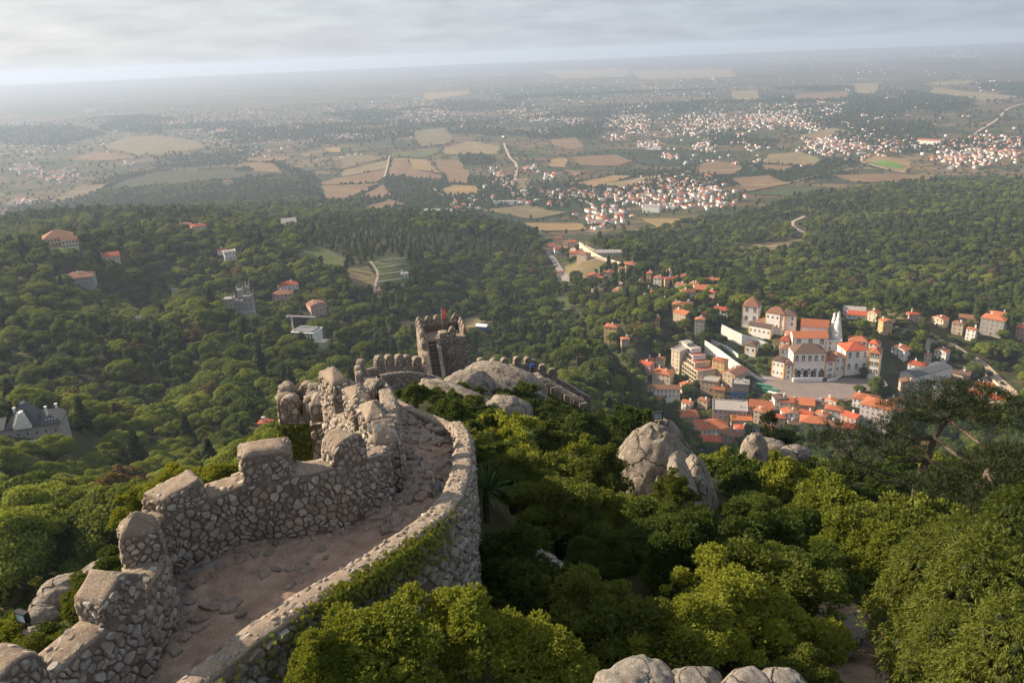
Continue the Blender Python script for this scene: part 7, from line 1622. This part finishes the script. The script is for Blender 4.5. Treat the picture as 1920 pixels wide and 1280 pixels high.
# ------------------------------------------------------------------ near shrubs with single leaves
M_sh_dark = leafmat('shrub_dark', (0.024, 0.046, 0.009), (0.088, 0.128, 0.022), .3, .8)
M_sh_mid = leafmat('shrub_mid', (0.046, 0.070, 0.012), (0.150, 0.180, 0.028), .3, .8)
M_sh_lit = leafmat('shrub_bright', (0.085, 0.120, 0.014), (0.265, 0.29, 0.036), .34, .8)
M_sh_cyp = leafmat('cypress_spray', (0.036, 0.060, 0.010), (0.165, 0.190, 0.030), .25, .8)
M_pine = leafmat('pine_needles_core_shade', (0.012, 0.024, 0.010), (0.042, 0.055, 0.018), .12, .8)
M_twig = simple('twig', (0.055, 0.045, 0.032), .95, .3, 6)
def rosettes(lobes, n, k, ln, wd_, g, spread=.9, jit=.22, droop=0., up=-.35, layers=2):
    """n twig tips on the lobes, each with k narrow leaves fanned about the outward direction"""
    L = np.array(lobes, float); w = L[:, 3]*L[:, 4]+L[:, 3]*L[:, 5]; w /= w.sum()
    q = g.choice(len(L), int(n*1.6), p=w); d = rdir(len(q), g, up); rad = 1+g.uniform(-jit*2.2, jit, len(q))
    P = L[q, :3]+d*L[q, 3:6]*rad[:, None]; keep = np.ones(len(q), bool)
    for a in L: keep &= (((P-a[:3])/a[3:6])**2).sum(1) > .70
    P, d = P[keep][:n], d[keep][:n]; n = len(P)
    d = d+g.normal(size=(n, 3))*.35; d[:, 2] += .35-droop; d /= np.linalg.norm(d, axis=1)[:, None]
    P = np.repeat(P, k, 0); D = np.repeat(d, k, 0); m = len(P)
    t = D+g.normal(size=(m, 3))*spread*.6; t[:, 2] -= droop*.4; t /= np.linalg.norm(t, axis=1)[:, None]
    s = np.cross(t, D+g.normal(size=(m, 3))*.5); s /= (np.linalg.norm(s, axis=1)[:, None]+1e-9); nn = np.cross(s, t)
    l = ln*g.uniform(.6, 1.3, m)[:, None]; b = wd_*g.uniform(.7, 1.2, m)[:, None]; P = P-D*g.uniform(0, .9, m)[:, None]*ln
    V = np.stack([P, P+t*l*.5+s*b, P+t*l-nn*l*.12, P+t*l*.5-s*b], 1).reshape(-1, 3)
    return V, np.arange(len(V)).reshape(-1, 4)
def bush_lobes(g, n, R_=1.0, hh=.8, small=.2):
    out = [(0, 0, hh*.30, R_*.60, R_*.60, hh*.42)]; ph = g.uniform(0, 6.28, 4)
    for i in range(int(n*2.3)):
        a = g.uniform(0, 6.28); e = g.uniform(0, 1)**.7; c = math.cos(e*1.45); s = math.sin(e*1.45)
        und = 1+.16*math.sin(2*a+ph[0])+.12*math.sin(3*a+ph[1]+4*e)+.10*math.sin(5*a+ph[2])
        r_ = g.uniform(.5, 1.45)*small*.85; f = und*g.uniform(.72, 1.12)
        out.append((R_*.80*c*math.cos(a)*f, R_*.80*c*math.sin(a)*f, hh*(.10+.80*s)*f, r_, r_, r_*g.uniform(.7, 1.2)))
    return out
def bush_mesh(name, seed, n, k, ln, wd_, mt, lobes=None, core=.64, corem=None, sub=ICO1, **kw):
    g = np.random.default_rng(seed); lobes = lobes or bush_lobes(g, 26)
    V, F = rosettes(lobes, n, k, ln, wd_, g, **kw); VV = [V]; F3 = []; off = len(V)
    for q in lobes:
        q = np.array(q); v = sub[0]*(1+g.uniform(-.15, .15, (len(sub[0]), 1)))*q[3:6]*core+q[:3]; VV.append(v); F3.append(sub[1]+off); off += len(v)
    nt_ = 60                               # bare twigs sticking out
    F3 = np.concatenate(F3); return npmesh(name, np.concatenate(VV), [F, F3], [mt, corem or mt], [0]*len(F)+[1]*len(F3))
SHN = {}          # near prototypes (radius 1 m x scale), leaf ~ 0.04 of the radius
for i, (key, mt) in enumerate((('dark', M_sh_dark), ('mid', M_sh_mid), ('lit', M_sh_lit))):
    base = bush_mesh('foliage', 40+i, 8500, 6, .052, .0135, mt); SHN[key] = [base]
    b2 = bush_mesh('foliage', 50+i, 8500, 6, .048, .0125, mt, lobes=bush_lobes(np.random.default_rng(60+i), 34, 1.0, .95, .16)); SHN[key].append(b2)
SHF = {}
for i, (key, mt) in enumerate((('dark', M_sh_dark), ('mid', M_sh_mid), ('lit', M_sh_lit))):
    SHF[key] = [bush_mesh('foliage', 70+i+10*j, 3600, 3, .10, .030, mt, lobes=bush_lobes(np.random.default_rng(80+i+5*j), 24, 1.0, .85, .18)) for j in range(2)]
def cyp_lobes(g):
    out = [(0, 0, .7, .5, .5, .8)]
    for i in range(40):
        f = i/40; a = i*2.4; rr = (1-f*.75)*.72*g.uniform(.7, 1.1); out.append((rr*math.cos(a), rr*math.sin(a), .05+1.5*f, .2, .2, .26))
    return out
CYP = [bush_mesh('foliage', 90+j, 9000, 7, .060, .0055, M_sh_cyp, lobes=cyp_lobes(np.random.default_rng(95+j)), droop=1.1, spread=.8, up=-.6, jit=.3, core=.36, corem=M_pine) for j in range(2)]  # cores coloured darker than the sprays: shade inside the crown, painted
SKIRT = MB()
for k in range(7):
    a = k*.9; SKIRT.tube([(0.05*math.cos(a), .05*math.sin(a), -.7), (.15*math.cos(a), .15*math.sin(a), -.1), (.5*math.cos(a), .5*math.sin(a), .45)], [.035, .028, .012], 5)
STEM = SKIRT.mesh('stem', M_twig, True)
def put_shrub(mesh, p, s, rz, lab, grp=None, cat='shrub', name='shrub', sz=1.0):
    e = empty(name, p, rz, (s, s, s*sz)); tag(e, lab, cat, grp); link('foliage', mesh, e); link('stem', STEM, e); return e
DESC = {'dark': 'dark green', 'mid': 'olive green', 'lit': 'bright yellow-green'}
SLM = [(1234,800,'around the summit of the granite dome'), (1230,900,'in front of the granite dome'), (1345,960,'right of the leaning grey slab'), (1415,830,'around the upright rock pillar'), (1500,870,'right of the upright rock pillar'), (1600,950,'in the middle of the right slope'), (1700,940,'under the dark pine'), (1850,920,'in the pine shade at the right edge'),
       (1590,1180,'beside the dirt path'), (1650,1080,'above the dirt path'), (1800,1060,'above the feathery conifers'), (1820,1200,'among the feathery conifers'), (1450,1060,'in the gully above the lit bushes'), (1350,1150,'behind the bottom boulders'), (1200,1180,'above the largest bottom boulder'), (1100,1080,'below the pale rock slab'), (1000,980,'above the pale rock slab'), (950,1100,'below the end of the right parapet'),
       (920,950,'beside the large blade plant'), (900,840,'outside the parapet bend'), (1000,820,'near the small spiky plant'), (1100,790,'left of the granite dome top'), (920,770,'on the rock outcrop'), (990,735,'between the outcrop and the outer stair'), (780,745,'behind the parapet bend'), (700,1230,'at the foot of the near parapet'),
       (430,920,'behind the parapet gap'), (250,1000,'left of the corner merlon'), (110,1150,'on the left rock outcrop'), (60,1230,'in the bottom left corner'), (1070,770,'below the outer castle stair'), (1180,780,'behind the granite dome'), (560,860,'around the ivy turret')]
def shrubs():
    g = np.random.default_rng(17); items = []
    # hand-placed ones that shape the foreground: px, py of the middle of the crown, distance, radius, colour, label
    HP = [(705,1225,9.2,1.15,'lit','big sunlit glossy-leaved bush below the near parapet'), (860,1205,9.9,1.2,'lit','bright bush just right of the biggest glossy one'), (1020,1250,9.6,1.0,'lit','low bright bush at the bottom edge left of the boulders'),
     (600,1262,8.9,.6,'lit','small bright bush tucked against the foot of the parapet'), (960,1090,14.5,1.6,'dark','dark bush in the dip right of the parapet'), (1080,1150,13.5,1.5,'mid','olive bush above the bottom boulders'),
     (1170,1190,12.6,1.2,'mid','olive bush directly behind the largest bottom boulder'), (1370,1135,14.5,1.6,'lit','broad yellow-green bush right of centre near the bottom'), (1290,1190,12.5,1.1,'lit','yellow-green bush behind the small bottom boulders'),
     (1480,1180,15,1.35,'lit','yellow-green bush left of the dirt path'), (1450,1080,18,1.7,'mid','olive bush above the yellow-green ones'), (1500,1262,13.4,.9,'mid','low bush at the bottom edge left of the dirt path'),
     (1050,950,24,1.9,'mid','wide olive bush left of the granite dome'), (960,890,28,1.7,'mid','olive bush beside the sunlit parapet bend'), (1150,975,25,1.9,'mid','wide olive bush at the foot of the granite dome'), (1250,1010,22,2.0,'dark','dark bush below the granite dome'),
     (1120,890,31,1.5,'mid','olive bush creeping onto the left side of the granite dome'), (1265,925,28,1.1,'mid','olive bush in front of the granite dome'), (1120,1040,20,1.2,'dark','dark bush above the pale rock slab'), (1290,1060,18.5,1.6,'dark','shaded bush below the grey slab'),
     (1475,905,40,1.9,'lit','sunlit bush right of the upright rock'), (1560,935,36,2.2,'lit','dome-shaped sunlit bush in the middle of the right slope'), (1650,990,32,2.1,'lit','rounded sunlit bush on the right slope'), (1425,960,31,1.7,'mid','olive bush below the upright rock'),
     (1540,1000,28,2.3,'mid','rounded olive bush in the right slope centre'), (1640,1040,26,2.2,'lit','yellow-tinged bush above the feathery conifer'), (1740,1030,29,2.4,'mid','olive bush right of centre slope'), (1420,1030,24,1.9,'dark','shaded bush in the gully'),
     (1740,985,36,2.1,'mid','olive bush under the dark pine'), (1530,1075,22,1.5,'dark','dark bush above the dirt path'), (1480,1010,27,1.8,'dark','dark low bush in the slope gully'), (1385,905,40,1.3,'dark','dark bush between the dome and the upright rock'),
     (120,1215,15.5,.9,'dark','dark bush behind the nearest big merlon'), (60,1240,14,.9,'mid','olive bush in the bottom left corner'), (165,1130,20,.9,'mid','bush between the left boulders and the wall'), (20,1215,20,1.2,'lit','bright bush at the left edge above the nearest merlon'),
     (412,915,26,1.6,'lit','vivid yellow-green bush behind the gap in the parapet'), (285,955,26,1.5,'lit','vivid bush behind the corner merlon'), (235,1060,24,1.3,'dark','dark bush left of the corner merlon'), (340,930,30,1.5,'lit','bright bush between corner merlon and gap'),
     (850,770,46,1.2,'dark','dark low bush between the parapet bend and the rocks'), (778,738,52,1.3,'dark','dark clipped-looking bush under the far retaining wall'), (960,800,52,1.7,'mid','bush filling the hollow under the long rock ridge'), (915,790,50,1.3,'dark','dark bush on the rock ridge'),
     (1185,790,66,2.8,'dark','large dark tree-like bush behind the granite dome'), (1085,800,62,2.2,'dark','dark bush mass left of the granite dome'), (985,728,82,1.8,'dark','dark bush growing between the big rocks'), (1020,815,50,1.8,'mid','olive bush right of the rock ridge'), (915,850,36,1.3,'dark','dark bush outside the parapet bend')]
    for (a, b, r_, s_, kd, lab) in HP:
        p = W(a, b, r_); p.z -= s_*(.25 if kd == 'lit' and r_ < 14 else .45); items.append((p.x, p.y, p.z, s_, kd, lab))
    # random cover everywhere else on the near slopes
    x, y = jgrid(9, 150, 2.3, R(-40), R(40), 4); z = H(x, y); r_ = np.hypot(x, y)
    k = g.uniform(0, 1, len(x)) < np.clip(24/r_, .3, 1)*1.15; x, y, z, r_ = x[k], y[k], z[k], r_[k]
    s_ = np.minimum(0.75+r_*.028, 2.0)*g.uniform(.7, 1.25, len(x)); px, py = project(np.stack([x, y, z+s_*.5], 1))
    th = np.arctan2(x, y); col = fbm(x/6, y/6, 71, 3)+g.uniform(-.12, .12, len(x))
    walk = np.concatenate([np.array(LP), np.array(RP)])[:, :2]; ways = (np.array(LP)+np.array(RP))[:, :2]/2
    bast = np.array([(W(a, b, c).x, W(a, b, c).y) for a, b, c in ((690,720,75),(690,700,85),(740,700,90),(790,700,92),(830,700,100),(850,700,106),(880,700,108),(920,700,112),(960,700,112),(1000,705,112),(1030,715,114),(1060,730,116),(1090,750,118),(705,725,60),(700,720,50))])
    rocks = np.array([(p[0], p[1], p[2]) for p in ROCK_AT]); n_h = len(items)
    for i in range(len(x)):
        if not (-80 < px[i] < 2000 and py[i] < 1400): continue
        d1 = np.hypot(ways[:, 0]-x[i], ways[:, 1]-y[i]).min(); d2 = np.hypot(walk[:, 0]-x[i], walk[:, 1]-y[i]).min()
        if d1 < 1.6+s_[i]*.8 or d2 < .9+s_[i]*.75: continue
        if px[i] < 760 and r_[i] < 34 and not (r_[i] > 20 and px[i] < 600 and py[i] < 1150): continue
        if inpoly(np.array([px[i]]), np.array([py[i]]), [(480,700),(880,700),(890,860),(880,980),(480,930)])[0] and r_[i] < 45: continue
        if np.hypot(bast[:, 0]-x[i], bast[:, 1]-y[i]).min() < 4+s_[i]: continue
        if ((rocks[:, 0]-x[i])**2+(rocks[:, 1]-y[i])**2 < (rocks[:, 2]+s_[i]*.4)**2).any(): continue
        if inpoly(np.array([px[i]]), np.array([py[i]]), [(1540,1120),(1720,1130),(1720,1400),(1560,1400)])[0] and r_[i] < 30: continue
        if inpoly(np.array([px[i]]), np.array([py[i]]+np.array([0])), [(660,640),(1120,660),(1115,745),(1010,800),(905,805),(780,770),(660,730)])[0] and r_[i] > 44: s_[i] = min(s_[i]*.5, .85)
        if px[i] < 265 and 1030 < py[i] < 1190 and r_[i] < 32: s_[i] = min(s_[i], .45)
        if 990 < px[i] < 1110 and 1000 < py[i] < 1100: continue
        if r_[i] < 60 and r_[i] > 26 and 1130 < px[i] < 1330 and py[i] < 900: continue
        if 1340 < px[i] < 1680 and py[i] < 850: continue
        if r_[i] < 12.5 and 1080 < px[i] < 1530: continue
        if min((x[i]-q[0])**2+(y[i]-q[1])**2-(.8*q[3])**2 for q in items[:n_h]) < 0: continue
        kd = 'dark' if col[i] < .46 else ('mid' if col[i] < .57 else 'lit')
        items.append((x[i], y[i], z[i]-s_[i]*.12, s_[i], kd, None))
    ox, oy = jgrid(40, 112, 1.7, R(-12), R(9), 12); oz = H(ox, oy); opx, opy = project(np.stack([ox, oy, oz], 1))
    k = inpoly(opx, opy, [(770,715),(860,690),(1010,690),(1110,755),(1100,800),(1010,830),(900,830),(830,790)]) & (g.uniform(0, 1, len(ox)) < .8); ox, oy, oz = ox[k], oy[k], oz[k]
    for i in range(len(ox)):
        s1 = g.uniform(.5, 1.15)
        if ((rocks[:, 0]-ox[i])**2+(rocks[:, 1]-oy[i])**2 < (rocks[:, 2]*.9)**2).any() or np.hypot(walk[:, 0]-ox[i], walk[:, 1]-oy[i]).min() < 1.0+s1 or np.hypot(bast[:, 0]-ox[i], bast[:, 1]-oy[i]).min() < 1.5+s1: continue
        items.append((ox[i], oy[i], oz[i]-.1, s1, ('dark', 'mid', 'dark')[i % 3], None))
    items = [q for q in items if q[5]]+sorted([q for q in items if not q[5]], key=lambda q: -q[3]/math.hypot(q[0], q[1]))
    print('shrubs', len(items)); rest = []
    for i, (a, b, c, s1, kd, lab) in enumerate(items):
        r1 = math.hypot(a, b); me = (SHN if r1 < 34 else SHF)[kd][i % 2]
        if i < 290:
            qx, qy = project((a, b, c+.5*s1)); side = min(SLM, key=lambda q: (q[0]-qx)**2+(q[1]-qy)**2)[2]; side = side+('' if s1 < 1.5 else ', broad crown')
            put_shrub(me, (a, b, c), s1, g.uniform(0, 6.28), lab or f'{DESC[kd]} shrub '+side, None if lab else f'{DESC[kd]} shrubs of the castle hill', sz=g.uniform(.7, 1.1))
        else: rest.append((a, b, c, s1, ('dark', 'mid', 'lit').index(kd)*2+i % 2, r1))
    if rest:
        q = np.array(rest); scatter_stuff('undergrowth', [m_ for kd in ('dark', 'mid', 'lit') for m_ in SHF[kd]], q[:, :3], q[:, 3], g.uniform(0, 6.28, len(q)), q[:, 4].astype(int), 'low scrub filling the gaps between the shrubs of the castle hill')
    # feathery conifers bottom right
    for (a, b, r_, s_, lab) in ((1840,1190,16,2.3,'feathery drooping conifer in the bottom right corner'), (1740,1120,20,2.0,'feathery yellow-green conifer left of the corner one'), (1905,1060,23,2.4,'feathery conifer at the right edge above the corner one'),
        (1775,1240,14.5,1.2,'small feathery conifer beside the dirt path'), (1900,1270,13,1.6,'feathery conifer lowest in the corner'), (1800,1060,25,1.8,'feathery conifer between the corner group and the olive bushes')):
        p = W(a, b, r_); p.z -= s_*.8; put_shrub(CYP[0 if s_ > 2 else 1], p, s_, g.uniform(0, 6), lab, None, 'conifer', 'conifer_shrub')
shrubs()

# ------------------------------------------------------------------ blade plants
def yucca(p, s, lab, seed):
    g = np.random.default_rng(seed); mb = MB()
    for k in range(46):
        a = g.uniform(0, 6.28); e = g.uniform(.05, 1.35); l = g.uniform(.7, 1.1); w = .045
        d = Vector((math.cos(a)*math.cos(e), math.sin(a)*math.cos(e), math.sin(e))); sd = Vector((-math.sin(a), math.cos(a), 0))
        m1 = d*l*.5; t1 = d*l+Vector((0, 0, -.22*l*math.cos(e)))
        mb.quad(sd*w*.6, m1+sd*w, t1, m1-sd*w) if False else mb.f.append(tuple(range(len(mb.v), len(mb.v)+4))) or mb.m.append(0) or mb.v.extend([tuple(-sd*w*.5), tuple(m1-sd*w), tuple(t1), tuple(m1+sd*w)])
    e = empty('yucca_plant', p, 0, s); tag(e, lab, 'plant')
    mb.build('blades', M_yucca, e); MB().tube([(0, 0, -.8), (0, 0, .05)], [.12, .1], 7).build('stem', M_twig, e)
M_yucca = leafmat('yucca_blade', (0.03, 0.06, 0.02), (0.085, 0.13, 0.045), .2, .5)
yucca(W(912,925,21), 1.2, 'large spiky blade-leaved plant hanging beside the tall parapet end', 1)
yucca(W(985,826,46), 1.2, 'spiky rosette plant among the bushes right of the parapet bend', 2)
yucca(W(1378,852,58), 1.1, 'spiky plant in the shade right of the granite dome', 3)

# ------------------------------------------------------------------ dark wind-bent pine on the right
def pine(lab, base, pts, r0, crown, seed, name='pine_tree'):
    g = np.random.default_rng(seed); b = W(*base); e = empty(name, b); tag(e, lab, 'tree')
    def loc(q): return W(*q)-b
    tp = [Vector((0, 0, -1.5))]+[loc(q) for q in pts]; n = len(tp)
    MB().tube(tp, [r0*(1-.75*i/(n-1)) for i in range(n)], 8).build('trunk', M_bark, e, True)
    lobes = []
    for i, (a, b_, r_, sx, sz) in enumerate(crown):
        c = loc((a, b_, r_)); lobes.append((c.x, c.y, c.z, sx, sx*.8, sz))
        k = min(range(1, n), key=lambda j: (tp[j]-c).length+(2.0 if tp[j].z > c.z+.5 else 0)); m_ = (tp[k]+c)/2+Vector((g.uniform(-.3, .3), g.uniform(-.3, .3), -.35))
        lb = MB(); w_ = r0*.42; lb.tube([tp[k], m_, c-Vector((0, 0, sz*.3))], [w_, w_*.6, w_*.25], 6)
        for q in range(3):
            d = Vector((g.uniform(-1, 1)*sx, g.uniform(-1, 1)*sx*.7, sz*.3)); lb.tube([m_.lerp(c, .5), c+d*.6], [w_*.35, w_*.1], 5)
        lb.build('branch', M_bark, e, True)
    parts = []
    for q in lobes:                        # each pad of needles is made of flat tufts
        for k in range(7):
            a = g.uniform(0, 6.28); rr = g.uniform(.1, .85); parts.append((q[0]+q[3]*rr*math.cos(a), q[1]+q[4]*rr*math.sin(a), q[2]+g.uniform(-.4, .5)*q[5], q[3]*.38, q[4]*.38, q[5]*.42))
    V, F = rosettes(parts, 15000, 4, .28, .014, g, spread=1.2, up=-.2, jit=.35); L_ = []
    link('needles', npmesh('needles', V, F, M_pine), e)
pine('dark wind-bent pine with bare limbs on the right slope', (1716,935,44), [(1722,905,44), (1738,862,44.5), (1752,820,45), (1775,785,45.5), (1800,762,46)], .30,
     [(1790,748,46,2.6,.55), (1755,742,46,2.2,.5), (1830,742,46,2.3,.5), (1870,765,45,2.3,.5), (1800,775,45.5,2.3,.5), (1850,757,45,2.4,.5), (1730,775,45,2.2,.45), (1660,800,44,2.2,.4), (1600,812,43,2.0,.4), (1560,835,42,1.6,.35), (1880,790,44,2.2,.45), (1690,835,43,2.0,.35), 
      (1885,850,42,2.3,.4), (1640,845,42,1.8,.35), (1600,870,42,1.6,.3), (1830,870,41,2.2,.35), (1905,900,40,2.0,.4)], 5)
pine('second dark pine filling the shade at the right edge', (1835,950,39), [(1838,920,39), (1850,885,39), (1880,850,39.5)], .22,
     [(1850,905,39,2.2,.4), (1900,925,38,2.2,.4), (1790,930,38,1.8,.35), (1860,950,37,2.2,.4), (1920,870,39,1.9,.4), (1820,975,36,1.9,.35), (1900,985,35,2.0,.35), (1760,905,40,1.6,.3)], 6)
pine('small dark fir rising in front of the lower town houses', (1448,862,62), [(1448,835,62), (1447,800,62)], .2,
     [(1447,790,62,.8,.9), (1440,812,62,1.5,.6), (1456,826,62,1.7,.6), (1440,842,62,2.0,.6), (1460,856,62,2.1,.6), (1432,862,62,1.9,.5)], 7, 'fir_tree')
print('T shrubs', time.time()-T0)
print('SCRIPT TIME', time.time()-T0)
